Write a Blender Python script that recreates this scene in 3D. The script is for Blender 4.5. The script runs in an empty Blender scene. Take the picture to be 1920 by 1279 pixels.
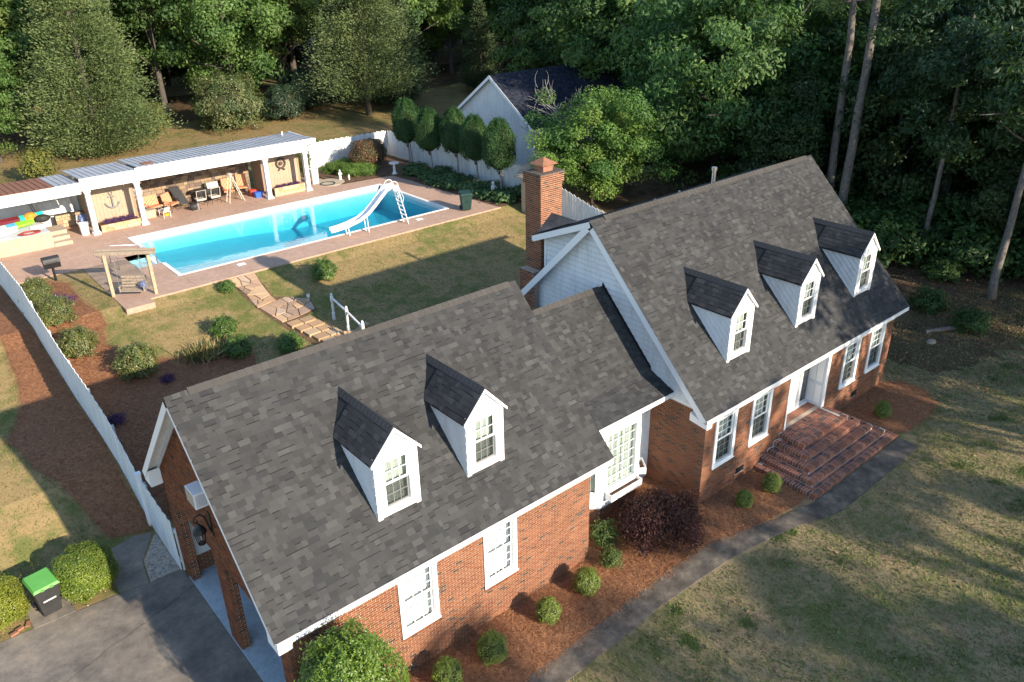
import bpy, math, random
import numpy as np
from mathutils import Vector, Matrix
random.seed(11)
RG = np.random.default_rng(11)
SC = bpy.context.scene
COL = SC.collection
rad = math.radians

# ------------------------------------------------------------------ camera
cam_d = bpy.data.cameras.new('camera')
cam = bpy.data.objects.new('camera', cam_d)
COL.objects.link(cam)
CAM = Vector((-18.041, -12.330, 16.353))
_r = Vector((0.7611529, -0.64832488, -0.01791934))
_u = Vector((0.29649876, 0.32325997, 0.89866094))
_f = Vector((0.57683164, 0.68933144, -0.43827779))
cam.matrix_world = Matrix(((_r.x, _u.x, -_f.x, CAM.x), (_r.y, _u.y, -_f.y, CAM.y), (_r.z, _u.z, -_f.z, CAM.z), (0, 0, 0, 1)))
cam_d.sensor_width = 36.0
cam_d.lens = 36.0 * 1506.74 / 1920.0
cam_d.clip_start = 0.1
cam_d.clip_end = 2000
SC.camera = cam

# ------------------------------------------------------------------ sky and sun
SUN_EL, SUN_AZ = 22.2, 169.5          # azimuth clockwise from +Y
w = bpy.data.worlds.new('World')
SC.world = w
w.use_nodes = True
nt = w.node_tree
nt.nodes.clear()
sky = nt.nodes.new('ShaderNodeTexSky')
sky.sky_type = 'NISHITA'
sky.sun_disc = False
sky.sun_elevation = rad(SUN_EL)
sky.sun_rotation = rad(SUN_AZ)
sky.air_density = 1.0
sky.dust_density = 0.25
sky.ozone_density = 2.0
bg = nt.nodes.new('ShaderNodeBackground')
bg.inputs[1].default_value = 0.145
wo = nt.nodes.new('ShaderNodeOutputWorld')
nt.links.new(sky.outputs[0], bg.inputs[0])
nt.links.new(bg.outputs[0], wo.inputs[0])
sun_d = bpy.data.lights.new('sun', 'SUN')
sun_d.energy = 4.4
sun_d.angle = rad(0.6)
sun_d.color = (1.0, 0.86, 0.68)
sun = bpy.data.objects.new('sun', sun_d)
COL.objects.link(sun)
_to = Vector((math.sin(rad(SUN_AZ)) * math.cos(rad(SUN_EL)), math.cos(rad(SUN_AZ)) * math.cos(rad(SUN_EL)), math.sin(rad(SUN_EL))))
sun.rotation_euler = _to.to_track_quat('Z', 'Y').to_euler()
sun.location = (0, -40, 60)
vs = SC.view_settings
vs.view_transform = 'Standard'
vs.look = 'None'
vs.exposure = 1.12
vs.gamma = 1.0
vs.use_curve_mapping = False

# ------------------------------------------------------------------ materials
MATS = {}


class NB:
    """small node builder"""
    def __init__(s, name):
        s.m = bpy.data.materials.new(name)
        s.m.use_nodes = True
        s.t = s.m.node_tree
        s.t.nodes.clear()
        s.out = s.n('ShaderNodeOutputMaterial')

    def n(s, t, **k):
        nd = s.t.nodes.new(t)
        for a, b in k.items():
            setattr(nd, a, b)
        return nd

    def l(s, a, b):
        s.t.links.new(a, b)

    def pos(s):
        return s.n('ShaderNodeNewGeometry').outputs['Position']

    def noise(s, scale, detail=4.0, rough=0.55, vec=None, stretch=None):
        v = vec if vec is not None else s.pos()
        if stretch is not None:
            mp = s.n('ShaderNodeMapping')
            mp.inputs['Scale'].default_value = stretch
            s.l(v, mp.inputs[0])
            v = mp.outputs[0]
        nd = s.n('ShaderNodeTexNoise')
        nd.inputs['Scale'].default_value = scale
        nd.inputs['Detail'].default_value = detail
        nd.inputs['Roughness'].default_value = rough
        s.l(v, nd.inputs['Vector'])
        return nd.outputs['Fac']

    def ramp(s, fac, stops):
        nd = s.n('ShaderNodeValToRGB')
        cr = nd.color_ramp
        while len(cr.elements) < len(stops):
            cr.elements.new(0.5)
        for e, (p, c) in zip(cr.elements, stops):
            e.position = p
            e.color = (c[0], c[1], c[2], 1) if not isinstance(c, (int, float)) else (c, c, c, 1)
        s.l(fac, nd.inputs[0])
        return nd.outputs[0]

    def mix(s, a, b, fac, mode='MIX'):
        nd = s.n('ShaderNodeMix', data_type='RGBA', blend_type=mode)
        if isinstance(fac, (int, float)):
            nd.inputs[0].default_value = fac
        else:
            s.l(fac, nd.inputs[0])
        for i, x in ((6, a), (7, b)):
            if isinstance(x, (tuple, list)):
                nd.inputs[i].default_value = (x[0], x[1], x[2], 1)
            else:
                s.l(x, nd.inputs[i])
        return nd.outputs[2]

    def attr(s):
        return s.n('ShaderNodeAttribute', attribute_name='Col').outputs['Color']

    def bsdf(s, col, rough=0.8, spec=0.3, bump=None, bstr=0.3, bdist=0.02, metal=0.0):
        b = s.n('ShaderNodeBsdfPrincipled')
        if isinstance(col, (tuple, list)):
            b.inputs['Base Color'].default_value = (col[0], col[1], col[2], 1)
        else:
            s.l(col, b.inputs['Base Color'])
        if isinstance(rough, (int, float)):
            b.inputs['Roughness'].default_value = rough
        else:
            s.l(rough, b.inputs['Roughness'])
        b.inputs['Specular IOR Level'].default_value = spec
        b.inputs['Metallic'].default_value = metal
        if bump is not None:
            bn = s.n('ShaderNodeBump')
            bn.inputs['Strength'].default_value = bstr
            bn.inputs['Distance'].default_value = bdist
            s.l(bump, bn.inputs['Height'])
            s.l(bn.outputs[0], b.inputs['Normal'])
        return b.outputs[0]

    def done(s, surf):
        s.l(surf, s.out.inputs['Surface'])
        MATS[s.m.name] = s.m
        return s.m


def mat_plain(name, col, rough=0.7, var=0.12, scale=8.0, spec=0.3, bump=0.0, metal=0.0):
    b = NB(name)
    f = b.noise(scale, 5.0, 0.6)
    lo = tuple(c * (1 - var) for c in col)
    hi = tuple(min(0.92, c * (1 + var)) for c in col)
    c = b.ramp(f, [(0.3, lo), (0.7, hi)])
    return b.done(b.bsdf(c, rough, spec, f if bump else None, bump, 0.02, metal))


def mat_attr(name, rough=0.85, scale=60.0, lo=0.8, hi=1.2, spec=0.25, bump=0.2, bscale=None, bdist=0.006, wscale=0.6, wamt=0.15):
    b = NB(name)
    f = b.noise(scale, 3.0)
    g = b.ramp(f, [(0.3, lo), (0.7, hi)])
    c = b.mix(b.attr(), g, 1.0, 'MULTIPLY')
    f2 = b.noise(wscale, 5.0, 0.65)
    g2 = b.ramp(f2, [(0.3, 1 - wamt), (0.7, 1 + wamt)])
    c = b.mix(c, g2, 1.0, 'MULTIPLY')
    return b.done(b.bsdf(c, rough, spec, f if bump else None, bump, bdist))


def mat_leaf(name, trans=0.38, rough=0.5, spec=0.35):
    b = NB(name)
    f = b.noise(0.9, 3.0)
    g = b.ramp(f, [(0.3, 0.8), (0.7, 1.2)])
    c = b.mix(b.attr(), g, 1.0, 'MULTIPLY')
    p = b.bsdf(c, rough, spec)
    t = b.n('ShaderNodeBsdfTranslucent')
    c2 = b.mix(c, (1.25, 1.25, 0.5), 1.0, 'MULTIPLY')
    b.l(c2, t.inputs[0])
    m = b.n('ShaderNodeMixShader')
    m.inputs[0].default_value = trans
    b.l(p, m.inputs[1])
    b.l(t.outputs[0], m.inputs[2])
    return b.done(m.outputs[0])


def mat_dirty(name, col, rough, lo):
    b = NB(name)
    f = b.noise(2.2, 6.0, 0.7, stretch=(1.6, 1.6, 0.35))
    g = b.ramp(f, [(0.30, (lo, lo * 0.985, lo * 0.95)), (0.55, (1, 1, 1))])
    c = b.mix(col, g, 1.0, 'MULTIPLY')
    f2 = b.noise(14.0, 3.0, 0.6)
    c = b.mix(c, b.ramp(f2, [(0.3, 0.95), (0.7, 1.02)]), 1.0, 'MULTIPLY')
    return b.done(b.bsdf(c, rough, 0.3))


mat_attr('brick', 0.88, 45.0, 0.82, 1.18, bump=0.35)
mat_plain('mortar', (0.42, 0.35, 0.275), 0.92, 0.15, 12.0)
mat_plain('mortar_pale', (0.60, 0.54, 0.47), 0.92, 0.15, 12.0)
mat_plain('mortar_red', (0.42, 0.33, 0.25), 0.92, 0.2, 12.0)
mat_attr('shingle', 0.95, 120.0, 0.88, 1.12, spec=0.10, bump=0.0, wscale=0.7, wamt=0.13)
mat_plain('roof_felt', (0.03, 0.03, 0.032), 0.95, 0.1, 5)
mat_dirty('white_paint', (0.78, 0.78, 0.76), 0.55, 0.80)
mat_plain('white_trim', (0.82, 0.82, 0.81), 0.45, 0.02, 1.2)
mat_dirty('siding_white', (0.72, 0.735, 0.75), 0.5, 0.82)
mat_dirty('fence_paint', (0.71, 0.72, 0.71), 0.7, 0.72)
mat_plain('soffit_grey', (0.55, 0.57, 0.60), 0.7, 0.05, 3.0)
mat_plain('black_metal', (0.02, 0.02, 0.022), 0.45, 0.2, 9.0)
mat_plain('dark_interior', (0.03, 0.03, 0.03), 0.9, 0.1, 3.0)
mat_plain('curtain_white', (0.70, 0.72, 0.75), 0.9, 0.04, 3.0)
mat_plain('curtain_green', (0.46, 0.50, 0.47), 0.9, 0.1, 4.0)
mat_plain('door_grey', (0.62, 0.66, 0.72), 0.5, 0.03, 4.0)
mat_plain('steel', (0.55, 0.55, 0.55), 0.3, 0.05, 4.0, 0.5, 0, 0.9)
mat_plain('wood_post', (0.42, 0.31, 0.20), 0.85, 0.25, 14.0)
mat_plain('wood_grey', (0.30, 0.24, 0.18), 0.88, 0.3, 14.0)
mat_plain('bark', (0.085, 0.072, 0.060), 0.95, 0.35, 9.0, bump=0.6)
mat_plain('bark_grey', (0.145, 0.127, 0.112), 0.95, 0.4, 7.0, bump=0.6)
mat_plain('dead_wood', (0.27, 0.25, 0.235), 0.9, 0.15, 9.0)
mat_plain('twig', (0.035, 0.035, 0.015), 0.95, 0.3, 9.0)
mat_plain('tan_panel', (0.42, 0.31, 0.22), 0.85, 0.08, 5.0)
mat_plain('tan_wood', (0.30, 0.22, 0.15), 0.85, 0.12, 5.0)
mat_plain('stone_dark', (0.10, 0.08, 0.066), 0.9, 0.3, 9.0)
mat_plain('terracotta', (0.30, 0.14, 0.09), 0.9, 0.2, 9.0)
mat_plain('rust', (0.26, 0.12, 0.07), 0.85, 0.25, 6.0)
mat_plain('green_lid', (0.12, 0.38, 0.07), 0.45, 0.10, 2.0)
mat_plain('cart_dark', (0.035, 0.035, 0.036), 0.5, 0.2, 5.0)
mat_plain('bin_green', (0.02, 0.05, 0.045), 0.5, 0.2, 5.0)
mat_plain('plastic_white', (0.80, 0.80, 0.80), 0.4, 0.03, 3.0)
mat_plain('plastic_blue', (0.04, 0.13, 0.60), 0.4, 0.05, 3.0)
mat_plain('plastic_red', (0.55, 0.06, 0.03), 0.5, 0.1, 3.0)
mat_plain('orange', (0.75, 0.25, 0.03), 0.6, 0.1, 5.0)
mat_plain('yellow', (0.75, 0.45, 0.03), 0.6, 0.1, 5.0)
mat_plain('navy_bag', (0.10, 0.14, 0.26), 0.5, 0.5, 12.0)
mat_plain('hose_red', (0.30, 0.06, 0.04), 0.5, 0.15, 8.0)
mat_plain('cream', (0.68, 0.62, 0.52), 0.7, 0.1, 4.0)
mat_plain('statue_white', (0.70, 0.69, 0.66), 0.8, 0.12, 12.0)
mat_plain('concrete_pale', (0.42, 0.335, 0.25), 0.9, 0.15, 3.0)
mat_plain('pool_liner', (0.36, 0.62, 0.67), 0.6, 0.05, 1.0)
mat_plain('coping', (0.76, 0.74, 0.70), 0.7, 0.06, 4.0)
mat_plain('anchor_grey', (0.22, 0.22, 0.23), 0.6, 0.1, 6.0)
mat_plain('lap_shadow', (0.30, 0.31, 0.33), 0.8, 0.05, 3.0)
mat_attr('piece', 0.85, 25.0, 0.8, 1.2, bump=0.4)
mat_attr('straw', 0.9, 30.0, 0.85, 1.15, bump=0.0)
mat_leaf('leaf')
mat_leaf('leaf_gloss', 0.22, 0.38, 0.5)
mat_leaf('needle', 0.18, 0.6, 0.25)

# glass
def schlick(b, f0, normal=None):
    lw = b.n('ShaderNodeLayerWeight')
    lw.inputs[0].default_value = 0.5
    if normal is not None:
        b.l(normal, lw.inputs['Normal'])
    pw = b.n('ShaderNodeMath', operation='POWER')
    b.l(lw.outputs['Facing'], pw.inputs[0])
    pw.inputs[1].default_value = 5.0
    ma = b.n('ShaderNodeMath', operation='MULTIPLY_ADD')
    b.l(pw.outputs[0], ma.inputs[0])
    ma.inputs[1].default_value = 1.0 - f0
    ma.inputs[2].default_value = f0
    return ma


b = NB('glass')
fr = schlick(b, 0.07)
tr = b.n('ShaderNodeBsdfTransparent')
tr.inputs[0].default_value = (0.95, 0.97, 0.96, 1)
gl = b.n('ShaderNodeBsdfGlossy')
gl.inputs['Roughness'].default_value = 0.03
mx = b.n('ShaderNodeMixShader')
b.l(fr.outputs[0], mx.inputs[0])
b.l(tr.outputs[0], mx.inputs[1])
b.l(gl.outputs[0], mx.inputs[2])
b.done(mx.outputs[0])
# insect screen
b = NB('screen')
tr = b.n('ShaderNodeBsdfTransparent')
df = b.n('ShaderNodeBsdfDiffuse')
df.inputs[0].default_value = (0.04, 0.045, 0.045, 1)
mx = b.n('ShaderNodeMixShader')
mx.inputs[0].default_value = 0.32
b.l(tr.outputs[0], mx.inputs[1])
b.l(df.outputs[0], mx.inputs[2])
b.done(mx.outputs[0])
# water: fresnel reflection over tinted depth
b = NB('water')
tr = b.n('ShaderNodeBsdfTransparent')
tr.inputs[0].default_value = (0.92, 0.98, 0.99, 1)
gl = b.n('ShaderNodeBsdfGlossy')
gl.inputs['Roughness'].default_value = 0.0
wv = b.noise(1.6, 3.0, 0.5)
bn = b.n('ShaderNodeBump')
bn.inputs['Strength'].default_value = 0.10
bn.inputs['Distance'].default_value = 0.05
b.l(wv, bn.inputs['Height'])
b.l(bn.outputs[0], gl.inputs['Normal'])
fr = schlick(b, 0.03, bn.outputs[0])
mx = b.n('ShaderNodeMixShader')
b.l(fr.outputs[0], mx.inputs[0])
b.l(tr.outputs[0], mx.inputs[1])
b.l(gl.outputs[0], mx.inputs[2])
ab = b.n('ShaderNodeVolumeAbsorption')
ab.inputs['Color'].default_value = (0.05, 0.82, 0.93, 1)
ab.inputs['Density'].default_value = 0.29
b.l(ab.outputs[0], b.out.inputs['Volume'])
b.done(mx.outputs[0])


def mat_grass(name, green, dry, bare, wg, wb):
    b = NB(name)
    big = b.noise(0.22, 5.0, 0.6)
    mid = b.noise(1.5, 6.0, 0.7)
    fine = b.noise(38.0, 5.0, 0.75)
    mixf = b.n('ShaderNodeMath', operation='ADD')
    b.l(big, mixf.inputs[0])
    m2 = b.n('ShaderNodeMath', operation='MULTIPLY')
    b.l(mid, m2.inputs[0])
    m2.inputs[1].default_value = 0.9
    b.l(m2.outputs[0], mixf.inputs[1])
    f = b.ramp(mixf.outputs[0], [(wg - 0.12, 0.0), (wg + 0.14, 1.0)])
    c = b.mix(green, dry, f)
    bf = b.ramp(b.noise(0.5, 6.0, 0.7), [(wb, 0.0), (wb + 0.16, 1.0)])
    c = b.mix(c, bare, bf)
    g = b.ramp(fine, [(0.25, 0.62), (0.75, 1.4)])
    c = b.mix(c, g, 1.0, 'MULTIPLY')
    return b.done(b.bsdf(c, 0.95, 0.1, fine, 0.5, 0.03))


mat_grass('lawn', (0.120, 0.136, 0.045), (0.285, 0.218, 0.120), (0.33, 0.21, 0.13), 0.89, 0.55)
mat_grass('yard', (0.135, 0.148, 0.046), (0.30, 0.215, 0.10), (0.33, 0.20, 0.11), 0.93, 0.62)
mat_grass('dry_ground', (0.13, 0.135, 0.045), (0.25, 0.18, 0.08), (0.28, 0.16, 0.075), 0.90, 0.58)
mat_grass('litter', (0.055, 0.040, 0.024), (0.11, 0.072, 0.042), (0.17, 0.105, 0.06), 0.90, 0.55)


def mat_slab(name, base, dark, pale, wd=0.5, sc=0.7, streak=(1, 1, 1), crack=0.0):
    b = NB(name)
    f = b.noise(sc, 7.0, 0.68, stretch=streak)
    c = b.ramp(f, [(wd - 0.16, dark), (wd, base), (wd + 0.2, pale)])
    g = b.ramp(b.noise(30.0, 4.0, 0.7), [(0.3, 0.82), (0.7, 1.15)])
    c = b.mix(c, g, 1.0, 'MULTIPLY')
    g = b.ramp(b.noise(5.0, 6.0, 0.75), [(0.3, 0.80), (0.7, 1.18)])
    c = b.mix(c, g, 1.0, 'MULTIPLY')
    if crack:
        nz = b.n('ShaderNodeTexNoise')
        nz.inputs['Scale'].default_value = 1.8
        nz.inputs['Detail'].default_value = 6.0
        b.l(b.pos(), nz.inputs['Vector'])
        mv = b.n('ShaderNodeMix', data_type='VECTOR')
        mv.inputs[0].default_value = 0.25
        b.l(b.pos(), mv.inputs[4])
        b.l(nz.outputs['Color'], mv.inputs[5])
        vo = b.n('ShaderNodeTexVoronoi', feature='DISTANCE_TO_EDGE')
        vo.inputs['Scale'].default_value = crack
        b.l(mv.outputs[1], vo.inputs['Vector'])
        cr = b.ramp(vo.outputs['Distance'], [(0.0, 0.55), (0.0045, 1.0)])
        c = b.mix(c, cr, 1.0, 'MULTIPLY')
    return b.done(b.bsdf(c, 0.9, 0.25, f, 0.2, 0.02))


mat_slab('drive', (0.205, 0.178, 0.148), (0.125, 0.110, 0.094), (0.31, 0.262, 0.205), 0.50, 0.8, crack=0.21)
mat_slab('walkway', (0.135, 0.115, 0.092), (0.075, 0.064, 0.053), (0.28, 0.23, 0.165), 0.54, 1.6)
mat_slab('deck', (0.45, 0.30, 0.22), (0.41, 0.268, 0.195), (0.48, 0.325, 0.242), 0.5, 0.5)
mat_slab('deck_worn', (0.30, 0.22, 0.16), (0.22, 0.17, 0.13), (0.40, 0.29, 0.20), 0.5, 0.8, (0.4, 2.0, 1))
mat_slab('slab_paint', (0.36, 0.43, 0.47), (0.22, 0.24, 0.22), (0.46, 0.52, 0.56), 0.40, 0.8)
mat_slab('gravel', (0.36, 0.31, 0.25), (0.16, 0.14, 0.12), (0.55, 0.50, 0.42), 0.5, 14.0)
mat_slab('straw_bed', (0.265, 0.125, 0.062), (0.15, 0.066, 0.034), (0.36, 0.18, 0.095), 0.5, 9.0)
mat_slab('soil', (0.13, 0.075, 0.045), (0.08, 0.05, 0.03), (0.20, 0.12, 0.07), 0.5, 3.0)
mat_slab('asphalt_roof', (0.05, 0.055, 0.065), (0.035, 0.038, 0.045), (0.075, 0.078, 0.085), 0.5, 2.0)
# ribbed metal roof with rusty sheets
b = NB('metal_roof')
f = b.noise(1.2, 5.0, 0.6)
c = b.ramp(f, [(0.3, (0.34, 0.35, 0.365)), (0.7, (0.46, 0.47, 0.48))])
b.done(b.bsdf(c, 0.7, 0.3))
# pool tile band
b = NB('pool_tile')
br = b.n('ShaderNodeTexBrick')
br.inputs['Scale'].default_value = 3.4
br.inputs['Color1'].default_value = (0.62, 0.66, 0.66, 1)
br.inputs['Color2'].default_value = (0.34, 0.42, 0.45, 1)
br.inputs['Mortar'].default_value = (0.75, 0.76, 0.74, 1)
br.inputs['Mortar Size'].default_value = 0.03
mp = b.n('ShaderNodeMapping')
mp.inputs['Rotation'].default_value = (rad(90), 0, 0)
b.l(b.pos(), mp.inputs[0])
b.l(mp.outputs[0], br.inputs[0])
b.done(b.bsdf(br.outputs[0], 0.3, 0.5))
# striped cushions
b = NB('striped')
wvn = b.n('ShaderNodeTexWave', wave_type='BANDS', bands_direction='X')
wvn.inputs['Scale'].default_value = 3.6
b.l(b.pos(), wvn.inputs[0])
c = b.ramp(wvn.outputs['Fac'], [(0.4, (0.52, 0.13, 0.075)), (0.55, (0.60, 0.26, 0.14)), (0.75, (0.66, 0.46, 0.26))])
b.done(b.bsdf(c, 0.9, 0.1))

# ------------------------------------------------------------------ mesh helpers
BASE = {}


def tag(o, label=None, cat=None, group=None, kind=None):
    if label:
        o['label'] = label
    if cat:
        o['category'] = cat
    if group:
        o['group'] = group
    if kind:
        o['kind'] = kind
    return o


def empty(name, loc, label, cat, group=None, rz=0.0):
    o = bpy.data.objects.new(name, None)
    o.empty_display_size = 0.2
    COL.objects.link(o)
    o.location = loc
    o.rotation_euler = (0, 0, rz)
    BASE[o.name] = (np.array(loc, float), rz)
    return tag(o, label, cat, group)


def mesh_arrays(name, V, F, cols=None, smooth=False):
    me = bpy.data.meshes.new(name)
    V = np.ascontiguousarray(V, dtype=np.float32)
    if isinstance(F, np.ndarray):
        n, k = F.shape
        me.vertices.add(len(V))
        me.vertices.foreach_set('co', V.ravel())
        me.loops.add(n * k)
        me.loops.foreach_set('vertex_index', F.astype(np.int32).ravel())
        me.polygons.add(n)
        me.polygons.foreach_set('loop_start', np.arange(0, n * k, k, dtype=np.int32))
        me.polygons.foreach_set('loop_total', np.full(n, k, dtype=np.int32))
    else:
        me.from_pydata([tuple(map(float, v)) for v in V], [], F)
    if cols is not None:
        a = me.color_attributes.new('Col', 'FLOAT_COLOR', 'POINT')
        c4 = np.ones((len(V), 4), np.float32)
        c4[:, :3] = cols
        a.data.foreach_set('color', c4.ravel())
    me.polygons.foreach_set('use_smooth', np.full(len(me.polygons), bool(smooth)))
    me.update()
    me.validate()
    return me


def to_local(V, parent):
    if parent is None or parent.name not in BASE:
        return V
    base, rz = BASE[parent.name]
    L = np.asarray(V, float) - base
    if rz:
        c, s = math.cos(-rz), math.sin(-rz)
        x = L[:, 0] * c - L[:, 1] * s
        y = L[:, 0] * s + L[:, 1] * c
        L = np.stack([x, y, L[:, 2]], 1)
    return L


def obj(name, me, mat=None, parent=None, loc=None):
    o = bpy.data.objects.new(name, me)
    COL.objects.link(o)
    if mat and not me.materials:
        me.materials.append(MATS[mat])
    if parent is not None:
        o.parent = parent
        if parent.name in BASE:
            BASE[o.name] = BASE[parent.name]
    if loc is not None:
        o.location = loc
    return o


class MB:
    """collects shapes in world coordinates, builds one mesh"""
    def __init__(s):
        s.v = []
        s.f = []
        s.c = []
        s.cc = None

    def add(s, V, F, col=None):
        o = len(s.v)
        s.v.extend([tuple(map(float, v)) for v in V])
        s.f.extend([tuple(i + o for i in f) for f in F])
        s.c.extend([col or (1, 1, 1)] * len(V))
        return s

    def box(s, x0, x1, y0, y1, z0, z1, col=None):
        V = [(x0, y0, z0), (x1, y0, z0), (x1, y1, z0), (x0, y1, z0), (x0, y0, z1), (x1, y0, z1), (x1, y1, z1), (x0, y1, z1)]
        return s.add(V, BOXF, col)

    def boxf(s, fr, u0, u1, v0, v1, n0, n1, col=None):
        V = [fr(u, v, n) for n in (n0, n1) for (u, v) in ((u0, v0), (u1, v0), (u1, v1), (u0, v1))]
        return s.add(V, BOXF, col)

    def bar(s, p, q, wx, wy=None, up=(0, 0, 1), col=None):
        wy = wy or wx
        p, q = Vector(p), Vector(q)
        d = (q - p).normalized()
        a = d.cross(Vector(up))
        if a.length < 1e-4:
            a = d.cross(Vector((1, 0, 0)))
        a.normalize()
        c = a.cross(d)
        V = [r + a * i * wx / 2 + c * j * wy / 2 for r in (p, q) for (i, j) in ((-1, -1), (1, -1), (1, 1), (-1, 1))]
        return s.add(V, BOXF, col)

    def tube(s, pts, rads, n=8, col=None, cap=True):
        pts = [Vector(p) for p in pts]
        if isinstance(rads, (int, float)):
            rads = [rads] * len(pts)
        V = []
        F = []
        ref = None
        for i, p in enumerate(pts):
            d = (pts[min(i + 1, len(pts) - 1)] - pts[max(i - 1, 0)])
            if d.length < 1e-6:
                d = Vector((0, 0, 1))
            d.normalize()
            if ref is None:
                ref = Vector((1, 0, 0)) if abs(d.x) < 0.8 else Vector((0, 1, 0))
            a = (ref - d * ref.dot(d))
            if a.length < 1e-4:
                a = d.orthogonal()
            a.normalize()
            ref = a
            bb = d.cross(a)
            for k in range(n):
                t = 2 * math.pi * k / n
                V.append(p + (a * math.cos(t) + bb * math.sin(t)) * rads[i])
        for i in range(len(pts) - 1):
            for k in range(n):
                k2 = (k + 1) % n
                F.append((i * n + k, i * n + k2, (i + 1) * n + k2, (i + 1) * n + k))
        if cap:
            F.append(tuple(range(n - 1, -1, -1)))
            F.append(tuple((len(pts) - 1) * n + k for k in range(n)))
        return s.add(V, F, col)

    def lathe(s, c, prof, n=16, col=None):
        V = []
        F = []
        for (r, z) in prof:
            for k in range(n):
                t = 2 * math.pi * k / n
                V.append((c[0] + r * math.cos(t), c[1] + r * math.sin(t), c[2] + z))
        m = len(prof)
        for i in range(m - 1):
            for k in range(n):
                k2 = (k + 1) % n
                F.append((i * n + k, i * n + k2, (i + 1) * n + k2, (i + 1) * n + k))
        F.append(tuple(range(n - 1, -1, -1)))
        F.append(tuple((m - 1) * n + k for k in range(n)))
        return s.add(V, F, col)

    def prism(s, poly, off, col=None):
        """poly: list of 3d points, extruded by vector off"""
        n = len(poly)
        V = [tuple(q) for q in poly] + [(q[0] + off[0], q[1] + off[1], q[2] + off[2]) for q in poly]
        F = [tuple(range(n - 1, -1, -1)), tuple(range(n, 2 * n))]
        F += [(i, (i + 1) % n, n + (i + 1) % n, n + i) for i in range(n)]
        return s.add(V, F, col)

    def ball(s, c, r, n=12, m=8, col=None):
        if isinstance(r, (int, float)):
            r = (r, r, r)
        V = [(c[0], c[1], c[2] - r[2])]
        F = []
        for i in range(1, m):
            ph = -math.pi / 2 + math.pi * i / m
            for k in range(n):
                t = 2 * math.pi * k / n
                V.append((c[0] + r[0] * math.cos(ph) * math.cos(t), c[1] + r[1] * math.cos(ph) * math.sin(t), c[2] + r[2] * math.sin(ph)))
        V.append((c[0], c[1], c[2] + r[2]))
        for k in range(n):
            k2 = (k + 1) % n
            F.append((0, 1 + k2, 1 + k))
            for i in range(m - 2):
                F.append((1 + i * n + k, 1 + i * n + k2, 1 + (i + 1) * n + k2, 1 + (i + 1) * n + k))
            F.append((1 + (m - 2) * n + k, 1 + (m - 2) * n + k2, len(V) - 1))
        return s.add(V, F, col)

    def build(s, name, mat, parent=None, smooth=False, bevel=0.0, cols=False):
        V = np.array(s.v, float)
        me = mesh_arrays(name, to_local(V, parent), s.f, np.array(s.c) if cols else None, smooth)
        o = obj(name, me, mat, parent)
        if bevel:
            md = o.modifiers.new('bevel', 'BEVEL')
            md.width = bevel
            md.segments = 2
            md.limit_method = 'ANGLE'
        return o


BOXF = [(0, 3, 2, 1), (4, 5, 6, 7), (0, 1, 5, 4), (1, 2, 6, 5), (2, 3, 7, 6), (3, 0, 4, 7)]


def frame(O, U, Zv=(0, 0, 1)):
    O, U, Zv = Vector(O), Vector(U).normalized(), Vector(Zv).normalized()
    N = U.cross(Zv)

    def f(u, v, n):
        return O + U * u + Zv * v + N * n
    f.O, f.U, f.Z, f.N = O, U, Zv, N
    return f


_BS = np.array([(-1, -1, -1), (1, -1, -1), (1, 1, -1), (-1, 1, -1), (-1, -1, 1), (1, -1, 1), (1, 1, 1), (-1, 1, 1)], float) * 0.5
_BF = np.array(BOXF)


def boxes_mesh(name, C, S, B, cols, parent=None):
    """many boxes: centres (n,3), sizes (n,3), bases (n,3,3) rows = axes"""
    C, S, B, cols = np.asarray(C, float), np.asarray(S, float), np.asarray(B, float), np.asarray(cols, float)
    n = len(C)
    P = _BS[None] * S[:, None, :]
    V = np.einsum('nvk,nkj->nvj', P, B) + C[:, None, :]
    F = (_BF[None] + 8 * np.arange(n)[:, None, None]).reshape(-1, 4)
    return mesh_arrays(name, to_local(V.reshape(-1, 3), parent), F, np.repeat(cols, 8, axis=0))


def leaf_arrays(P, Nn, L, W, cols, rng, fold=0.18, droop=0.0):
    n = len(P)
    Nn = Nn / (np.linalg.norm(Nn, axis=1, keepdims=True) + 1e-9)
    rv = rng.normal(size=(n, 3))
    rv[:, 2] -= droop
    D = rv - Nn * np.sum(rv * Nn, axis=1, keepdims=True)
    D /= np.linalg.norm(D, axis=1, keepdims=True) + 1e-9
    Sd = np.cross(Nn, D)
    L = np.broadcast_to(L, (n,))[:, None]
    W = np.broadcast_to(W, (n,))[:, None]
    V = np.stack([P - D * L * 0.5, P + Sd * W * 0.5 - Nn * W * fold, P + D * L * 0.5, P - Sd * W * 0.5 - Nn * W * fold], 1)
    F = np.arange(4 * n).reshape(n, 4)
    return V.reshape(-1, 3), F, np.repeat(cols, 4, axis=0)


def rand_sph(n, rng):
    v = rng.normal(size=(n, 3))
    return v / np.linalg.norm(v, axis=1, keepdims=True)


# ------------------------------------------------------------------ terrain
YS = [-400, 9.5, 11.5, 13, 14, 16, 19, 23.5, 24.5, 46, 70, 120, 500]
ZS = [-.42, -.42, -.25, .4, .75, 1.05, 1.25, 1.95, 2.26, 2.26, 3.4, 5, 9]


def _sm(a, b_, t):
    t = np.clip((t - a) / (b_ - a), 0, 1)
    return t * t * (3 - 2 * t)


def T(x, y):
    front = -.42 + .42 * _sm(-5, 0, x) + .12 * _sm(4, 12, x) + .25 * _sm(12, 30, x)
    return np.maximum(front, np.interp(y, YS, ZS))


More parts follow.
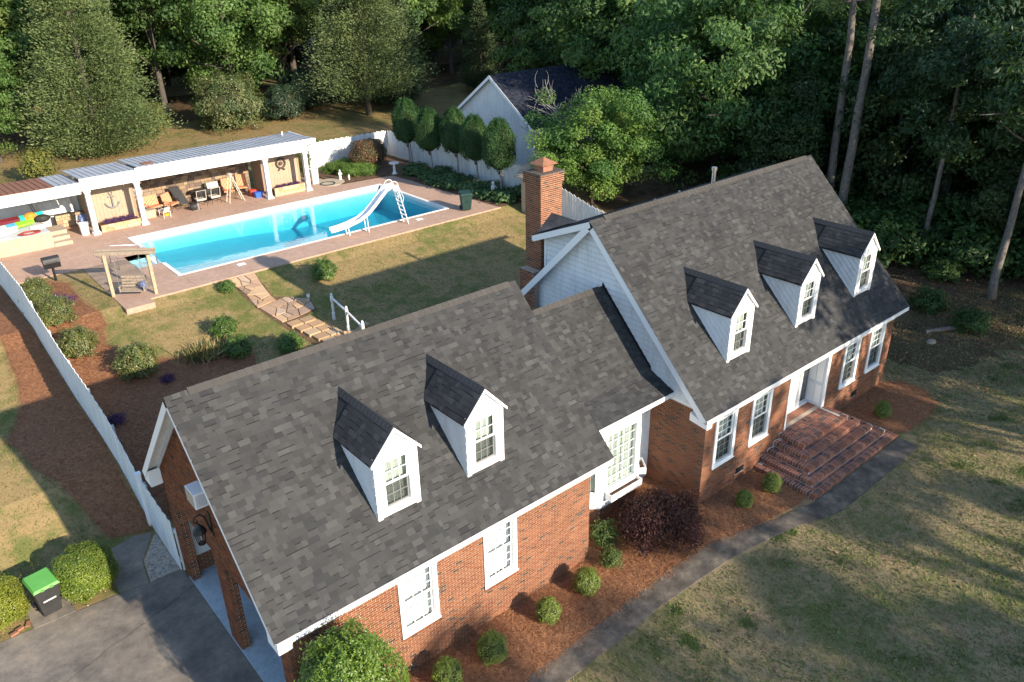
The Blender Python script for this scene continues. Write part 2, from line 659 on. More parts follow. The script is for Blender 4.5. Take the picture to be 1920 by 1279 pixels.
DK = 2.30                                   # pool deck level
PX0, PX1, PY0, PY1 = -6.7, 9.4, 26.4, 34.0  # pool
AX0, AY0, AY1 = -8.0, 28.8, 31.0            # step alcove
xs = sorted(set([-500, -300, -180, -110, -75, -55, -45] + list(np.arange(-40, 60.01, 0.5)) + [70, 85, 110, 160, 250, 400, 600, PX0, PX1, AX0]))
ys = sorted(set([-400, -250, -150, -90, -65, -50] + list(np.arange(-40, 75.01, 0.5)) + [80, 90, 105, 120, 150, 200, 300, 500, PY0, PY1, AY0, AY1]))
X, Y = np.meshgrid(xs, ys)
Z = T(X, Y)
nx, ny = len(xs), len(ys)
V = np.stack([X.ravel(), Y.ravel(), Z.ravel()], 1)
ii, jj = np.meshgrid(np.arange(nx - 1), np.arange(ny - 1))
a = (jj * nx + ii).ravel()
F = np.stack([a, a + 1, a + 1 + nx, a + nx], 1)
cx = (np.array(xs)[:-1] + np.array(xs)[1:]) / 2
cy = (np.array(ys)[:-1] + np.array(ys)[1:]) / 2
CX, CY = np.meshgrid(cx, cy)
hole = ((CX > PX0) & (CX < PX1) & (CY > PY0) & (CY < PY1)) | ((CX > AX0) & (CX < PX0) & (CY > AY0) & (CY < AY1))
F = F[~hole.ravel()]
ground = obj('ground', mesh_arrays('ground', V, F), 'lawn')
tag(ground, kind='structure')


def clip_cell(poly, x0, x1, y0, y1):
    def cl(p, ax, val, keep):
        out = []
        for i in range(len(p)):
            a_, b_ = p[i], p[(i + 1) % len(p)]
            ia, ib = keep(a_[ax], val), keep(b_[ax], val)
            if ia:
                out.append(a_)
            if ia != ib:
                t = (val - a_[ax]) / (b_[ax] - a_[ax])
                out.append((a_[0] + t * (b_[0] - a_[0]), a_[1] + t * (b_[1] - a_[1])))
        return out
    ge = lambda q, v_: q >= v_
    le = lambda q, v_: q <= v_
    for ax, val, k in ((0, x0, ge), (0, x1, le), (1, y0, ge), (1, y1, le)):
        poly = cl(poly, ax, val, k)
        if len(poly) < 3:
            return []
    return poly


def patch(name, poly, off, mat, level=None, skirt=0.0, cell=0.5, parent=None, hole=None):
    mb = MB()
    zf = (lambda x, y: level) if level is not None else (lambda x, y: float(T(x, y)) + off)
    px = [q[0] for q in poly]
    py = [q[1] for q in poly]
    for i in range(math.floor(min(px) / cell), math.ceil(max(px) / cell)):
        for j in range(math.floor(min(py) / cell), math.ceil(max(py) / cell)):
            c = clip_cell(poly, i * cell, (i + 1) * cell, j * cell, (j + 1) * cell)
            if len(c) >= 3:
                mb.add([(q[0], q[1], zf(*q)) for q in c], [tuple(range(len(c)))])
    if skirt:
        n = len(poly)
        for i in range(n):
            p, q = poly[i], poly[(i + 1) % n]
            d = math.hypot(q[0] - p[0], q[1] - p[1])
            m = max(1, int(d / 0.5))
            for k in range(m):
                A = (p[0] + (q[0] - p[0]) * k / m, p[1] + (q[1] - p[1]) * k / m)
                B_ = (p[0] + (q[0] - p[0]) * (k + 1) / m, p[1] + (q[1] - p[1]) * (k + 1) / m)
                za, zb = zf(*A), zf(*B_)
                mb.add([(A[0], A[1], za - skirt), (B_[0], B_[1], zb - skirt), (B_[0], B_[1], zb), (A[0], A[1], za)], [(0, 1, 2, 3)])
    return mb.build(name, mat, parent)


def wavy(poly, amp=0.12, step=0.5, seed=0):
    rng = random.Random(seed)
    out = []
    n = len(poly)
    for i in range(n):
        p, q = poly[i], poly[(i + 1) % n]
        d = math.hypot(q[0] - p[0], q[1] - p[1])
        m = max(1, int(d / step))
        for k in range(m):
            out.append((p[0] + (q[0] - p[0]) * k / m + rng.uniform(-amp, amp), p[1] + (q[1] - p[1]) * k / m + rng.uniform(-amp, amp)))
    return out


def in_poly(x, y, poly):
    c = np.zeros(len(x), bool)
    n = len(poly)
    for i in range(n):
        x1, y1 = poly[i]
        x2, y2 = poly[(i + 1) % n]
        if y1 == y2:
            continue
        m = ((y1 > y) != (y2 > y)) & (x < (x2 - x1) * (y - y1) / (y2 - y1) + x1)
        c ^= m
    return c


def scatter(poly, n, rng):
    px = [q[0] for q in poly]
    py = [q[1] for q in poly]
    x = rng.uniform(min(px), max(px), n * 3)
    y = rng.uniform(min(py), max(py), n * 3)
    k = in_poly(x, y, poly)
    return x[k][:n], y[k][:n]


yard_p = [(-13.6, 9.0), (-13.6, 31.0), (-10.1, 30.6), (-10.1, 24.4), (12.2, 24.4), (14.6, 24.4), (14.6, 18), (13.4, 9.9), (-3, 9.0)]
tag(patch('yard_grass', yard_p, 0.006, 'yard'), kind='structure')
tag(patch('side_yard', wavy([(-30, 8.9), (-16, 9.1), (-13.7, 9.1), (-13.7, 45), (-30, 45)], 0.05), 0.006, 'yard'), kind='structure')
tag(patch('back_field', wavy([(-30, 41.5), (14.6, 41.5), (15, 45), (60, 45), (60, 62), (-30, 62)], 0.2, 1.0), 0.006, 'dry_ground'), kind='structure')
litter_p = wavy([(14.5, -1.2), (18, -2.2), (24, -3.5), (60, -9), (60, 44.5), (31, 44.5), (31.5, 26), (20, 26), (16, 18), (14.2, 12), (13.6, 4)], 0.42, 0.45, 3)
tag(patch('forest_floor', litter_p, 0.012, 'litter', cell=1.0), kind='structure')
far_l = [(-60, 62.2), (60, 62.2), (60, 74), (-60, 74)]
tag(patch('forest_floor', wavy(far_l, 0.3, 1.5), 0.012, 'litter', cell=1.0), kind='structure')

# driveway, walk, slabs
tag(patch('driveway', [(-30, -6), (-13.62, -6), (-13.62, 8.75), (-14.55, 8.8), (-15.45, 8.95), (-16.9, 9.05), (-18.6, 9.2), (-30, 10)], 0.02, 'drive', skirt=0.08), kind='structure')
tag(patch('side_walk', [(-15.4, 8.98), (-14.6, 8.83), (-14.45, 9.9), (-13.75, 11.0), (-14.3, 11.15), (-15.0, 11.0), (-15.35, 10.3)], 0.024, 'drive', skirt=0.06), kind='structure')
tag(patch('gravel_strip', [(-14.55, 8.84), (-13.66, 8.8), (-13.7, 10.9), (-14.4, 9.9)], 0.012, 'gravel'), kind='structure')
tag(patch('carport_floor', [(-13.60, 0.95), (-4.2, 0.95), (-4.2, 8.3), (-13.60, 8.3)], 0.0, 'slab_paint', level=-0.385, skirt=0.1), kind='structure')
walk_p = [(-9.6, -0.35), (-8.56, -1.15), (-4.44, -1.05), (-3.0, -1.2), (-1.15, -1.33), (1.0, -2.0), (2.44, -2.25), (3.0, -2.38), (8.55, -2.40), (8.5, -3.17), (3.2, -3.22), (2.2, -2.95), (1.6, -2.72), (-1.0, -2.2), (-3.95, -1.85), (-7.79, -1.95), (-12, -1.6), (-12, -0.9)]
walk_p = [(-14.0, -1.15), (-8.56, -1.22), (-4.44, -1.07), (-2.8, -1.15), (-1.15, -1.33), (1.0, -2.0), (2.44, -2.28), (3.0, -2.40), (8.55, -2.42), (8.5, -3.17), (3.2, -3.2), (2.2, -2.95), (1.6, -2.73), (-1.0, -2.2), (-3.95, -1.85), (-7.79, -1.95), (-14.0, -1.95)]
tag(patch('front_walk', walk_p, 0.035, 'walkway', skirt=0.08), kind='structure')

# pine straw beds
front_bed = [(-13.4, 0.93), (-13.4, -1.2), (-8.56, -1.25), (-4.44, -1.1), (-2.8, -1.18), (-1.15, -1.36), (1.0, -1.9), (2.6, -2.1), (3.0, -2.0), (3.0, 0.0), (0, 0), (0, 2.2), (-4.1, 2.2), (-4.1, 0.93)]
right_bed = wavy([(8.6, 0), (11.95, 0), (12.6, -0.5), (12.7, -1.4), (11.9, -2.2), (10.0, -2.5), (8.7, -2.3)], 0.1, 0.5, 5)
inner_bed = wavy([(-13.55, 11.2), (-13.55, 29.8), (-12.3, 30.6), (-11.2, 29.0), (-11.3, 26.6), (-11.0, 24), (-11.6, 22), (-10.9, 20.2), (-9.3, 19.3), (-7.0, 18.3), (-7.2, 16.6), (-8.5, 14.5), (-8.8, 12)], 0.1, 0.5, 6)
outer_bed = wavy([(-13.72, 11.2), (-13.75, 32), (-15.2, 32), (-15.0, 24.6), (-15.0, 21.8), (-15.3, 19.5), (-16.3, 17.3), (-15.9, 15.4), (-15.35, 13.6), (-14.95, 11.5)], 0.08, 0.5, 7)
BEDS = []
for nm, pl in (('straw_bed', front_bed), ('straw_bed', right_bed), ('straw_bed', inner_bed), ('straw_bed', outer_bed)):
    o = patch(nm, pl, 0.022, 'straw_bed')
    tag(o, kind='structure')
    BEDS.append((o, pl))
tag(patch('planting_bed', wavy([(11.9, 24.4), (14.55, 24.4), (14.55, 41.2), (7.6, 41.2), (7.4, 36.0), (11.4, 35.6)], 0.04), 0.0, 'soil', level=DK + 0.02), kind='structure')

# loose needles of the straw beds
def needles(parent, poly, dens, rng):
    px = [q[0] for q in poly]
    py = [q[1] for q in poly]
    A = abs(sum(poly[i][0] * poly[(i + 1) % len(poly)][1] - poly[(i + 1) % len(poly)][0] * poly[i][1] for i in range(len(poly)))) / 2
    n = int(A * dens)
    x, y = scatter(poly, n, rng)
    ex, ey = [], []                       # straw spilling over the bed edge
    for i in range(len(poly)):
        p, q = poly[i], poly[(i + 1) % len(poly)]
        m = int(math.hypot(q[0] - p[0], q[1] - p[1]) * 90)
        t = rng.uniform(0, 1, m)
        ex.append(p[0] + (q[0] - p[0]) * t + rng.normal(0, .10, m))
        ey.append(p[1] + (q[1] - p[1]) * t + rng.normal(0, .10, m))
    x, y = np.concatenate([x] + ex), np.concatenate([y] + ey)
    n = len(x)
    z = T(x, y) + 0.03 + rng.uniform(0.005, 0.05, n)
    P = np.stack([x, y, z], 1)
    an = rng.uniform(0, 2 * np.pi, n)
    D = np.stack([np.cos(an), np.sin(an), rng.uniform(-.25, .25, n)], 1)
    Sd = np.stack([-np.sin(an), np.cos(an), rng.uniform(-.3, .3, n)], 1)
    L = rng.uniform(0.10, 0.26, n)[:, None]
    Wd = rng.uniform(0.006, 0.016, n)[:, None]
    V = np.stack([P - D * L / 2, P + Sd * Wd, P + D * L / 2], 1).reshape(-1, 3)
    t = rng.uniform(0, 1, n)[:, None]
    c = np.array([0.18, 0.062, 0.028]) * (1 - t) + np.array([0.48, 0.25, 0.125]) * t
    o = obj('pine_straw', mesh_arrays('pine_straw', to_local(V, parent), np.arange(3 * n).reshape(n, 3), np.repeat(c, 3, axis=0)), 'straw', parent)
    tag(o, kind='stuff')


for o, pl in BEDS:
    needles(o, pl, 620 if pl is front_bed else 420, RG)


# grass tufts
def tufts(name, poly, n, cols, rng, L=(0.05, 0.12), exclude=()):
    x, y = scatter(poly, n, rng)
    k = np.ones(len(x), bool)
    for e in exclude:
        k &= ~in_poly(x, y, e)
    x, y = x[k], y[k]
    n = len(x)
    an = rng.uniform(0, 2 * np.pi, n)
    h = rng.uniform(L[0], L[1], n)
    z = T(x, y)
    P = np.stack([x, y, z], 1)
    Sd = np.stack([np.cos(an), np.sin(an), np.zeros(n)], 1)
    ln = rng.normal(size=(n, 3)) * 0.06
    ln[:, 2] = h
    wd = rng.uniform(0.008, 0.026, n)[:, None]
    V = np.stack([P - Sd * wd, P + Sd * wd, P + ln], 1).reshape(-1, 3)
    t = rng.uniform(0, 1, n)[:, None]
    c = np.array(cols[0]) * (1 - t) + np.array(cols[1]) * t
    o = obj(name, mesh_arrays(name, V, np.arange(3 * n).reshape(n, 3), np.repeat(c, 3, axis=0)), 'straw')
    return tag(o, kind='stuff')


house_fp = [(-13.7, 0.8), (12.2, -0.1), (12.2, 10), (-13.7, 9)]
steps_fp = [(2.9, -2.5), (8.8, -2.5), (8.8, 0.2), (2.9, 0.2)]
o = tufts('grass', [(-12, -14), (28, -14), (28, -1), (13, 8), (12.2, -0.2), (8.5, -3.2), (1.6, -2.75), (-4, -1.88), (-8, -2.0), (-12, -2)] , 170000, ((0.10, 0.14, 0.036), (0.25, 0.21, 0.105)), RG, (0.025, 0.07), (walk_p, right_bed, steps_fp))
tag(o, 'patchy green and straw coloured turf of the front lawn', 'grass')
# ragged clumps of greener weeds in the front lawn
_cx = RG.uniform(-6, 24, 130)
_cy = RG.uniform(-12, -1.5, 130)
_n = 130 * 90
_ix = RG.integers(0, 130, _n)
_sp = RG.uniform(.10, .38, 130)
_x, _y = _cx[_ix] + RG.normal(0, 1, _n) * _sp[_ix], _cy[_ix] + RG.normal(0, 1, _n) * _sp[_ix]
_k = ~(in_poly(_x, _y, walk_p) | in_poly(_x, _y, right_bed) | in_poly(_x, _y, steps_fp) | in_poly(_x, _y, front_bed) | ((_y > -.1) & (_x < 12.3)))
_x, _y = _x[_k], _y[_k]
_n = len(_x)
_P = np.stack([_x, _y, T(_x, _y) + .03], 1)
_V, _F, _c = leaf_arrays(_P, RG.normal(size=(_n, 3)) * .6 + np.array((0, 0, .5)), .10, .035, np.array((.095, .150, .036)) * RG.uniform(.7, 1.4, (_n, 1)), RG)
o = obj('lawn_weeds', mesh_arrays('lawn_weeds', _V, _F, _c), 'leaf')
tag(o, 'scattered darker green weed clumps in the front lawn', 'weeds', kind='stuff')
o = tufts('grass', [(-11, 10), (-13, 24), (-10.1, 30), (-10.1, 24.4), (12, 24.4), (12, 12)], 60000, ((0.095, 0.125, 0.03), (0.27, 0.21, 0.08)), RG, (0.03, 0.07), (inner_bed, house_fp))
tag(o, 'short turf between the brick house and the pool', 'grass')
o = tufts('grass', [(-20, 9.3), (-13.75, 9.3), (-13.75, 34), (-20, 34)], 26000, ((0.095, 0.125, 0.03), (0.27, 0.21, 0.08)), RG, (0.03, 0.07), (outer_bed, [(-15.5, 8.9), (-13.6, 8.9), (-13.6, 11.1), (-15.5, 11.1)]))
tag(o, 'short turf outside the white fence beside the driveway', 'grass')
# ------------------------------------------------------------------ the house
HOUSE = empty('brick_house', (0, 0, 0), 'red brick house with grey shingle roofs, five white dormers and an attached garage wing', 'house')
BRICKS = []      # (centre, U, Z, N, length, height, colour, wall object)
PAL_A = [(0.335, 0.105, 0.045), (0.37, 0.125, 0.055), (0.30, 0.090, 0.038), (0.40, 0.145, 0.068), (0.34, 0.118, 0.058), (0.085, 0.060, 0.052), (0.27, 0.076, 0.034), (0.16, 0.075, 0.05)]
PAL_A = [(q_[0] * .54, q_[1] * .56, q_[2] * .54) for q_ in PAL_A]
WT_A = [.24, .22, .18, .10, .14, .035, .06, .025]
WT_B = [.20, .18, .17, .08, .13, .08, .10, .06]
BL, BH, BGAP, BC = 0.200, 0.054, 0.014, 0.0690


def lay_bricks(fr, u0, u1, v0, v1, holes=(), wall=None, wt=WT_A, lim=None, rng=random, stand=0.007, far=False):
    k = 0
    v = v0
    while v + BH <= v1 + 0.01:
        vc = v + BH / 2
        a, bnd = u0, u1
        if lim:
            a, bnd = lim(vc)
            a, bnd = max(a, u0), min(bnd, u1)
        segs = [(a, bnd)] if bnd - a > 0.03 else []
        for (h0, h1, g0, g1) in holes:
            if g0 < vc + BH / 2 and vc - BH / 2 < g1:
                new = []
                for (s, e) in segs:
                    if h1 <= s or h0 >= e:
                        new.append((s, e))
                        continue
                    if h0 > s:
                        new.append((s, h0))
                    if h1 < e:
                        new.append((h1, e))
                segs = new
        off = (BL + BGAP) / 2 if k % 2 else 0.0
        for (s, e) in segs:
            x = u0 - off + math.floor((s - u0 + off) / (BL + BGAP)) * (BL + BGAP)
            while x < e:
                p, q = max(x, s), min(x + BL, e)
                if q - p > 0.025:
                    c = fr((p + q) / 2, vc, stand - 0.02)
                    ci = rng.choices(range(len(PAL_A)), wt)[0]
                    BRICKS.append((c, fr.U, fr.Z, fr.N, q - p, BH, ci, wall, q - p > BL - 0.002))
                x += BL + BGAP
        v += BC
        k += 1


def wall_holes(mb, fr, w_, h_, holes, t=0.15, n0=0.0, lo=0.0):
    us = sorted(set([0, w_] + [max(0, min(w_, q)) for hh in holes for q in hh[:2]]))
    vsn = sorted(set([lo, h_] + [max(lo, min(h_, q)) for hh in holes for q in hh[2:]]))
    for i in range(len(us) - 1):
        for j in range(len(vsn) - 1):
            um, vm = (us[i] + us[i + 1]) / 2, (vsn[j] + vsn[j + 1]) / 2
            if any(a < um < b_ and c < vm < d for (a, b_, c, d) in holes):
                continue
            mb.boxf(fr, us[i], us[i + 1], vsn[j], vsn[j + 1], n0 - t, n0)


def window(parent, fr, u0, u1, v0, v1, cas=0.12, cols=3, rows=(2, 2), curtain='curtain_white', screen=True, name='window', sub=None, depth=0.09, casn=0.045, label=None):
    """double-hung window in frame fr; outer casing rectangle u0..u1, v0..v1"""
    mb = MB()
    mb.boxf(fr, u0, u0 + cas, v0, v1, -depth, casn)
    mb.boxf(fr, u1 - cas, u1, v0, v1, -depth, casn)
    mb.boxf(fr, u0 + cas, u1 - cas, v1 - cas, v1, -depth, casn)
    mb.boxf(fr, u0 + cas, u1 - cas, v0, v0 + cas, -depth, casn + 0.002)
    mb.boxf(fr, u0 - 0.02, u1 + 0.02, v0 + 0.0, v0 + 0.05, casn + 0.0025, casn + 0.03)
    if sub is None:
        W = mb.build(name, 'white_trim', parent)
        if label:
            W['label'] = label
        P = W
    else:
        mb.build('window_casing', 'white_trim', sub)
        P = sub
    a, b_, c, d = u0 + cas, u1 - cas, v0 + cas, v1 - cas
    mid = (c + d) / 2
    sf = 0.045
    for k, (lo, hi) in enumerate(((c, mid), (mid, d))):
        nn = -0.055 if k == 0 else -0.03
        s = MB()
        s.boxf(fr, a, a + sf, lo, hi, nn - 0.02, nn + 0.012)
        s.boxf(fr, b_ - sf, b_, lo, hi, nn - 0.02, nn + 0.012)
        s.boxf(fr, a + sf, b_ - sf, lo, lo + sf, nn - 0.02, nn + 0.011)
        s.boxf(fr, a + sf, b_ - sf, hi - sf, hi, nn - 0.02, nn + 0.011)
        s.build('sash', 'white_trim', P)
        g0, g1, h0, h1 = a + sf, b_ - sf, lo + sf, hi - sf
        r = rows[1 - k] if len(rows) > 1 else rows[0]
        m = MB()
        mw = 0.008
        for i in range(1, cols):
            uc = g0 + (g1 - g0) * i / cols
            m.boxf(fr, uc - mw, uc + mw, h0, h1, nn - 0.008, nn + 0.008)
        for j in range(1, r):
            vc = h0 + (h1 - h0) * j / r
            for i in range(cols):
                m.boxf(fr, g0 + (g1 - g0) * i / cols + mw, g0 + (g1 - g0) * (i + 1) / cols - mw, vc - mw, vc + mw, nn - 0.007, nn + 0.007)
        m.build('muntin', 'white_trim', P)
        # panes share one mesh per size
        pw, ph = (g1 - g0) / cols, (h1 - h0) / r
        key = ('pane', round(pw, 3), round(ph, 3), tuple(round(q, 3) for q in fr.U))
        if key not in PANE:
            q = MB()
            z0 = frame((0, 0, 0), fr.U, fr.Z)
            q.boxf(z0, -pw / 2, pw / 2, -ph / 2, ph / 2, -0.002, 0.002)
            PANE[key] = mesh_arrays('pane', np.array(q.v), q.f)
        for i in range(cols):
            for j in range(r):
                ctr = np.array(fr(g0 + pw * (i + .5), h0 + ph * (j + .5), nn - 0.001))
                obj('pane', PANE[key], 'glass', P, loc=to_local(ctr[None], P)[0])
        if k == 0 and screen:
            q = MB()
            q.boxf(fr, a + 0.01, b_ - 0.01, lo + 0.01, hi - 0.005, -0.018, -0.016)
            q.build('insect_screen', 'screen', P)
    # curtain with folds behind the glass
    q = MB()
    n = 22
    V = []
    for i in range(n + 1):
        u = a + (b_ - a) * i / n
        nn = -0.16 + 0.018 * math.sin(i * 2.1) + 0.008 * math.sin(i * 5.3)
        V += [fr(u, c, nn), fr(u, d, nn)]
    q.add(V, [(2 * i, 2 * i + 2, 2 * i + 3, 2 * i + 1) for i in range(n)])
    q.build('curtain', curtain, P)
    return P


PANE = {}

# ---------------- main block: x 0..LW, front wall y = 0
LW, MH = 11.95, 3.12
RX0, RX1 = -0.26, 12.553
ME_Y, ME_Z, MR_Y, MR_Z = -0.189, 3.424, 4.925, 8.527
MS = (MR_Z - ME_Z) / (MR_Y - ME_Y)
MB_Y = 2 * MR_Y - ME_Y
F_main = frame((0, 0, -0.25), (1, 0, 0))
WIN = [(0.49, 1.61), (2.45, 3.57), (8.22, 9.34), (10.12, 11.24)]
WB, WTZ = 1.22, 3.12
DX0, DX1, DZ = 4.66, 7.05, 0.93
holes = [(a_, b_, WB + .25, WTZ + .25) for a_, b_ in WIN] + [(DX0, DX1, DZ + .25, 3.10 + .25)]
mb = MB()
wall_holes(mb, F_main, LW, MH + .25, holes)
main_wall = mb.build('brick_wall', 'mortar', HOUSE)
VENTS = [(1.95, 2.38, 0.34, 0.56), (9.4, 9.8, 0.42, 0.64)]
lay_bricks(F_main, 0, LW, 0.0, MH + .25, holes + [(a_, b_, c_ + .25, d_ + .25) for a_, b_, c_, d_ in VENTS], main_wall, WT_B)
for a_, b_, c_, d_ in VENTS:
    q = MB()
    q.box(a_, b_, -0.02, -0.004, c_, d_)
    for k in range(4):
        q.box(a_ + 0.02, b_ - 0.02, -0.03, -0.0205, c_ + 0.02 + k * 0.05, c_ + 0.045 + k * 0.05)
    q.build('foundation_vent', 'black_metal', HOUSE)
for i, (a_, b_) in enumerate(WIN):
    window(HOUSE, frame((0, 0, 0), (1, 0, 0)), a_, b_, WB, WTZ, 0.14, 3, (3, 3), 'curtain_green')
# left side wall (x = 0) brick up to 3.45, then lap siding
F_left = frame((0, MB_Y - 0.2, -0.25), (0, -1, 0))     # u runs towards the front
LLEN = MB_Y - 0.2
mb = MB()
mb.boxf(F_left, 0, LLEN - 0.151, 0, 3.45 + .25, -0.15, 0)
side_wall = mb.build('brick_wall', 'mortar_red', HOUSE)
lay_bricks(F_left, LLEN - 3.2, LLEN - 0.007, 0, 3.45 + .25, [(LLEN - 0.47, LLEN, 3.18 + .25, 4)], side_wall, WT_B)
# other outer walls
mb = MB()
mb.box(LW - 0.15, LW, 0.151, MB_Y - 0.2, -0.3, 3.3)
mb.box(0.151, LW - 0.151, MB_Y - 0.35, MB_Y - 0.2, -0.3, 3.3)
mb.prism([(LW - 0.15, 0.1, 3.31), (LW - 0.15, MB_Y - 0.3, 3.31), (LW - 0.15, MR_Y, MR_Z - 0.25)], (0.15, 0, 0))
mb.build('brick_wall', 'mortar_red', HOUSE)


def roofz(y):
    return MR_Z - abs(y - MR_Y) * MS


# gable siding boards, x = 0, horizontal laps clipped to the rakes
mb = MB()
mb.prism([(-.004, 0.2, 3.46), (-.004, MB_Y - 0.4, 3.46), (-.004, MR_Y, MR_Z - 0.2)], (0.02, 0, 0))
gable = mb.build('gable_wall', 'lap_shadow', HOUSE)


def siding(parent, zlo, zhi, ylim, x, exp=0.18, tilt=0.03, name='siding_board', mat='siding_white', face=-1):
    z = zlo
    while z < zhi - 0.02:
        z2 = min(z + exp - .024, zhi)
        a0, a1 = ylim(z)
        b0, b1 = ylim(z2)
        if a1 - a0 > 0.05:
            if b1 - b0 < 0.01:
                b0 = b1 = (a0 + a1) / 2
                b1 += 0.01
            xo = x + face * (tilt + 0.004)
            xi = x + face * 0.004
            q = MB()
            q.add([(xo, a0, z), (xo, a1, z), (xi, b1, z2), (xi, b0, z2), (x - face * .01, a0, z), (x - face * .01, a1, z), (x - face * .01, b1, z2), (x - face * .01, b0, z2)],
                  [(0, 1, 2, 3), (4, 7, 6, 5), (0, 4, 5, 1), (1, 5, 6, 2), (3, 2, 6, 7), (0, 3, 7, 4)])
            q.build(name, mat, parent)
        z += exp


siding(gable, 3.47, MR_Z - 0.25, lambda z: (MR_Y - (MR_Z - 0.16 - z) / MS, MR_Y + (MR_Z - 0.16 - z) / MS), 0.0)
# frieze between brick and siding
q = MB()
q.box(-0.03, -0.0005, 0.47, 3.4, 3.452, 3.53)
q.build('frieze_board', 'white_trim', HOUSE)


# ---- roof slabs
def slab(name, quad, th, mat='roof_felt', parent=HOUSE):
    q = MB()
    A = [Vector(v) for v in quad]
    n = (A[1] - A[0]).cross(A[3] - A[0]).normalized()
    q.prism(A, -n * th)
    return q.build(name, mat, parent)


SHING = []     # (centre, B(3x3), size, colour idx, roof)
SPAL = [(0.110, 0.106, 0.103), (0.135, 0.128, 0.122), (0.158, 0.150, 0.142), (0.185, 0.174, 0.163), (0.215, 0.203, 0.19), (0.125, 0.117, 0.110), (0.148, 0.136, 0.125), (0.098, 0.094, 0.092)]
SPAL = [((q_[0] * .72 + .038) * .35, (q_[1] * .72 + .037) * .37, (q_[2] * .72 + .035) * .395) for q_ in SPAL]
SWT = [.15, .20, .20, .14, .07, .10, .09, .05]
SPAL2 = [(0.075, 0.078, 0.085), (0.095, 0.098, 0.105), (0.06, 0.063, 0.07), (0.115, 0.118, 0.122)]
SWID = [0.10, 0.14, 0.18, 0.22, 0.29]
EXPO = 0.143


def shingle_slope(roof, O, U, S, length, width, lim=None, pal=0, rng=random, expo=EXPO, lift=0.0, tilt=0.008, thk=None):
    """O eave corner, U along the eave, S up the slope"""
    O, U, S = Vector(O), Vector(U).normalized(), Vector(S).normalized()
    N = U.cross(S).normalized()
    rows = int(length / expo)
    tl = expo + 0.045
    S2 = (S * tl - N * tilt).normalized()
    N2 = U.cross(S2).normalized()
    Bm = (tuple(U), tuple(S2), tuple(N2))
    for r in range(rows + 1):
        s = r * expo
        a, e = (0, width) if lim is None else lim(s + expo / 2)
        x = a - rng.uniform(0, 0.2)
        last = -1
        if e - a > .1 and length - s > .1:
            # dark under-layer that shows where a tab is cut short
            c = O + U * ((a + e) / 2) + S * (s + .04) + N * (0.0085 + lift)
            SHING.append((tuple(c), (tuple(U), tuple(S), tuple(N)), (e - a, .10, .004), 12, roof, False, 0))
        while x < e:
            wi = rng.choices(range(5), [.10, .24, .28, .24, .14])[0]
            wd = SWID[wi]
            p, q_ = max(x, a), min(x + wd, e)
            full = (q_ - p) > wd - 1e-4
            if q_ - p > 0.02:
                if pal == 0:
                    ci = rng.choices(range(8), SWT)[0]
                else:
                    ci = 8 + rng.randrange(4)
                thick = thk or rng.choice((0.004, 0.004, 0.008))
                cut = 0.021 if rng.random() < .32 else 0.0
                tlen = min(tl, length - s + 0.02) - cut
                if tlen > 0.03:
                    c = O + U * ((p + q_) / 2) + S * (s + cut + tlen / 2 - 0.01) + N * (0.008 + thick / 2 + lift)
                    SHING.append((tuple(c), Bm, (q_ - p - 0.0005, tlen, thick), ci, roof, full and abs(tlen - tl) < 1e-6, wi))
            x += wd


def ridge_caps(roof, p, q, s1, s2, half=0.17, step=0.2, col='ridge'):
    """bent caps along the ridge p->q; s1,s2 downslope directions of both sides"""
    p, q = Vector(p), Vector(q)
    d = (q - p)
    L = d.length
    d.normalize()
    s1, s2 = Vector(s1).normalized(), Vector(s2).normalized()
    n = int(L / step)
    me_set = []
    rng = random.Random(5)
    for c in range(4):
        g = rng.uniform(0.052, 0.070)
        V = []
        for t, up in ((0, 0.058), (step + 0.06, 0.046)):
            V += [d * t + s1 * half + Vector((0, 0, up)), d * t + Vector((0, 0, up + 0.008)), d * t + s2 * half + Vector((0, 0, up))]
        V2 = [v - Vector((0, 0, 0.014)) for v in V]
        Fc = [(0, 3, 4, 1), (1, 4, 5, 2), (6, 7, 10, 9), (7, 8, 11, 10), (0, 1, 7, 6), (1, 2, 8, 7), (3, 9, 10, 4), (4, 10, 11, 5), (0, 6, 9, 3), (2, 5, 11, 8)]
        A = np.array([tuple(v) for v in V + V2])
        me_set.append(mesh_arrays('ridge_cap', A, Fc, np.tile((g * 1.02, g * 0.97, g * 0.92), (12, 1))))
    for k in range(n):
        obj('ridge_cap', me_set[k % 4 if k % 3 else (k // 3) % 4], 'shingle', roof, loc=to_local(np.array(p + d * (k * step))[None], roof)[0])
    v = MB()
    v.prism([p + s1 * half + Vector((0, 0, -0.02)), p + Vector((0, 0, 0.04)), p + s2 * half + Vector((0, 0, -0.02)), p + Vector((0, 0, -.1))], d * (n * step))
    v.build('ridge_vent', 'black_metal', roof)


main_roof = slab('main_roof', [(RX0, ME_Y, ME_Z), (RX1, ME_Y, ME_Z), (RX1, MR_Y, MR_Z), (RX0, MR_Y, MR_Z)], 0.1)
slopeM = Vector((0, 1, MS)).normalized()
LM = math.hypot(MR_Y - ME_Y, MR_Z - ME_Z)
shingle_slope(main_roof, (RX0 - .05, ME_Y, ME_Z), (1, 0, 0), slopeM, LM, RX1 - RX0 + .08)
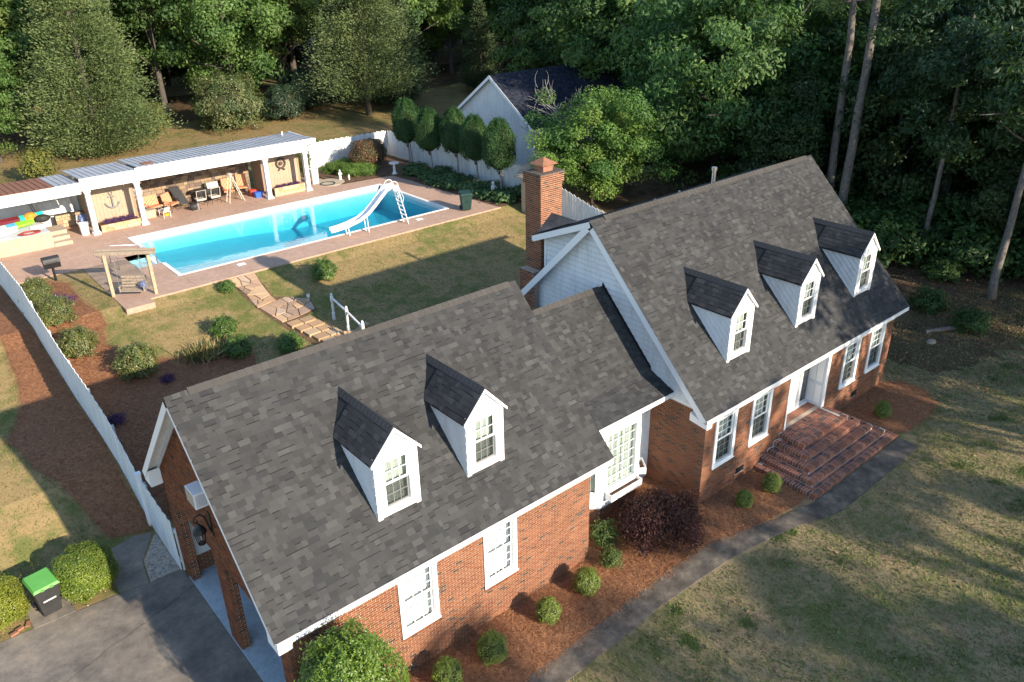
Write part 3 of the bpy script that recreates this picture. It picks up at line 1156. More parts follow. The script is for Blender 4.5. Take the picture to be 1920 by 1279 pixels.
# rear: shed roof from the ridge, lower slope beneath
SH_Y, SH_Z = 7.70, 7.39
shed_roof = slab('rear_roof', [(RX1, SH_Y, SH_Z), (RX0, SH_Y, SH_Z), (RX0, MR_Y, MR_Z - 0.003), (RX1, MR_Y, MR_Z - 0.003)], 0.1)
slopeS = Vector((0, MR_Y - SH_Y, MR_Z - SH_Z)).normalized()
shingle_slope(shed_roof, (RX1, SH_Y, SH_Z), (-1, 0, 0), slopeS, math.hypot(MR_Y - SH_Y, MR_Z - SH_Z), RX1 - RX0)
low_roof = slab('rear_roof', [(RX1, MB_Y, ME_Z), (RX0, MB_Y, ME_Z), (RX0, 7.0, roofz(7.0)), (RX1, 7.0, roofz(7.0))], 0.1)
shingle_slope(low_roof, (RX1, MB_Y, ME_Z), (-1, 0, 0), Vector((0, -1, MS)), 4.2, RX1 - RX0)
ridge_caps(main_roof, (RX0 + 0.6, MR_Y, MR_Z), (RX1 - 0.25, MR_Y, MR_Z), (0, -1, -MS), (0, 1, -(MR_Z - SH_Z) / (SH_Y - MR_Y)))
# shed dormer side walls and rear wall
mb = MB()
mb.prism([(0.12, MR_Y + 0.15, MR_Z - 0.2), (0.12, 7.35, 7.40), (0.12, 7.35, 5.9)], (0.02, 0, 0))
shed_wall = mb.build('shed_dormer_wall', 'siding_white', HOUSE)
siding(shed_wall, 6.02, 8.32, lambda z: (MR_Y + max(0.02, (MR_Z + 0.02 - z) / MS), min(7.35, MR_Y + (MR_Z - 0.14 - z) / ((MR_Z - SH_Z) / (SH_Y - MR_Y)))), 0.05)
q = MB()
q.box(0.06, LW - 0.1, 7.2, 7.35, 5.5, 7.38)
q.build('shed_dormer_wall', 'siding_white', HOUSE)
q = MB()
q.box(0.0, 0.05, 7.29, 7.37, 6.0, 7.42)
q.build('corner_board', 'white_trim', HOUSE)


# trims: eave fascia, rakes
def rake(p, q, w=0.2, t=0.03, xo=0.0, name='rake_board', drop=0.0):
    p, q = Vector(p), Vector(q)
    d = (q - p).normalized()
    down = Vector((1, 0, 0)).cross(d)
    if down.z > 0:
        down = -down
    m = MB()
    a, b_ = p + down * drop, q + down * drop
    m.prism([a, b_, b_ + down * w, a + down * w], (t, 0, 0))
    return m.build(name, 'white_trim', HOUSE)


q = MB()
q.box(RX0, RX1, ME_Y - 0.028, ME_Y - 0.002, ME_Z - 0.17, ME_Z - 0.02)
q.build('fascia', 'white_trim', HOUSE)
q = MB()
q.box(RX0 + .01, RX1 - .01, ME_Y + 0.001, -0.012, ME_Z - 0.2, ME_Z - 0.17)
q.build('soffit', 'white_paint', HOUSE)
q = MB()
q.box(0.0, LW, -0.045, -0.0115, MH - 0.07, ME_Z - 0.201)
q.build('frieze_board', 'white_trim', HOUSE)
rake((RX0 - 0.032, ME_Y, ME_Z - 0.02), (RX0 - 0.032, MR_Y, MR_Z - 0.02), 0.22)
rake((RX0 - 0.032, MB_Y, ME_Z - 0.02), (RX0 - 0.032, MR_Y + 0.001, MR_Z - 0.02), 0.22)
rake((RX0 - 0.038, SH_Y, SH_Z - 0.02), (RX0 - 0.038, MR_Y + 0.02, MR_Z - 0.028), 0.2)
rake((RX1 - 0.06, ME_Y, ME_Z - 0.12), (RX1 - 0.06, MR_Y, MR_Z - 0.12), 0.16)
for (a_, b_) in (((ME_Y, ME_Z), (MR_Y, MR_Z)), ((MB_Y, ME_Z), (MR_Y, MR_Z))):
    p0, p1 = Vector((RX0, a_[0], a_[1] - 0.16)), Vector((RX0, b_[0], b_[1] - 0.16))
    m = MB()
    m.prism([p0, p1, p1 + Vector((0, 0, -.02)), p0 + Vector((0, 0, -.02))], (-RX0 - 0.001, 0, 0))
    m.build('rake_soffit', 'white_paint', HOUSE)
# cornice return at the front left corner
q = MB()
q.prism([(RX0 + 0.002, ME_Y - 0.027, ME_Z - 0.19), (RX0 + 0.002, 0.45, ME_Z + 0.02), (RX0 + 0.002, 0.45, ME_Z - 0.25), (RX0 + 0.002, ME_Y - 0.027, ME_Z - 0.33)], (-RX0 - 0.01, 0, 0))
q.build('cornice_return', 'white_trim', HOUSE)
# rear shed fascia
q = MB()
q.box(RX0, RX1, SH_Y + 0.002, SH_Y + 0.03, SH_Z - 0.2, SH_Z - 0.03)
q.build('fascia', 'white_trim', HOUSE)
# vent pipes
for (px_, h_, r_) in ((7.03, 0.62, 0.075), (5.03, 0.16, 0.04), (3.7, 0.12, 0.04)):
    q = MB()
    z0 = MR_Z - 0.413 * (5.6 - MR_Y) - 0.05
    q.tube([(px_, 5.6, z0), (px_, 5.6, z0 + h_), (px_, 5.6, z0 + h_ + 0.001)], [r_, r_, r_ * 0.8], 10)
    if h_ > 0.3:
        q.tube([(px_, 5.6, z0 + h_ - 0.06), (px_, 5.6, z0 + h_ + 0.06)], r_ * 1.35, 10)
    q.build('vent_pipe', 'steel', HOUSE)

# ---------------- front door recess
q = MB()
q.box(DX1 - 0.001, DX1 + 0.1, -0.02, 0.62, DZ, 3.05)
q.box(DX0 - 0.1, DX0 + 0.001, 0.16, 0.62, DZ, 3.05)
q.box(DX0, DX1, 0.0, 0.62, 3.05, 3.12)
q.box(DX0, DX1, 0.62, 0.66, DZ, 3.05)
entry = q.build('entry_recess', 'door_grey', HOUSE)
q = MB()
for (z0, z1) in ((DZ + 0.12, DZ + 0.85), (DZ + 1.0, DZ + 1.95)):
    for (a_, b_) in ((0.06, 0.30), (0.34, 0.57)):
        q.box(DX1 - 0.018, DX1 - 0.0015, a_, b_, z0, z1)
q.build('reveal_panel', 'white_trim', entry)
q = MB()
q.box(DX1 - 0.02, DX1 + 0.14, -0.07, -0.0205, DZ, 3.07)
q.build('door_casing', 'white_trim', entry)
q = MB()
q.box(DX0 - 0.02, DX0 + 0.06, -0.04, -0.0205, DZ, 3.07)
q.build('door_casing', 'white_trim', entry)
q = MB()
xm = (DX0 + DX1) / 2
for xx in (xm - 0.62, xm + 0.50):
    q.box(xx, xx + 0.12, 0.52, 0.619, DZ, 3.04)
q.build('pilaster', 'white_trim', entry)
q = MB()
q.box(xm - 0.49, xm + 0.49, 0.585, 0.618, DZ + 0.03, 3.0)
door = q.build('front_door', 'white_paint', HOUSE)
for r in range(3):
    for c in range(2):
        q = MB()
        q.box(xm - 0.42 + c * 0.45, xm - 0.04 + c * 0.45, 0.572, 0.5845, DZ + 0.15 + r * 0.65, DZ + 0.66 + r * 0.65)
        q.build('door_panel', 'white_paint', door)
q = MB()
q.ball((xm - 0.42, 0.555, DZ + 0.98), 0.04, 8, 6)
q.build('door_knob', 'steel', door)
for k, xx in enumerate((DX0 + 0.04, xm + 0.66)):
    q = MB()
    q.box(xx, xx + 0.48, 0.60, 0.616, DZ + 0.12, 2.95)
    sl = q.build('sidelight', 'dark_interior', HOUSE)
    q = MB()
    q.box(xx + 0.03, xx + 0.45, 0.592, 0.596, DZ + 0.16, 2.9)
    q.build('pane', 'glass', sl)
q = MB()
q.box(DX0 + 0.02, DX1 - 0.02, 0.50, 0.58, DZ - 0.03, DZ + 0.04)
q.build('threshold', 'white_trim', HOUSE)
q = MB()
q.box(DX0 + 0.001, DX1 - 0.002, -0.018, 0.499, DZ - 0.2, DZ - 0.002)
q.build('entry_floor', 'terracotta', HOUSE)

# ---------------- garage wing
GX0, GX1 = -13.91, -3.51
GE_Y, GE_Z, GR_Y, GR_Z = 0.617, 3.168, 4.881, 7.38
GS = (GR_Z - GE_Z) / (GR_Y - GE_Y)
GB_Y = 2 * GR_Y - GE_Y
GWY, GWX0, GWX1, G0 = 0.93, -13.57, -4.1, -0.62
F_gar = frame((GWX0, GWY, G0), (1, 0, 0))
GWIN = [(-10.72, -9.58), (-8.08, -6.94)]
GWB, GWT = 0.88, 2.86
holes = [(a_ - GWX0, b_ - GWX0, GWB - G0, GWT - G0) for a_, b_ in GWIN]
mb = MB()
wall_holes(mb, F_gar, GWX1 - GWX0, 3.02 - G0, holes)
gar_wall = mb.build('brick_wall', 'mortar', HOUSE)
sill_h = [(a_ - GWX0 - 0.03, b_ - GWX0 + 0.03, GWB - G0 - 0.11, GWB - G0) for a_, b_ in GWIN]
lay_bricks(F_gar, 0.0, GWX1 - GWX0, 0.0, 3.02 - G0, holes + sill_h, gar_wall, WT_A)
for a_, b_ in GWIN:
    window(HOUSE, frame((0, GWY, 0), (1, 0, 0)), a_, b_, GWB, GWT, 0.13, 3, (3, 3), 'curtain_white', False)
    u = a_ - 0.02
    while u < b_ + 0.01:
        c = F_gar(u - GWX0 + 0.028, GWB - G0 - 0.055, 0.008)
        BRICKS.append((c, F_gar.U, F_gar.Z, F_gar.N, 0.057, 0.10, random.choices(range(8), WT_A)[0], gar_wall, False))
        u += 0.068
# left gable wall of the garage with two openings
F_gl = frame((GWX0, 8.62, G0), (0, -1, 0))
GL = 8.62 - GWY
OPEN = [(0.62, 3.44, 0.0, 2.55 - G0), (4.11, 7.12, 0.0, 2.55 - G0)]
mb = MB()
wall_holes(mb, F_gl, GL - 0.151, 3.3 - G0, OPEN, 0.22)
mb.prism([(GWX0, 8.5, 3.3), (GWX0, 1.2, 3.3), (GWX0, GR_Y, GR_Z - 0.22)], (0.22, 0, 0))
gab_wall = mb.build('brick_wall', 'mortar_red', HOUSE)


def glim(v):
    z = v + G0
    if z < 3.2:
        return (0, GL)
    hw = (GR_Z - 0.14 - z) / GS
    return (8.62 - (GR_Y + hw), 8.62 - (GR_Y - hw))


lay_bricks(F_gl, 0, GL, 0, GR_Z - G0 - 0.3, OPEN, gab_wall, WT_B, lim=glim)
# pier and jamb returns facing the camera
for (yy, x1) in ((8.62 - 4.11, GWX0 + 0.26),):
    fp = frame((GWX0, yy, G0), (1, 0, 0))
    lay_bricks(fp, 0.0, 0.24, 0, 2.55 - G0, [], gab_wall, WT_B)
fp = frame((GWX0, 8.0, G0), (1, 0, 0))
lay_bricks(fp, 0.0, 0.24, 0, 2.55 - G0, [], gab_wall, WT_B)
# carport back wall: brick base, siding above
fb = frame((GWX0 + 0.25, 8.3, G0), (1, 0, 0))
mb = MB()
mb.boxf(fb, 0, 9.1, 0, 0.82, -0.15, 0)
base_wall = mb.build('brick_wall', 'mortar_red', HOUSE)
lay_bricks(fb, 0, 2.6, 0.2, 0.82, [], base_wall, WT_B)
mb = MB()
mb.box(GWX0 + 0.25, -4.2, 8.33, 8.45, 0.2, 3.1)
cw = mb.build('carport_wall', 'siding_white', HOUSE)
z = 0.205
while z < 3.0:
    m = MB()
    m.add([(GWX0 + .25, 8.305, z), (-9.5, 8.305, z), (-9.5, 8.325, z + .16), (GWX0 + .25, 8.325, z + .16)], [(0, 1, 2, 3)])
    m.prism([(GWX0 + .25, 8.305, z), (GWX0 + .25, 8.329, z + 0.001), (GWX0 + .25, 8.329, z + .16), (GWX0 + .25, 8.325, z + .16)], (3.8, 0, 0))
    m.v = m.v[4:]; m.f = [tuple(i - 4 for i in f) for f in m.f[1:]]; m.c = m.c[4:]
    m.build('siding_board', 'siding_white', cw)
    z += 0.16
mb = MB()
mb.box(GWX0 + 0.23, -4.2, 0.96, 8.29, 2.9, 2.96)
mb.build('carport_ceiling', 'white_paint', HOUSE)
mb = MB()
mb.box(-4.25, GWX1 - 0.001, 1.1, 8.55, G0, 3.2)
mb.prism([(-4.25, 8.45, 3.2), (-4.25, 1.3, 3.2), (-4.25, GR_Y, GR_Z - 0.22)], (0.15, 0, 0))
mb.build('end_wall', 'siding_white', HOUSE)
mb = MB()
mb.box(GWX0 + .23, GWX1 - .16, 8.46, 8.61, G0, 3.2)
mb.build('rear_wall', 'mortar_red', HOUSE)
# roof
gar_roof = slab('garage_roof', [(GX0, GE_Y, GE_Z), (GX1, GE_Y, GE_Z), (GX1, GR_Y, GR_Z), (GX0, GR_Y, GR_Z)], 0.1)
LG = math.hypot(GR_Y - GE_Y, GR_Z - GE_Z)
shingle_slope(gar_roof, (GX0 - .05, GE_Y, GE_Z), (1, 0, 0), (0, 1, GS), LG, GX1 - GX0 + .08)
gar_rear = slab('garage_roof', [(GX1, GB_Y, GE_Z), (GX0, GB_Y, GE_Z), (GX0, GR_Y, GR_Z - 0.002), (GX1, GR_Y, GR_Z - 0.002)], 0.1)
shingle_slope(gar_rear, (GX1, GB_Y, GE_Z), (-1, 0, 0), (0, -1, GS), LG, GX1 - GX0)
ridge_caps(gar_roof, (GX0 + 0.5, GR_Y, GR_Z), (GX1 - 0.3, GR_Y, GR_Z), (0, -1, -GS), (0, 1, -GS))
q = MB()
q.box(GX0, GX1, GE_Y - 0.028, GE_Y - 0.002, GE_Z - 0.17, GE_Z - 0.02)
q.build('fascia', 'white_trim', HOUSE)
q = MB()
q.box(GX0 + .01, GX1 - .01, GE_Y + 0.001, GWY - 0.012, GE_Z - 0.2, GE_Z - 0.17)
q.build('soffit', 'white_paint', HOUSE)
q = MB()
q.box(GWX0, GWX1, GWY - 0.045, GWY - 0.0115, GWT - 0.0, GE_Z - 0.201)
q.build('frieze_board', 'white_trim', HOUSE)
rake((GX0 - 0.032, GE_Y, GE_Z - 0.02), (GX0 - 0.032, GR_Y, GR_Z - 0.02), 0.2)
rake((GX0 - 0.032, GB_Y, GE_Z - 0.02), (GX0 - 0.032, GR_Y + .001, GR_Z - 0.02), 0.2)
rake((GX1 - 0.06, GE_Y, GE_Z - 0.12), (GX1 - 0.06, GR_Y, GR_Z - 0.12), 0.14)
for (a_, b_) in (((GE_Y, GE_Z), (GR_Y, GR_Z)), ((GB_Y, GE_Z), (GR_Y, GR_Z))):
    p0, p1 = Vector((GX0, a_[0], a_[1] - 0.15)), Vector((GX0, b_[0], b_[1] - 0.15))
    m = MB()
    m.prism([p0, p1, p1 + Vector((0, 0, -.02)), p0 + Vector((0, 0, -.02))], (GWX0 - GX0 - 0.01, 0, 0))
    m.build('rake_soffit', 'white_paint', HOUSE)
    # inner frieze along the brick
    p0, p1 = Vector((GWX0 - 0.05, a_[0], a_[1] - 0.17)), Vector((GWX0 - 0.05, b_[0], b_[1] - 0.17))
    m = MB()
    m.prism([p0, p1, p1 + Vector((0, 0, -.16)), p0 + Vector((0, 0, -.16))], (0.035, 0, 0))
    m.build('rake_frieze', 'soffit_grey', HOUSE)
for yy, sg in ((GE_Y, 1), (GB_Y, -1)):
    q = MB()
    q.prism([(GX0 + 0.001, yy - 0.029 * sg, GE_Z - 0.17), (GX0 + 0.001, yy + 0.5 * sg, GE_Z + 0.2), (GX0 + 0.001, yy + 0.5 * sg, GE_Z - 0.34), (GX0 + 0.001, yy - 0.029 * sg, GE_Z - 0.34)], (GWX0 - GX0 - 0.012, 0, 0))
    q.build('cornice_return', 'white_trim', HOUSE)

# ---------------- connector with bay window
KX0, KX1 = -4.1, 0.0
KE_Y, KE_Z, KK_Y, KK_Z, KR_Y, KR_Z = 1.315, 3.73, 2.28, 4.12, 4.5, 6.36
con_roof = slab('connector_roof', [(KX0 - .1, KK_Y, KK_Z), (-0.004, KK_Y, KK_Z), (-0.004, KR_Y, KR_Z), (KX0 - .1, KR_Y, KR_Z)], 0.1)
U1 = Vector((0, KR_Y - KK_Y, KR_Z - KK_Z))
shingle_slope(con_roof, (KX0 + 0.55, KK_Y, KK_Z), (1, 0, 0), U1, U1.length, 3.5)
con_low = slab('connector_roof', [(-3.52, KE_Y, KE_Z), (-0.004, KE_Y, KE_Z), (-0.004, KK_Y, KK_Z - .002), (-3.52, KK_Y, KK_Z - .002)], 0.08)
U2 = Vector((0, KK_Y - KE_Y, KK_Z - KE_Z))
shingle_slope(con_low, (-3.52, KE_Y, KE_Z), (1, 0, 0), U2, U2.length + 0.03, 3.5)
con_rear = slab('connector_roof', [(-0.004, 8.2, 2.9), (KX0 - .1, 8.2, 2.9), (KX0 - .1, KR_Y, KR_Z - .002), (-0.004, KR_Y, KR_Z - .002)], 0.1)
shingle_slope(con_rear, (-0.02, 8.2, 2.9), (-1, 0, 0), (0, KR_Y - 8.2, KR_Z - 2.9), 5.06, 3.6)
ridge_caps(con_roof, (GX1 + 0.02, KR_Y, KR_Z), (-0.1, KR_Y, KR_Z), (0, -1, -1), (0, 1, -0.93))
# shadowed step flashing against the gable
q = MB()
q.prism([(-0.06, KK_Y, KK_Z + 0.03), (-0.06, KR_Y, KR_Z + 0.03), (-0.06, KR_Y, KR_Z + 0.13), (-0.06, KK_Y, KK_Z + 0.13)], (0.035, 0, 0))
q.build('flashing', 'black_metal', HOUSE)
q = MB()
q.box(-3.52, -0.004, KE_Y - 0.028, KE_Y - 0.002, KE_Z - 0.17, KE_Z - 0.02)
q.build('fascia', 'white_trim', HOUSE)
q = MB()
q.box(-3.5, -0.01, KE_Y + .001, 2.2, KE_Z - 0.2, KE_Z - 0.172)
q.build('soffit', 'white_paint', HOUSE)
# connector wall
q = MB()
q.box(KX0, -0.01, 2.2, 2.35, -0.4, 3.6)
con_wall = q.build('connector_wall', 'siding_white', HOUSE)
z = 0.5
while z < 3.5:
    m = MB()
    m.prism([(-1.0, 2.182, z), (-1.0, 2.199, z), (-1.0, 2.199, z + .125), (-1.0, 2.196, z + .125)], (0.99, 0, 0))
    m.build('siding_board', 'siding_white', con_wall)
    z += 0.125
# bay
BY = 1.56
BX = (-2.92, -1.22)            # front face
BXO = (-3.72, -0.75)           # at the wall
q = MB()
q.prism([(BXO[0], 2.199, 0.50), (BX[0], BY, 0.50), (BX[1], BY, 0.50), (BXO[1], 2.199, 0.50)], (0, 0, 0.10))
q.prism([(BXO[0], 2.199, 3.30), (BX[0], BY, 3.30), (BX[1], BY, 3.30), (BXO[1], 2.199, 3.30)], (0, 0, 0.23))
bay = q.build('bay_window', 'white_trim', HOUSE)
fB = frame((0, BY, 0), (1, 0, 0))
q = MB()
q.boxf(fB, BX[0], -2.72, 0.6, 3.3, -0.1, 0)
q.boxf(fB, -1.45, BX[1], 0.6, 3.3, -0.1, 0)
q.boxf(fB, -2.72, -1.45, 0.6, 1.16, -0.1, 0)
q.boxf(fB, -2.72, -1.45, 3.12, 3.3, -0.1, 0)
q.boxf(fB, -2.80, -2.72, 1.1, 3.2, 0.001, 0.04)
q.boxf(fB, -1.45, -1.37, 1.1, 3.2, 0.001, 0.04)
q.boxf(fB, -2.72, -1.45, 1.08, 1.17, 0.001, 0.042)
q.boxf(fB, -2.72, -1.45, 3.11, 3.19, 0.001, 0.041)
q.build('bay_front', 'white_trim', bay)
cols_, rows_ = 5, 6
m = MB()
for i in range(1, cols_):
    u = -2.72 + 1.27 * i / cols_
    m.boxf(fB, u - .009, u + .009, 1.16, 3.12, -0.05, -0.034)
for j in range(1, rows_):
    v = 1.16 + 1.96 * j / rows_
    for i in range(cols_):
        m.boxf(fB, -2.72 + 1.27 * i / cols_ + .009, -2.72 + 1.27 * (i + 1) / cols_ - .009, v - .009, v + .009, -0.049, -0.035)
m.build('muntin', 'white_trim', bay)
pq = MB()
pq.boxf(frame((0, 0, 0), (1, 0, 0)), -0.127, 0.127, -0.163, 0.163, -0.002, 0.002)
pm = mesh_arrays('pane', np.array(pq.v), pq.f)
for i in range(cols_):
    for j in range(rows_):
        c = fB(-2.72 + 1.27 * (i + .5) / cols_, 1.16 + 1.96 * (j + .5) / rows_, -0.042)
        obj('pane', pm, 'glass', bay, loc=tuple(c))
m = MB()
V = []
for i in range(41):
    u = -2.74 + 1.31 * i / 40
    nn = -0.13 + 0.02 * math.sin(i * 1.9)
    V += [fB(u, 1.1, nn), fB(u, 3.15, nn)]
m.add(V, [(2 * i, 2 * i + 2, 2 * i + 3, 2 * i + 1) for i in range(40)])
m.build('curtain', 'curtain_green', bay)
for (A_, B_) in (((BXO[0], 2.199), (BX[0], BY)), ((BX[1], BY), (BXO[1], 2.199))):
    d = Vector((B_[0] - A_[0], B_[1] - A_[1], 0))
    fs = frame((A_[0], A_[1], 0), d)
    Ld = d.length
    q = MB()
    q.boxf(fs, 0, 0.2, 0.6, 3.3, -0.08, -0.001)
    q.boxf(fs, Ld - 0.2, Ld, 0.6, 3.3, -0.08, -0.001)
    q.boxf(fs, 0.2, Ld - 0.2, 0.6, 1.1, -0.08, -0.001)
    q.boxf(fs, 0.2, Ld - 0.2, 3.15, 3.3, -0.08, -0.001)
    q.boxf(fs, 0.2, Ld - 0.2, 2.08, 2.14, -0.06, -0.02)
    q.build('bay_side', 'white_trim', bay)
    q = MB()
    q.boxf(fs, 0.2, Ld - 0.2, 1.1, 3.15, -0.05, -0.045)
    q.build('pane', 'glass', bay)
    q = MB()
    q.boxf(fs, 0.2, Ld - 0.2, 1.1, 3.15, -0.12, -0.11)
    q.build('curtain', 'curtain_green', bay)
    # rope-like beaded trim on the bay corners
    q = MB()
    zz = 0.75
    while zz < 3.2:
        q.boxf(fs, 0.02 if A_[1] < 2 else Ld - 0.05, 0.05 if A_[1] < 2 else Ld - 0.02, zz, zz + 0.06, 0.0, 0.018)
        zz += 0.1
    q.build('bead_trim', 'white_trim', bay)
# bay base in brick
for (A_, B_) in (((BXO[0] + .02, 2.199), (BX[0] + .02, BY + .06)), ((BX[0] + .02, BY + .06), (BX[1] - .02, BY + .06)), ((BX[1] - .02, BY + .06), (BXO[1] - .02, 2.199))):
    d = Vector((B_[0] - A_[0], B_[1] - A_[1], 0))
    fs = frame((A_[0], A_[1], -0.5), d)
    q = MB()
    q.boxf(fs, 0, d.length, 0, 0.995, -0.1, 0)
    wl = q.build('brick_wall', 'mortar_red', HOUSE)
    lay_bricks(fs, 0, d.length, 0.0, 0.99, [], wl, WT_B)

# ---------------- chimney
CHX0, CHX1, CHY0, CHY1, CHT = 0.05, 1.05, 7.60, 8.40, 9.42
q = MB()
q.box(CHX0, CHX1, CHY0, CHY1, 2.5, CHT)
q.box(CHX0 - .05, CHX1 + .05, CHY0 - .05, CHY1 + .05, CHT - .34, CHT - 0.001)
q.box(CHX0 - .32, CHX0 - 0.001, CHY0 + .02, CHY1 - .02, 2.5, 6.0)
chim = q.build('chimney', 'mortar_red', HOUSE)
for (O_, U_, L_) in (((CHX0, CHY0, 2.5), (1, 0, 0), 1.0), ((CHX0, CHY1, 2.5), (0, -1, 0), 0.8), ((CHX1, CHY0, 2.5), (0, 1, 0), 0.8)):
    fc = frame(O_, U_)
    lay_bricks(fc, 0, L_, 0, CHT - 2.5 - .35, [], chim, [.2, .2, .22, .12, .1, .04, .08, .04])
    O2 = Vector(O_) - Vector(U_) * 0.05 + fc.N * 0.05
    fc2 = frame(O2, U_)
    lay_bricks(fc2, 0, L_ + .1, CHT - 2.5 - .34, CHT - 2.5 - 0.02, [], chim, [.16, .14, .22, .08, .1, .14, .1, .06])
fc = frame((CHX0 - .32, CHY1 - .02, 2.5), (0, -1, 0))
lay_bricks(fc, 0, .76, 1.5, 3.5, [], chim, WT_B)
q = MB()
q.prism([(CHX0 - .06, CHY0 - .06, CHT), (CHX1 + .06, CHY0 - .06, CHT), (CHX1 + .06, CHY1 + .06, CHT), (CHX0 - .06, CHY1 + .06, CHT)], (0, 0, 0.05))
q.build('chimney_crown', 'stone_dark', chim)
q = MB()
xm_, ym_ = (CHX0 + CHX1) / 2, (CHY0 + CHY1) / 2
q.box(xm_ - .22, xm_ + .22, ym_ - .22, ym_ + .22, CHT + .051, CHT + .27)
q.build('flue', 'yellow' if False else 'terracotta', chim)
q = MB()
q.add([(xm_ - .36, ym_ - .36, CHT + .29), (xm_ + .36, ym_ - .36, CHT + .29), (xm_ + .36, ym_ + .36, CHT + .29), (xm_ - .36, ym_ + .36, CHT + .29), (xm_, ym_, CHT + .52)], [(3, 2, 1, 0), (0, 1, 4), (1, 2, 4), (2, 3, 4), (3, 0, 4)])
q.build('flue_cap', 'rust', chim)
# cricket in front of the chimney
q = MB()
q.add([(CHX0 - .2, CHY0, 7.46), (CHX1 + .3, CHY0, 7.46), (xm_, CHY0, 8.05), (xm_ + .1, 6.4, 8.0)], [(0, 1, 3), (0, 3, 2), (3, 1, 2), (0, 2, 1)])
q.build('cricket', 'asphalt_roof', HOUSE)


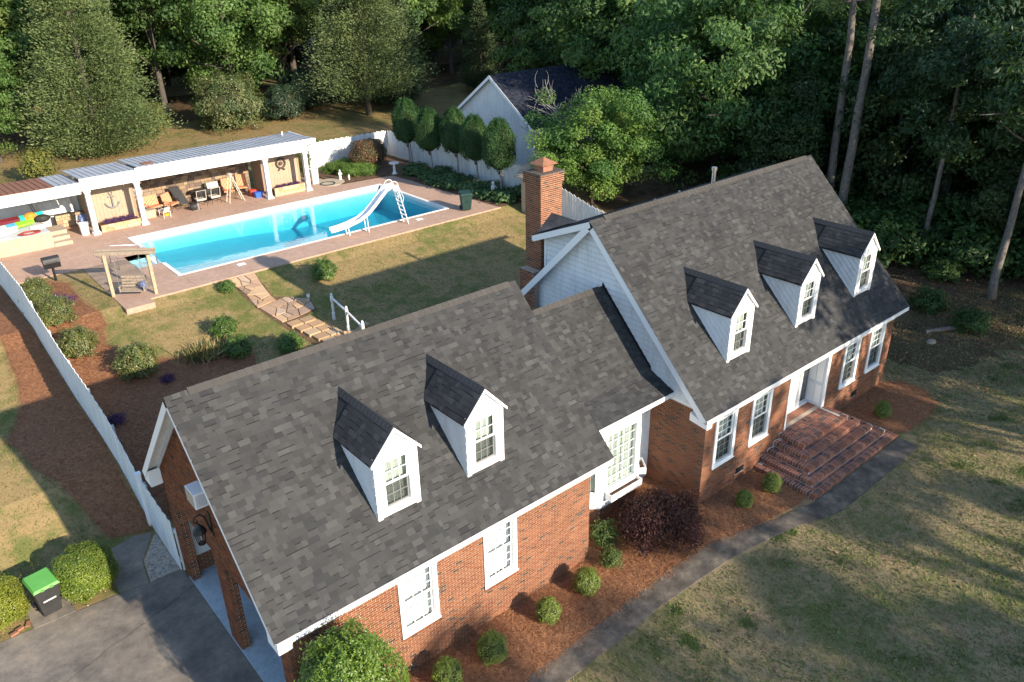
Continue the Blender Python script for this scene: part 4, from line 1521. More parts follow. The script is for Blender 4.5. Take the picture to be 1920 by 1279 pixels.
# ---------------- dormers
def dormer(x0, yf, zb, roofpy, label):
    """x0 left edge, yf front face, zb base height; roofpy(z) -> y where the main slope has that height"""
    wd, hw, ha = 1.28, 1.72, 2.42
    bx0, bx1 = x0 + 0.05, x0 + wd - 0.05
    ze = zb + hw
    za = zb + ha
    xm = x0 + wd / 2
    yv = roofpy(ze)
    q = MB()
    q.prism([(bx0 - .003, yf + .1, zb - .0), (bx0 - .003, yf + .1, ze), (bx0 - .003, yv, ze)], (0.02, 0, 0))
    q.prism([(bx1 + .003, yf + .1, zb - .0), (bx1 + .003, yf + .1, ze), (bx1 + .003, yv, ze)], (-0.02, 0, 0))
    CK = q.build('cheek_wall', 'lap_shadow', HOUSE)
    q = MB()
    q.prism([(bx0, yf, ze - 0.06), (bx1, yf, ze - 0.06), (bx1, yf, ze + .02), (xm, yf, za - 0.07), (bx0, yf, ze + .02)], (0, 0.08, 0))
    q.box(bx0, bx0 + .22, yf, yf + .08, zb - .02, ze - .061)
    q.box(bx1 - .22, bx1, yf, yf + .08, zb - .02, ze - .061)
    q.box(bx0 + .22, bx1 - .22, yf, yf + .08, zb - .02, zb + .20)
    q.box(bx0 + .22, bx1 - .22, yf, yf + .08, ze - .12, ze - .061)
    D = q.build('dormer', 'white_trim', HOUSE)
    D['label'] = label
    # corner boards, horizontal band under the pediment
    q = MB()
    q.box(bx0 - .02, bx0 + .11, yf - .022, yf - .001, zb - .05, ze - .03)
    q.box(bx1 - .11, bx1 + .02, yf - .022, yf - .001, zb - .05, ze - .03)
    q.box(bx0 - .02, bx1 + .02, yf - .03, yf - .0015, ze - .029, ze + .05)
    q.build('trim_board', 'white_trim', D)
    window(None, frame((0, yf, 0), (1, 0, 0)), bx0 + .16, bx1 - .16, zb + .14, ze - .08, 0.09, 3, (2, 2), 'curtain_green', True, sub=D, depth=0.06, casn=0.03)
    # cheek siding parallel to the slope
    A, Bq, C = np.array((yf, zb)), np.array((yf, ze)), np.array((yv, ze))
    nb = 7
    for side, xx, fc in ((0, bx0, -1), (1, bx1, 1)):
        for k in range(nb):
            f0, f1 = k / nb, (k + 1) / nb
            p = [A + (Bq - A) * f0, C + (Bq - C) * f0, C + (Bq - C) * f1, A + (Bq - A) * f1]
            f1 = f1 - .022
            p = [A + (Bq - A) * f0, C + (Bq - C) * f0, C + (Bq - C) * f1, A + (Bq - A) * f1]
            if k == nb - 1:
                p = p[:3]
            xo, xi = xx + fc * 0.034, xx + fc * 0.004
            xs_ = [xo, xo, xi, xi]
            n = len(p)
            Vv = [(xs_[i], p[i][0], p[i][1]) for i in range(n)] + [(xx - fc * .03, p[i][0], p[i][1]) for i in range(n)]
            m = MB()
            m.add(Vv, [tuple(range(n)), tuple(range(2 * n - 1, n - 1, -1))] + [(i, n + i, n + (i + 1) % n, (i + 1) % n) for i in range(n)])
            m.build('siding_board', 'siding_white', D)
    # roof: two slopes, front overhang
    oh, fo = 0.09, 0.07
    ex0, ex1 = x0 - oh + .03, x0 + wd + oh - .03
    sl = (za - ze) / (wd / 2)
    zz = ze - oh * sl + 0.02
    yr = roofpy(za)
    q = MB()
    t = 0.05
    for ex, sg in ((ex0, 1), (ex1, -1)):
        P = [(ex, yf - fo, zz), (xm, yf - fo, za), (xm, yr + .1, za), (ex, roofpy(zz) + .1, zz)]
        q.prism([Vector(v) - Vector((0, 0, t + .004 * sg)) for v in P], (0, 0, t))
    DR = q.build('dormer_roof', 'roof_felt', D)
    for ex, sg in ((ex0, 1), (ex1, -1)):
        S_ = Vector((xm - ex, 0, za - zz))
        if sg > 0:
            O_, U_ = Vector((ex, roofpy(zz) + .12, zz)), Vector((0, -1, 0))
            tot = roofpy(zz) + .12 - (yf - fo)
            lm = lambda s, S_=S_, tot=tot, y0=roofpy(zz) + .12: (max(0.0, y0 - roofpy(zz + s * S_.z / S_.length) - .25), tot)
        else:
            O_, U_ = Vector((ex, yf - fo, zz)), Vector((0, 1, 0))
            lm = lambda s, S_=S_: (0.0, roofpy(zz + s * S_.z / S_.length) + .25 - (yf - fo))
        shingle_slope(DR, O_, U_, S_, S_.length - 0.02, 3.0, lim=lm, expo=0.145, tilt=0.006, thk=0.004)
    # caps
    cp = MB()
    y = yf - fo
    while y < yr + .05:
        y2 = min(y + .16, yr + .1)
        for sg in (-1, 1):
            cp.add([(xm, y, za + .035), (xm + sg * .13, y, za + .03 - .13 * sl), (xm + sg * .13, y2 + .02, za + .022 - .13 * sl), (xm, y2 + .02, za + .027)], [(0, 1, 2, 3)], (0.06, 0.06, 0.063))
        cp.add([(xm - .13, y, za + .03 - .13 * sl), (xm, y, za + .035), (xm + .13, y, za + .03 - .13 * sl), (xm, y, za + .01)], [(0, 1, 2, 3)], (0.05, 0.05, 0.05))
        y += .16
    cp.build('ridge_cap', 'shingle', D, cols=True)
    # white rake trim on the gable front
    for ex, sg in ((ex0, 1), (ex1, -1)):
        m = MB()
        m.prism([(ex, yf - fo - .02, zz - .01), (xm, yf - fo - .02, za - .01), (xm, yf - fo - .02, za - .12), (ex, yf - fo - .02, zz - .09)], (0, 0.019, 0))
        m.build('rake_board', 'white_trim', D)
        m = MB()
        m.prism([(ex, yf - fo, zz - .065), (xm, yf - fo, za - .065), (xm, yf - fo, za - .085), (ex, yf - fo, zz - .085)], (0, fo - .002, 0))
        m.build('rake_soffit', 'white_trim', D)
    return D


main_py = lambda z: ME_Y + (z - ME_Z) / MS
gar_py = lambda z: GE_Y + (z - GE_Z) / GS
for x0, lb in ((1.766, 'main roof dormer nearest the white gable'), (5.699, 'middle dormer of the three on the main roof'), (9.629, 'main roof dormer nearest the woods')):
    dormer(x0, 0.727, 4.34, main_py, lb)
for x0, lb in ((-10.697, 'garage roof dormer nearest the driveway'), (-8.015, 'garage roof dormer nearest the main block')):
    dormer(x0, 1.582, 4.12, gar_py, lb)

# ---------------- emit shingles and bricks: the 300 nearest singly, the rest joined
camv = np.array(CAM)


def emit(items, kind):
    C = np.array([it[0] for it in items], float)
    d = np.linalg.norm(C - camv, axis=1)
    return C, np.argsort(d)


C, order = emit(SHING, 's')
ALLP = SPAL + SPAL2 + [(0.020, 0.020, 0.021)]
single = []
for i in order:
    it = SHING[i]
    if it[5] and it[4] is gar_roof and len(single) < 300:
        single.append(i)
ss = set(single)
SM = {}
for i in single:
    c, Bm, sz, ci, roof, full, wi = SHING[i]
    k = (wi, round(sz[2], 4), ci)
    if k not in SM:
        SM[k] = boxes_mesh('shingle', [(0, 0, 0)], [sz], [Bm], [ALLP[ci]])
    obj('shingle', SM[k], 'shingle', roof, loc=to_local(np.array([c]), roof)[0])
rest = [i for i in range(len(SHING)) if i not in ss]
me = boxes_mesh('shingles', [SHING[i][0] for i in rest], [SHING[i][2] for i in rest], [SHING[i][1] for i in rest],
                np.array([ALLP[SHING[i][3]] for i in rest]) * RG.uniform(.9, 1.1, (len(rest), 1)))
tag(obj('shingles', me, 'shingle', HOUSE), kind='stuff')

C, order = emit(BRICKS, 'b')
single = []
for i in order:
    it = BRICKS[i]
    if it[8] and it[7] is gar_wall and it[0][0] > -11.2 and len(single) < 300:
        single.append(i)
ss = set(single)
BMS = {}
for i in single:
    c, U_, Z_, N_, L_, H_, ci, wl, full = BRICKS[i]
    if ci not in BMS:
        BMS[ci] = boxes_mesh('brick', [(0, 0, 0)], [(L_, H_, 0.04)], [(tuple(U_), tuple(Z_), tuple(N_))], [PAL_A[ci]])
    obj('brick', BMS[ci], 'brick', wl, loc=tuple(c))
rest = [it for i, it in enumerate(BRICKS) if i not in ss]
me = boxes_mesh('brickwork', [it[0] for it in rest], [(it[4], it[5], 0.04) for it in rest], [(tuple(it[1]), tuple(it[2]), tuple(it[3])) for it in rest],
                np.array([PAL_A[it[6]] for it in rest]) * RG.uniform(.85, 1.15, (len(rest), 1)))
tag(obj('brickwork', me, 'brick', HOUSE), kind='stuff')

# ---------------- brick entrance steps
ST = empty('brick_steps', (5.8, -1.2, 0), 'five-tiered red brick stoop with pale mortar at the front door', 'steps')
LV = [(3.04, 8.60, -2.35, 0.19), (3.38, 8.27, -2.01, 0.375), (3.72, 7.93, -1.67, 0.56), (4.05, 7.60, -1.34, 0.745), (4.36, 7.28, -1.02, 0.93)]
SB = []
rngs = random.Random(3)
for k, (x0, x1, y0, zt) in enumerate(LV):
    q = MB()
    q.box(x0 + .012, x1 - .012, y0 + .012, -0.02, -0.3 if k == 0 else LV[k - 1][3] - 0.02, zt - 0.009)
    stp = q.build('step', 'mortar_pale', ST)
    pal = lambda: tuple(np.array(rngs.choice([(0.28, .118, .074), (.23, .098, .063), (.31, .137, .087), (.18, .088, .066), (.12, .076, .066), (.27, .125, .086)])) * rngs.uniform(.85, 1.15))
    zlo = -0.1 if k == 0 else LV[k - 1][3]
    hh = zt - 0.11

    def put(cx, cy, sx, sy, sz=0.11, zc=None):
        SB.append(((cx, cy, zt - sz / 2 if zc is None else zc), (sx, sy, sz), pal(), stp))
    # front nosing: headers, then further rows where the tread is open
    rows_ = [(y0, 0.20)]
    x = x0
    while x < x1 - .09:
        put(x + .05, y0 + .10, .089, .2)
        x += .107
    y = y0 + .212
    while y < -0.08:
        put(x0 + .10, y + .05, .2, .089)
        put(x1 - .10, y + .05, .2, .089)
        y += .107
    # risers under the nosing
    x = x0 + .02
    while x < x1 - .1:
        if hh - zlo > 0.03:
            SB.append(((x + .098, y0 + .035, (zlo + hh) / 2), (.19, .06, hh - zlo - .015), pal(), stp))
        x += .205
    y = y0 + .03
    while y < -0.1:
        if hh - zlo > 0.03:
            SB.append(((x0 + .035, y + .098, (zlo + hh) / 2), (.06, .19, hh - zlo - .015), pal(), stp))
            SB.append(((x1 - .035, y + .098, (zlo + hh) / 2), (.06, .19, hh - zlo - .015), pal(), stp))
        y += .205
    # inner strip of the tread
    if k < 4:
        x = x0 + .212
        nx1 = x1 - .212
        while x < nx1 - .03:
            put(x + .098, y0 + .212 + .058, .19, .116)
            x += .205
        y = y0 + .33
        while y < -.2:
            put(x0 + .212 + .058, y + .098, .116, .19)
            put(x1 - .212 - .058, y + .098, .116, .19)
            y += .205
    else:
        yy, r = y0 + .215, 0
        while yy < -0.05:
            x, c = x0 + .215, 0
            while x < x1 - .4:
                if (r // 1 + c) % 2 == 0:
                    put(x + .095, yy + .045, .19, .085)
                    put(x + .095, yy + .14, .19, .085)
                else:
                    put(x + .045, yy + .095, .085, .19)
                    put(x + .14, yy + .095, .085, .19)
                x += .2
                c += 1
            yy += .2
            r += 1
Cs = np.array([s[0] for s in SB])
vis = np.argsort(np.linalg.norm(Cs - camv, axis=1))
top = [i for i in vis if abs(Cs[i][2] + SB[i][1][2] / 2 - SB[i][3].data.vertices[6].co.z) < 0.3][:300]
ts = set(top)
I3 = ((1, 0, 0), (0, 1, 0), (0, 0, 1))
STM = {}
for i in top:
    c, sz, col, stp = SB[i]
    ck = tuple(round(q_, 1) for q_ in (col[0] * 20,))
    k = (tuple(round(q_, 3) for q_ in sz), ck)
    if k not in STM:
        STM[k] = boxes_mesh('brick', [(0, 0, 0)], [sz], [I3], [col])
    obj('brick', STM[k], 'brick', stp, loc=to_local(np.array([c]), ST)[0])
rest = [SB[i] for i in range(len(SB)) if i not in ts]
me = boxes_mesh('brickwork', [s[0] for s in rest], [s[1] for s in rest], [I3] * len(rest), [s[2] for s in rest], ST)
tag(obj('brickwork', me, 'brick', ST), kind='stuff')
# ------------------------------------------------------------------ pool
deck_outer = [(-13.45, 41.0), (-13.45, 30.95), (-10.1, 30.6), (-10.1, 23.75), (-8.85, 23.75), (-8.85, 24.35), (12.0, 24.35), (11.9, 30.5), (11.4, 35.5), (7.4, 35.9), (7.2, 41.0)]
# deck as strips round the pool opening
def strip(poly, name='pool_deck', mat='deck', z=DK):
    q = MB()
    q.prism([(a_, b_, z - 0.28) for a_, b_ in poly], (0, 0, 0.28))
    return tag(q.build(name, mat), kind='structure')


strip([(PX0 - .001, 24.35), (4.0, 24.35), (4.0, PY0), (PX0 - .001, PY0)])
strip([(4.012, 24.35), (12.0, 24.35), (11.97, PY0), (4.012, PY0)])
strip([(PX0 - .001, PY1), (1.5, PY1), (1.5, 39.2), (PX0 - .001, 39.2)])
strip([(1.512, PY1), (11.5, PY1), (11.4, 35.5), (7.4, 35.9), (7.2, 39.2), (1.512, 39.2)])
strip([(PX1, PY0 + .001), (11.97, PY0 + .001), (11.9, 30.5), (11.55, PY1 - .001), (PX1, PY1 - .001)])
strip([(-13.45, AY1), (PX0 - .012, AY1), (PX0 - .012, 39.2), (-13.45, 39.2)])
strip([(-13.45, 30.7), (AX0, 30.7), (AX0, AY1 - .01), (-13.45, AY1 - .01)])
strip([(-10.1, 25.9), (AX0 - .002, 25.9), (AX0 - .002, 30.69), (-10.1, 30.69)], 'pool_deck', 'deck_worn')
strip([(AX0, 25.9), (PX0 - .012, 25.9), (PX0 - .012, AY0), (AX0, AY0)])
strip([(-10.1, 23.75), (-8.85, 23.75), (-8.85, 24.35), (PX0 - .012, 24.35), (PX0 - .012, 25.89), (-10.1, 25.89)])

POOL = empty('swimming_pool', (PX0, PY0, DK), 'long rectangular swimming pool of turquoise water with white coping', 'pool')
q = MB()
zb0, zb1 = DK - 1.1, DK - 1.65
fl = [(PX0, zb0), (PX0 + 5, zb0 - .15), (PX0 + 10, zb1), (PX1, zb1)]
V = []
for (x, z) in fl:
    V += [(x, PY0, z), (x, PY1, z)]
q.add(V, [(2 * i, 2 * i + 2, 2 * i + 3, 2 * i + 1) for i in range(3)])
for yy, fl_ in ((PY0, 1), (PY1, 0)):
    n = len(fl)
    W = [(x, yy, z) for x, z in fl] + [(x, yy, DK) for x, z in fl]
    q.add(W, [(i, i + 1, n + i + 1, n + i) for i in range(n - 1)])
q.add([(PX1, PY0, zb1), (PX1, PY1, zb1), (PX1, PY1, DK), (PX1, PY0, DK)], [(0, 1, 2, 3)])
q.add([(PX0, PY0, zb0), (PX0, AY0, zb0), (PX0, AY0, DK), (PX0, PY0, DK), (PX0, AY1, zb0), (PX0, PY1, zb0), (PX0, PY1, DK), (PX0, AY1, DK)], [(0, 1, 2, 3), (4, 5, 6, 7)])
q.add([(AX0, AY0, DK - .6), (PX0, AY0, DK - .6), (PX0, AY1, DK - .6), (AX0, AY1, DK - .6), (PX0, AY0, zb0), (PX0, AY1, zb0),
       (AX0, AY0, DK), (PX0, AY0, DK), (PX0, AY1, DK), (AX0, AY1, DK)], [(0, 1, 2, 3), (1, 4, 5, 2), (0, 1, 7, 6), (3, 2, 8, 9), (0, 3, 9, 6)])
q.build('pool_basin', 'pool_liner', POOL)
q = MB()
for k in range(2):
    q.box(AX0 + .35 + k * .45, AX0 + .8 + k * .45, AY0 + .002, AY1 - .002, DK - .599, DK - .42 - k * .0)
q.box(PX0 - .18, PX0 + .12, AY0 + .01, AY1 - .01, DK - .598, DK - .26)
q.build('entry_step', 'white_trim', POOL)
# coping: stones round the rim
q = MB()
CW = 0.16
cz0, cz1 = DK + .002, DK + .03
cop = MB()
def coping(x0, x1, y0, y1):
    along_x = (x1 - x0) > (y1 - y0)
    L = (x1 - x0) if along_x else (y1 - y0)
    n = max(1, round(L / 0.6))
    for k in range(n):
        a_, b_ = k * L / n, (k + 1) * L / n - .008
        c = MB()
        if along_x:
            c.box(x0 + a_, x0 + b_, y0, y1, cz0 - .05, cz1)
        else:
            c.box(x0, x1, y0 + a_, y0 + b_, cz0 - .05, cz1)
        c.build('coping_stone', 'coping', POOL)
coping(PX0 - CW, PX1 + CW, PY1 - .04, PY1 + CW)
coping(PX0 - CW, PX1 + CW, PY0 - .10, PY0 + .03)
coping(PX1 - .04, PX1 + CW, PY0 + .035, PY1 - .045)
coping(PX0 - CW, PX0 + .04, PY0 + .035, AY0 - .12)
coping(PX0 - CW, PX0 + .04, AY1 + .12, PY1 - .045)
# tile band just under the rim
q = MB()
q.box(PX0 + .05, PX1 - .05, PY1 - .012, PY1 - .002, DK - .33, DK - .055)
q.box(PX1 - .012, PX1 - .002, PY0 + .05, PY1 - .05, DK - .33, DK - .055)
q.box(PX0 + .002, PX0 + .012, AY1 + .05, PY1 - .05, DK - .33, DK - .055)
q.build('tile_band', 'pool_tile', POOL)
# water body
q = MB()
e = 0.02
wz = DK - 0.20
V = []
for (x, z) in fl:
    x = min(max(x, PX0 + e), PX1 - e)
    V += [(x, PY0 + e, z + .015), (x, PY1 - e, z + .015)]
n = len(fl)
Vt = [(v[0], v[1], wz) for v in V]
Fw = [(2 * i, 2 * i + 1, 2 * i + 3, 2 * i + 2) for i in range(n - 1)] + [(8 + 2 * i, 8 + 2 * i + 2, 8 + 2 * i + 3, 8 + 2 * i + 1) for i in range(n - 1)]
Fw += [(2 * i, 2 * i + 2, 8 + 2 * i + 2, 8 + 2 * i) for i in range(n - 1)] + [(2 * i + 1, 8 + 2 * i + 1, 8 + 2 * i + 3, 2 * i + 3) for i in range(n - 1)]
Fw += [(0, 8, 9, 1), (6, 7, 15, 14)]
q.add(V + Vt, Fw)
tag(q.build('water', 'water'), 'clear turquoise water filling the long swimming pool', 'water', kind='structure')
del bpy.data.objects['water']['category']
del bpy.data.objects['water']['label']
q = MB()
q.box(AX0 + .01, PX0 + .005, AY0 + .01, AY1 - .01, DK - .595, wz - .002)
tag(q.build('water', 'water'), kind='structure')
for (x, y, lb) in ((-3.9, 25.75, 'white skimmer lid in the deck near the stone path'), (6.95, 25.75, 'white skimmer lid in the deck beside the slide ladder')):
    q = MB()
    q.box(x - .2, x + .2, y - .15, y + .15, DK + .001, DK + .018)
    q.box(x - .06, x + .06, y - .03, y + .03, DK + .0185, DK + .024)
    tag(q.build('skimmer_lid', 'white_trim'), lb, 'lid')


# ------------------------------------------------------------------ fences
def picket_mesh(h, w_=0.135, t=0.02):
    q = MB()
    P = [(-w_ / 2, 0, 0), (w_ / 2, 0, 0), (w_ / 2, 0, h - .06), (w_ / 2 - .04, 0, h), (-w_ / 2 + .04, 0, h), (-w_ / 2, 0, h - .06)]
    q.prism(P, (0, t, 0))
    return mesh_arrays('picket', np.array(q.v), q.f)


PM = [picket_mesh(1.84), picket_mesh(1.80), picket_mesh(1.87)]


def fence(name, label, cat, A, B_, h=1.84, step=0.146, side=1):
    A, B_ = Vector((A[0], A[1], 0)), Vector((B_[0], B_[1], 0))
    d = (B_ - A)
    L = d.length
    d.normalize()
    ang = math.atan2(d.y, d.x)
    nrm = Vector((-d.y, d.x, 0)) * side
    F_ = empty(name, (A.x, A.y, float(T(A.x, A.y))), label, cat)
    n = int(L / step)
    base = np.array(F_.location)
    for k in range(n):
        p = A + d * (step * (k + .5))
        z = float(T(p.x, p.y)) + .03
        o = obj('picket', PM[(k * 7) % 3], 'fence_paint', F_)
        o.location = (p.x - A.x + nrm.x * .0, p.y - A.y, z - base[2])
        o.rotation_euler = (0, random.uniform(-.008, .008), ang)
    m = 2.4
    npst = max(1, int(L / m))
    for k in range(npst + 1):
        p = A + d * min(L, k * L / npst) + nrm * 0.09
        z = float(T(p.x, p.y))
        q = MB()
        q.box(p.x - .045, p.x + .045, p.y - .045, p.y + .045, z - .05, z + 1.55)
        q.build('post', 'fence_paint', F_)
    for hz in (0.35, 1.45):
        k = 0
        while k * 0.8 < L - .01:
            p, r = A + d * (k * .8), A + d * min(L, (k + 1) * .8)
            k += 1
        q = MB()
        pts = []
        m2 = int(L / .5) + 1
        for k in range(m2):
            p, r = A + d * (L * k / m2) + nrm * .04, A + d * (L * (k + 1) / m2) + nrm * .04
            q.bar((p.x, p.y, float(T(p.x, p.y)) + hz), (r.x, r.y, float(T(r.x, r.y)) + hz), .04, .09)
        o = q.build('rail', 'fence_paint', F_)
        o['kind'] = 'stuff'
        del o['kind']
    return F_


# side = +1 puts the rails left of the run direction
fence('picket_fence', 'white picket fence running from the gate uphill past the straw bed', 'fence', (-13.65, 11.45), (-13.65, 36.5), side=-1)
fence('picket_gate', 'white picket gate between the tall white post and the brick garage corner', 'gate', (-13.65, 8.72), (-13.65, 11.30), side=-1)
q = MB()
q.box(-13.74, -13.60, 11.31, 11.44, -.4, 1.72)
q.box(-13.76, -13.58, 11.29, 11.46, 1.72, 1.77)
tag(q.build('gate_post', 'white_trim'), 'tall square white post between the picket gate and the fence', 'post')
fence('picket_fence', 'white picket fence behind the flower bed at the end of the pool', 'fence', (7.0, 41.3), (14.75, 41.3), side=1)
fence('picket_fence', 'white picket fence behind the row of clipped topiary trees', 'fence', (14.75, 41.2), (14.9, 24.5), side=1)
fence('picket_fence', 'white picket fence running downhill behind the chimney', 'fence', (14.9, 24.35), (13.4, 13.5), side=1)

# ------------------------------------------------------------------ pool cabana
CB = empty('pool_cabana', (-1, 37.5, DK), 'open-fronted pool shelter with white columns, white fascia and ribbed metal roof', 'cabana')
CFY = 35.8
secs = [(-14.5, -8.24, 4.74, 5.34), (-8.20, -5.28, 4.88, 5.53), (-5.24, 6.05, 4.90, 5.64)]
for (a_, b_, z0, z1) in secs:
    q = MB()
    q.box(a_, b_, CFY, CFY + .06, z0, z1)
    q.box(a_, b_, CFY + .061, CFY + .35, z0 + .02, z0 + .06)
    q.build('fascia', 'white_paint', CB)
    q = MB()
    q.box(a_, b_, CFY - .02, CFY - .001, z1 - .08, z1)
    q.build('fascia_trim', 'white_paint', CB)
q = MB()
q.box(5.99, 6.05, CFY + .061, 39.6, 4.95, 5.55)
q.build('fascia', 'white_paint', CB)
# roof sheets with ribs
x = -14.4
k = 0
while x < 6.0:
    wd = 0.62
    x2 = min(x + wd, 6.04)
    z1 = 5.34 if x < -8.3 else (5.53 if x < -5.3 else 5.64)
    q = MB()
    yb, zbk = 39.7, z1 - .24
    q.prism([(x, CFY + .02, z1 - .01), (x2 - .002, CFY + .02, z1 - .01), (x2 - .002, yb, zbk), (x, yb, zbk)], (0, 0, .03))
    for r in (0.0, .31):
        if x + r < 6.0:
            q.prism([(x + r + .01, CFY + .02, z1 + .021), (x + r + .05, CFY + .02, z1 + .021), (x + r + .05, yb, zbk + .031), (x + r + .01, yb, zbk + .031)], (0, 0, .035))
    rusty = -12.8 < x < -9.9
    q.build('roof_sheet', 'rust' if rusty else 'metal_roof', CB)
    x = x2
    k += 1
q = MB()
q.box(-4.6, -4.0, 36.2, 36.9, 5.63, 5.662)
q.build('rust_patch', 'rust', CB)
q = MB()
q.tube([(5.2, 38.8, 5.4), (5.2, 38.8, 5.75)], .05, 8)
q.build('vent_pipe', 'white_trim', CB)
# columns
for cxx in (-7.9, -5.25, 2.55, 5.28):
    q = MB()
    y = 36.12
    q.prism([(cxx - .13, y - .13, DK), (cxx + .13, y - .13, DK), (cxx + .13, y + .13, DK), (cxx - .13, y + .13, DK)], (0, 0, 2.62))
    q.prism([(cxx - .2, y - .2, DK), (cxx + .2, y - .2, DK), (cxx + .2, y - .131, DK), (cxx - .2, y - .131, DK)], (0, 0, .14))
    q.box(cxx - .2, cxx + .2, y - .13, y + .2, DK + .001, DK + .14)
    q.box(cxx - .18, cxx + .18, y - .18, y + .18, DK + 2.42, DK + 2.52)
    q.build('column', 'white_paint', CB)
# back wall: stone, end closets with tan panels
rng = random.Random(9)
q = MB()
q.box(-5.2, 2.6, 39.0, 39.15, DK, DK + 2.9)
bw = q.build('stone_wall', 'stone_dark', CB)
stp = []
zz = DK + .02
while zz < DK + 2.6:
    h = rng.uniform(.16, .3)
    xx = -5.15
    while xx < 2.5:
        L = rng.uniform(.2, .5)
        L = min(L, 2.55 - xx)
        c = rng.choice([(.30, .21, .13), (.22, .16, .11), (.36, .26, .17), (.18, .13, .10), (.26, .20, .15), (.14, .10, .085)])
        stp.append(((xx + L / 2, 38.99, zz + h / 2), (L - .02, .05, h - .02), c))
        xx += L
    zz += h
for c, s, col in stp:
    me = boxes_mesh('stone', [(0, 0, 0)], [s], [I3], [col])
    obj('stone', me, 'piece', bw, loc=to_local(np.array([c]), CB)[0])


def closet(x0, x1, yf, parent=CB):
    q = MB()
    q.box(x0, x1, yf + .04, 39.14, DK, DK + 2.6)
    cl = q.build('closet', 'tan_wood', CB)
    n = int((x1 - x0 - .3) / .2)
    for k in range(n):
        m = MB()
        a_ = x0 + .15 + k * (x1 - x0 - .3) / n
        m.box(a_, a_ + (x1 - x0 - .3) / n - .008, yf + .015, yf + .039, DK + .05, DK + 2.55)
        m.build('plank', 'tan_panel', cl)
    return cl


closet(-7.75, -5.12, 37.5)
closet(2.85, 5.5, 37.5)
q = MB()
q.box(-14.4, -7.76, 39.5, 39.6, DK, DK + 2.7)
q.build('rear_wall', 'white_paint', CB)
# low stone wall at left
q = MB()
q.box(-9.3, -7.8, 38.75, 39.0, DK, DK + .75)
lw = q.build('stone_wall', 'stone_dark', CB)
zz = DK + .02
while zz < DK + .72:
    h = rng.uniform(.14, .24)
    h = min(h, DK + .75 - zz)
    xx = -9.3
    while xx < -7.85:
        L = min(rng.uniform(.18, .4), -7.8 - xx)
        c = rng.choice([(.46, .32, .19), (.36, .25, .16), (.52, .38, .24), (.40, .30, .22)])
        me = boxes_mesh('stone', [(0, 0, 0)], [(L - .02, .05, h - .02)], [I3], [c])
        obj('stone', me, 'piece', lw, loc=to_local(np.array([(xx + L / 2, 38.74, zz + h / 2)]), CB)[0])
        xx += L
    zz += h
# white board leaning there
q = MB()
q.prism([(-9.9, 39.0, DK + .8), (-8.2, 39.0, DK + .8), (-8.2, 39.35, DK + 1.5), (-9.9, 39.35, DK + 1.5)], (0, .03, .0))
tag(q.build('leaning_board', 'white_paint'), 'white board leaning above the low stone wall at the shelter end', 'board')


def planter(x0, x1, label):
    P = empty('stone_planter', ((x0 + x1) / 2, 36.6, DK), label, 'planter')
    q = MB()
    q.box(x0 + .03, x1 - .03, 36.23, 36.9, DK, DK + .36)
    q.build('bed', 'soil', P)
    zz = DK
    while zz < DK + .38:
        h = rng.uniform(.15, .22)
        xx = x0
        while xx < x1 - .03:
            L = min(rng.uniform(.22, .5), x1 - xx)
            c = rng.choice([(.56, .34, .18), (.48, .28, .15), (.62, .42, .25), (.55, .40, .27)])
            me = boxes_mesh('stone', [(0, 0, 0)], [(L - .015, .09, h - .012)], [I3], [c])
            obj('stone', me, 'piece', P, loc=to_local(np.array([(xx + L / 2, 36.19 + rng.uniform(-.01, .01), zz + h / 2)]), P)[0])
            xx += L
        zz += h
    return P


planter(-7.6, -5.4, 'low stone planter below the metal anchor')
planter(2.95, 5.08, 'low stone planter below the round wreath ornament')


def anchor(x, y, z):
    A = empty('anchor', (x, y, z), 'large grey metal anchor hung on the tan plank panel', 'ornament')
    q = MB()
    q.tube([(x, y, z - .35), (x, y, z + .4)], .035, 8)
    q.tube([(x - .2, y, z + .28), (x + .2, y, z + .28)], .03, 8)
    q.build('shank', 'anchor_grey', A)
    q = MB()
    pts = [(x + .38 * math.sin(t), y, z - .02 - .36 * math.cos(t)) for t in np.linspace(-1.35, 1.35, 13)]
    q.tube(pts, [.015] + [.04] * 11 + [.015], 8)
    for s in (-1, 1):
        q.add([(x + s * .36, y - .02, z - .22), (x + s * .46, y - .02, z - .02), (x + s * .28, y - .02, z - .1), (x + s * .37, y + .03, z - .1)], [(0, 1, 2), (0, 3, 1), (1, 3, 2), (2, 3, 0)])
    q.build('arms', 'anchor_grey', A)
    q = MB()
    pts = [(x + .09 * math.cos(t), y, z + .48 + .09 * math.sin(t)) for t in np.linspace(0, 6.283, 13)]
    q.tube(pts, .018, 6, cap=False)
    q.build('ring', 'anchor_grey', A)


anchor(-6.4, 37.42, DK + 1.35)
W_ = empty('wreath', (4.2, 37.42, DK + 1.7), 'round dark wreath ornament hung on the right tan panel', 'ornament')
q = MB()
q.tube([(4.2 + .3 * math.cos(t), 37.42, DK + 1.75 + .3 * math.sin(t)) for t in np.linspace(0, 6.283, 17)], .06, 6, cap=False)
q.build('ring', 'stone_dark', W_)
q = MB()
for s in (-1, 1):
    q.tube([(4.2, 37.42, DK + 1.48), (4.2 + .22 * s, 37.42, DK + 1.3)], .05, 6)
q.ball((4.2, 37.4, DK + 1.75), (.13, .06, .13), 10, 6)
q.build('bow', 'stone_dark', W_)
q = MB()
for k in range(5):
    q.tube([(5.2 + k * .11, CFY - .03, 5.25 + .05 * math.sin(k * 2)), (5.28 + k * .11, CFY - .03, 5.33 - .05 * math.sin(k * 2))], .022, 6)
tag(q.build('scroll_ornament', 'black_metal'), 'small black scroll ornament on the white fascia end', 'ornament')

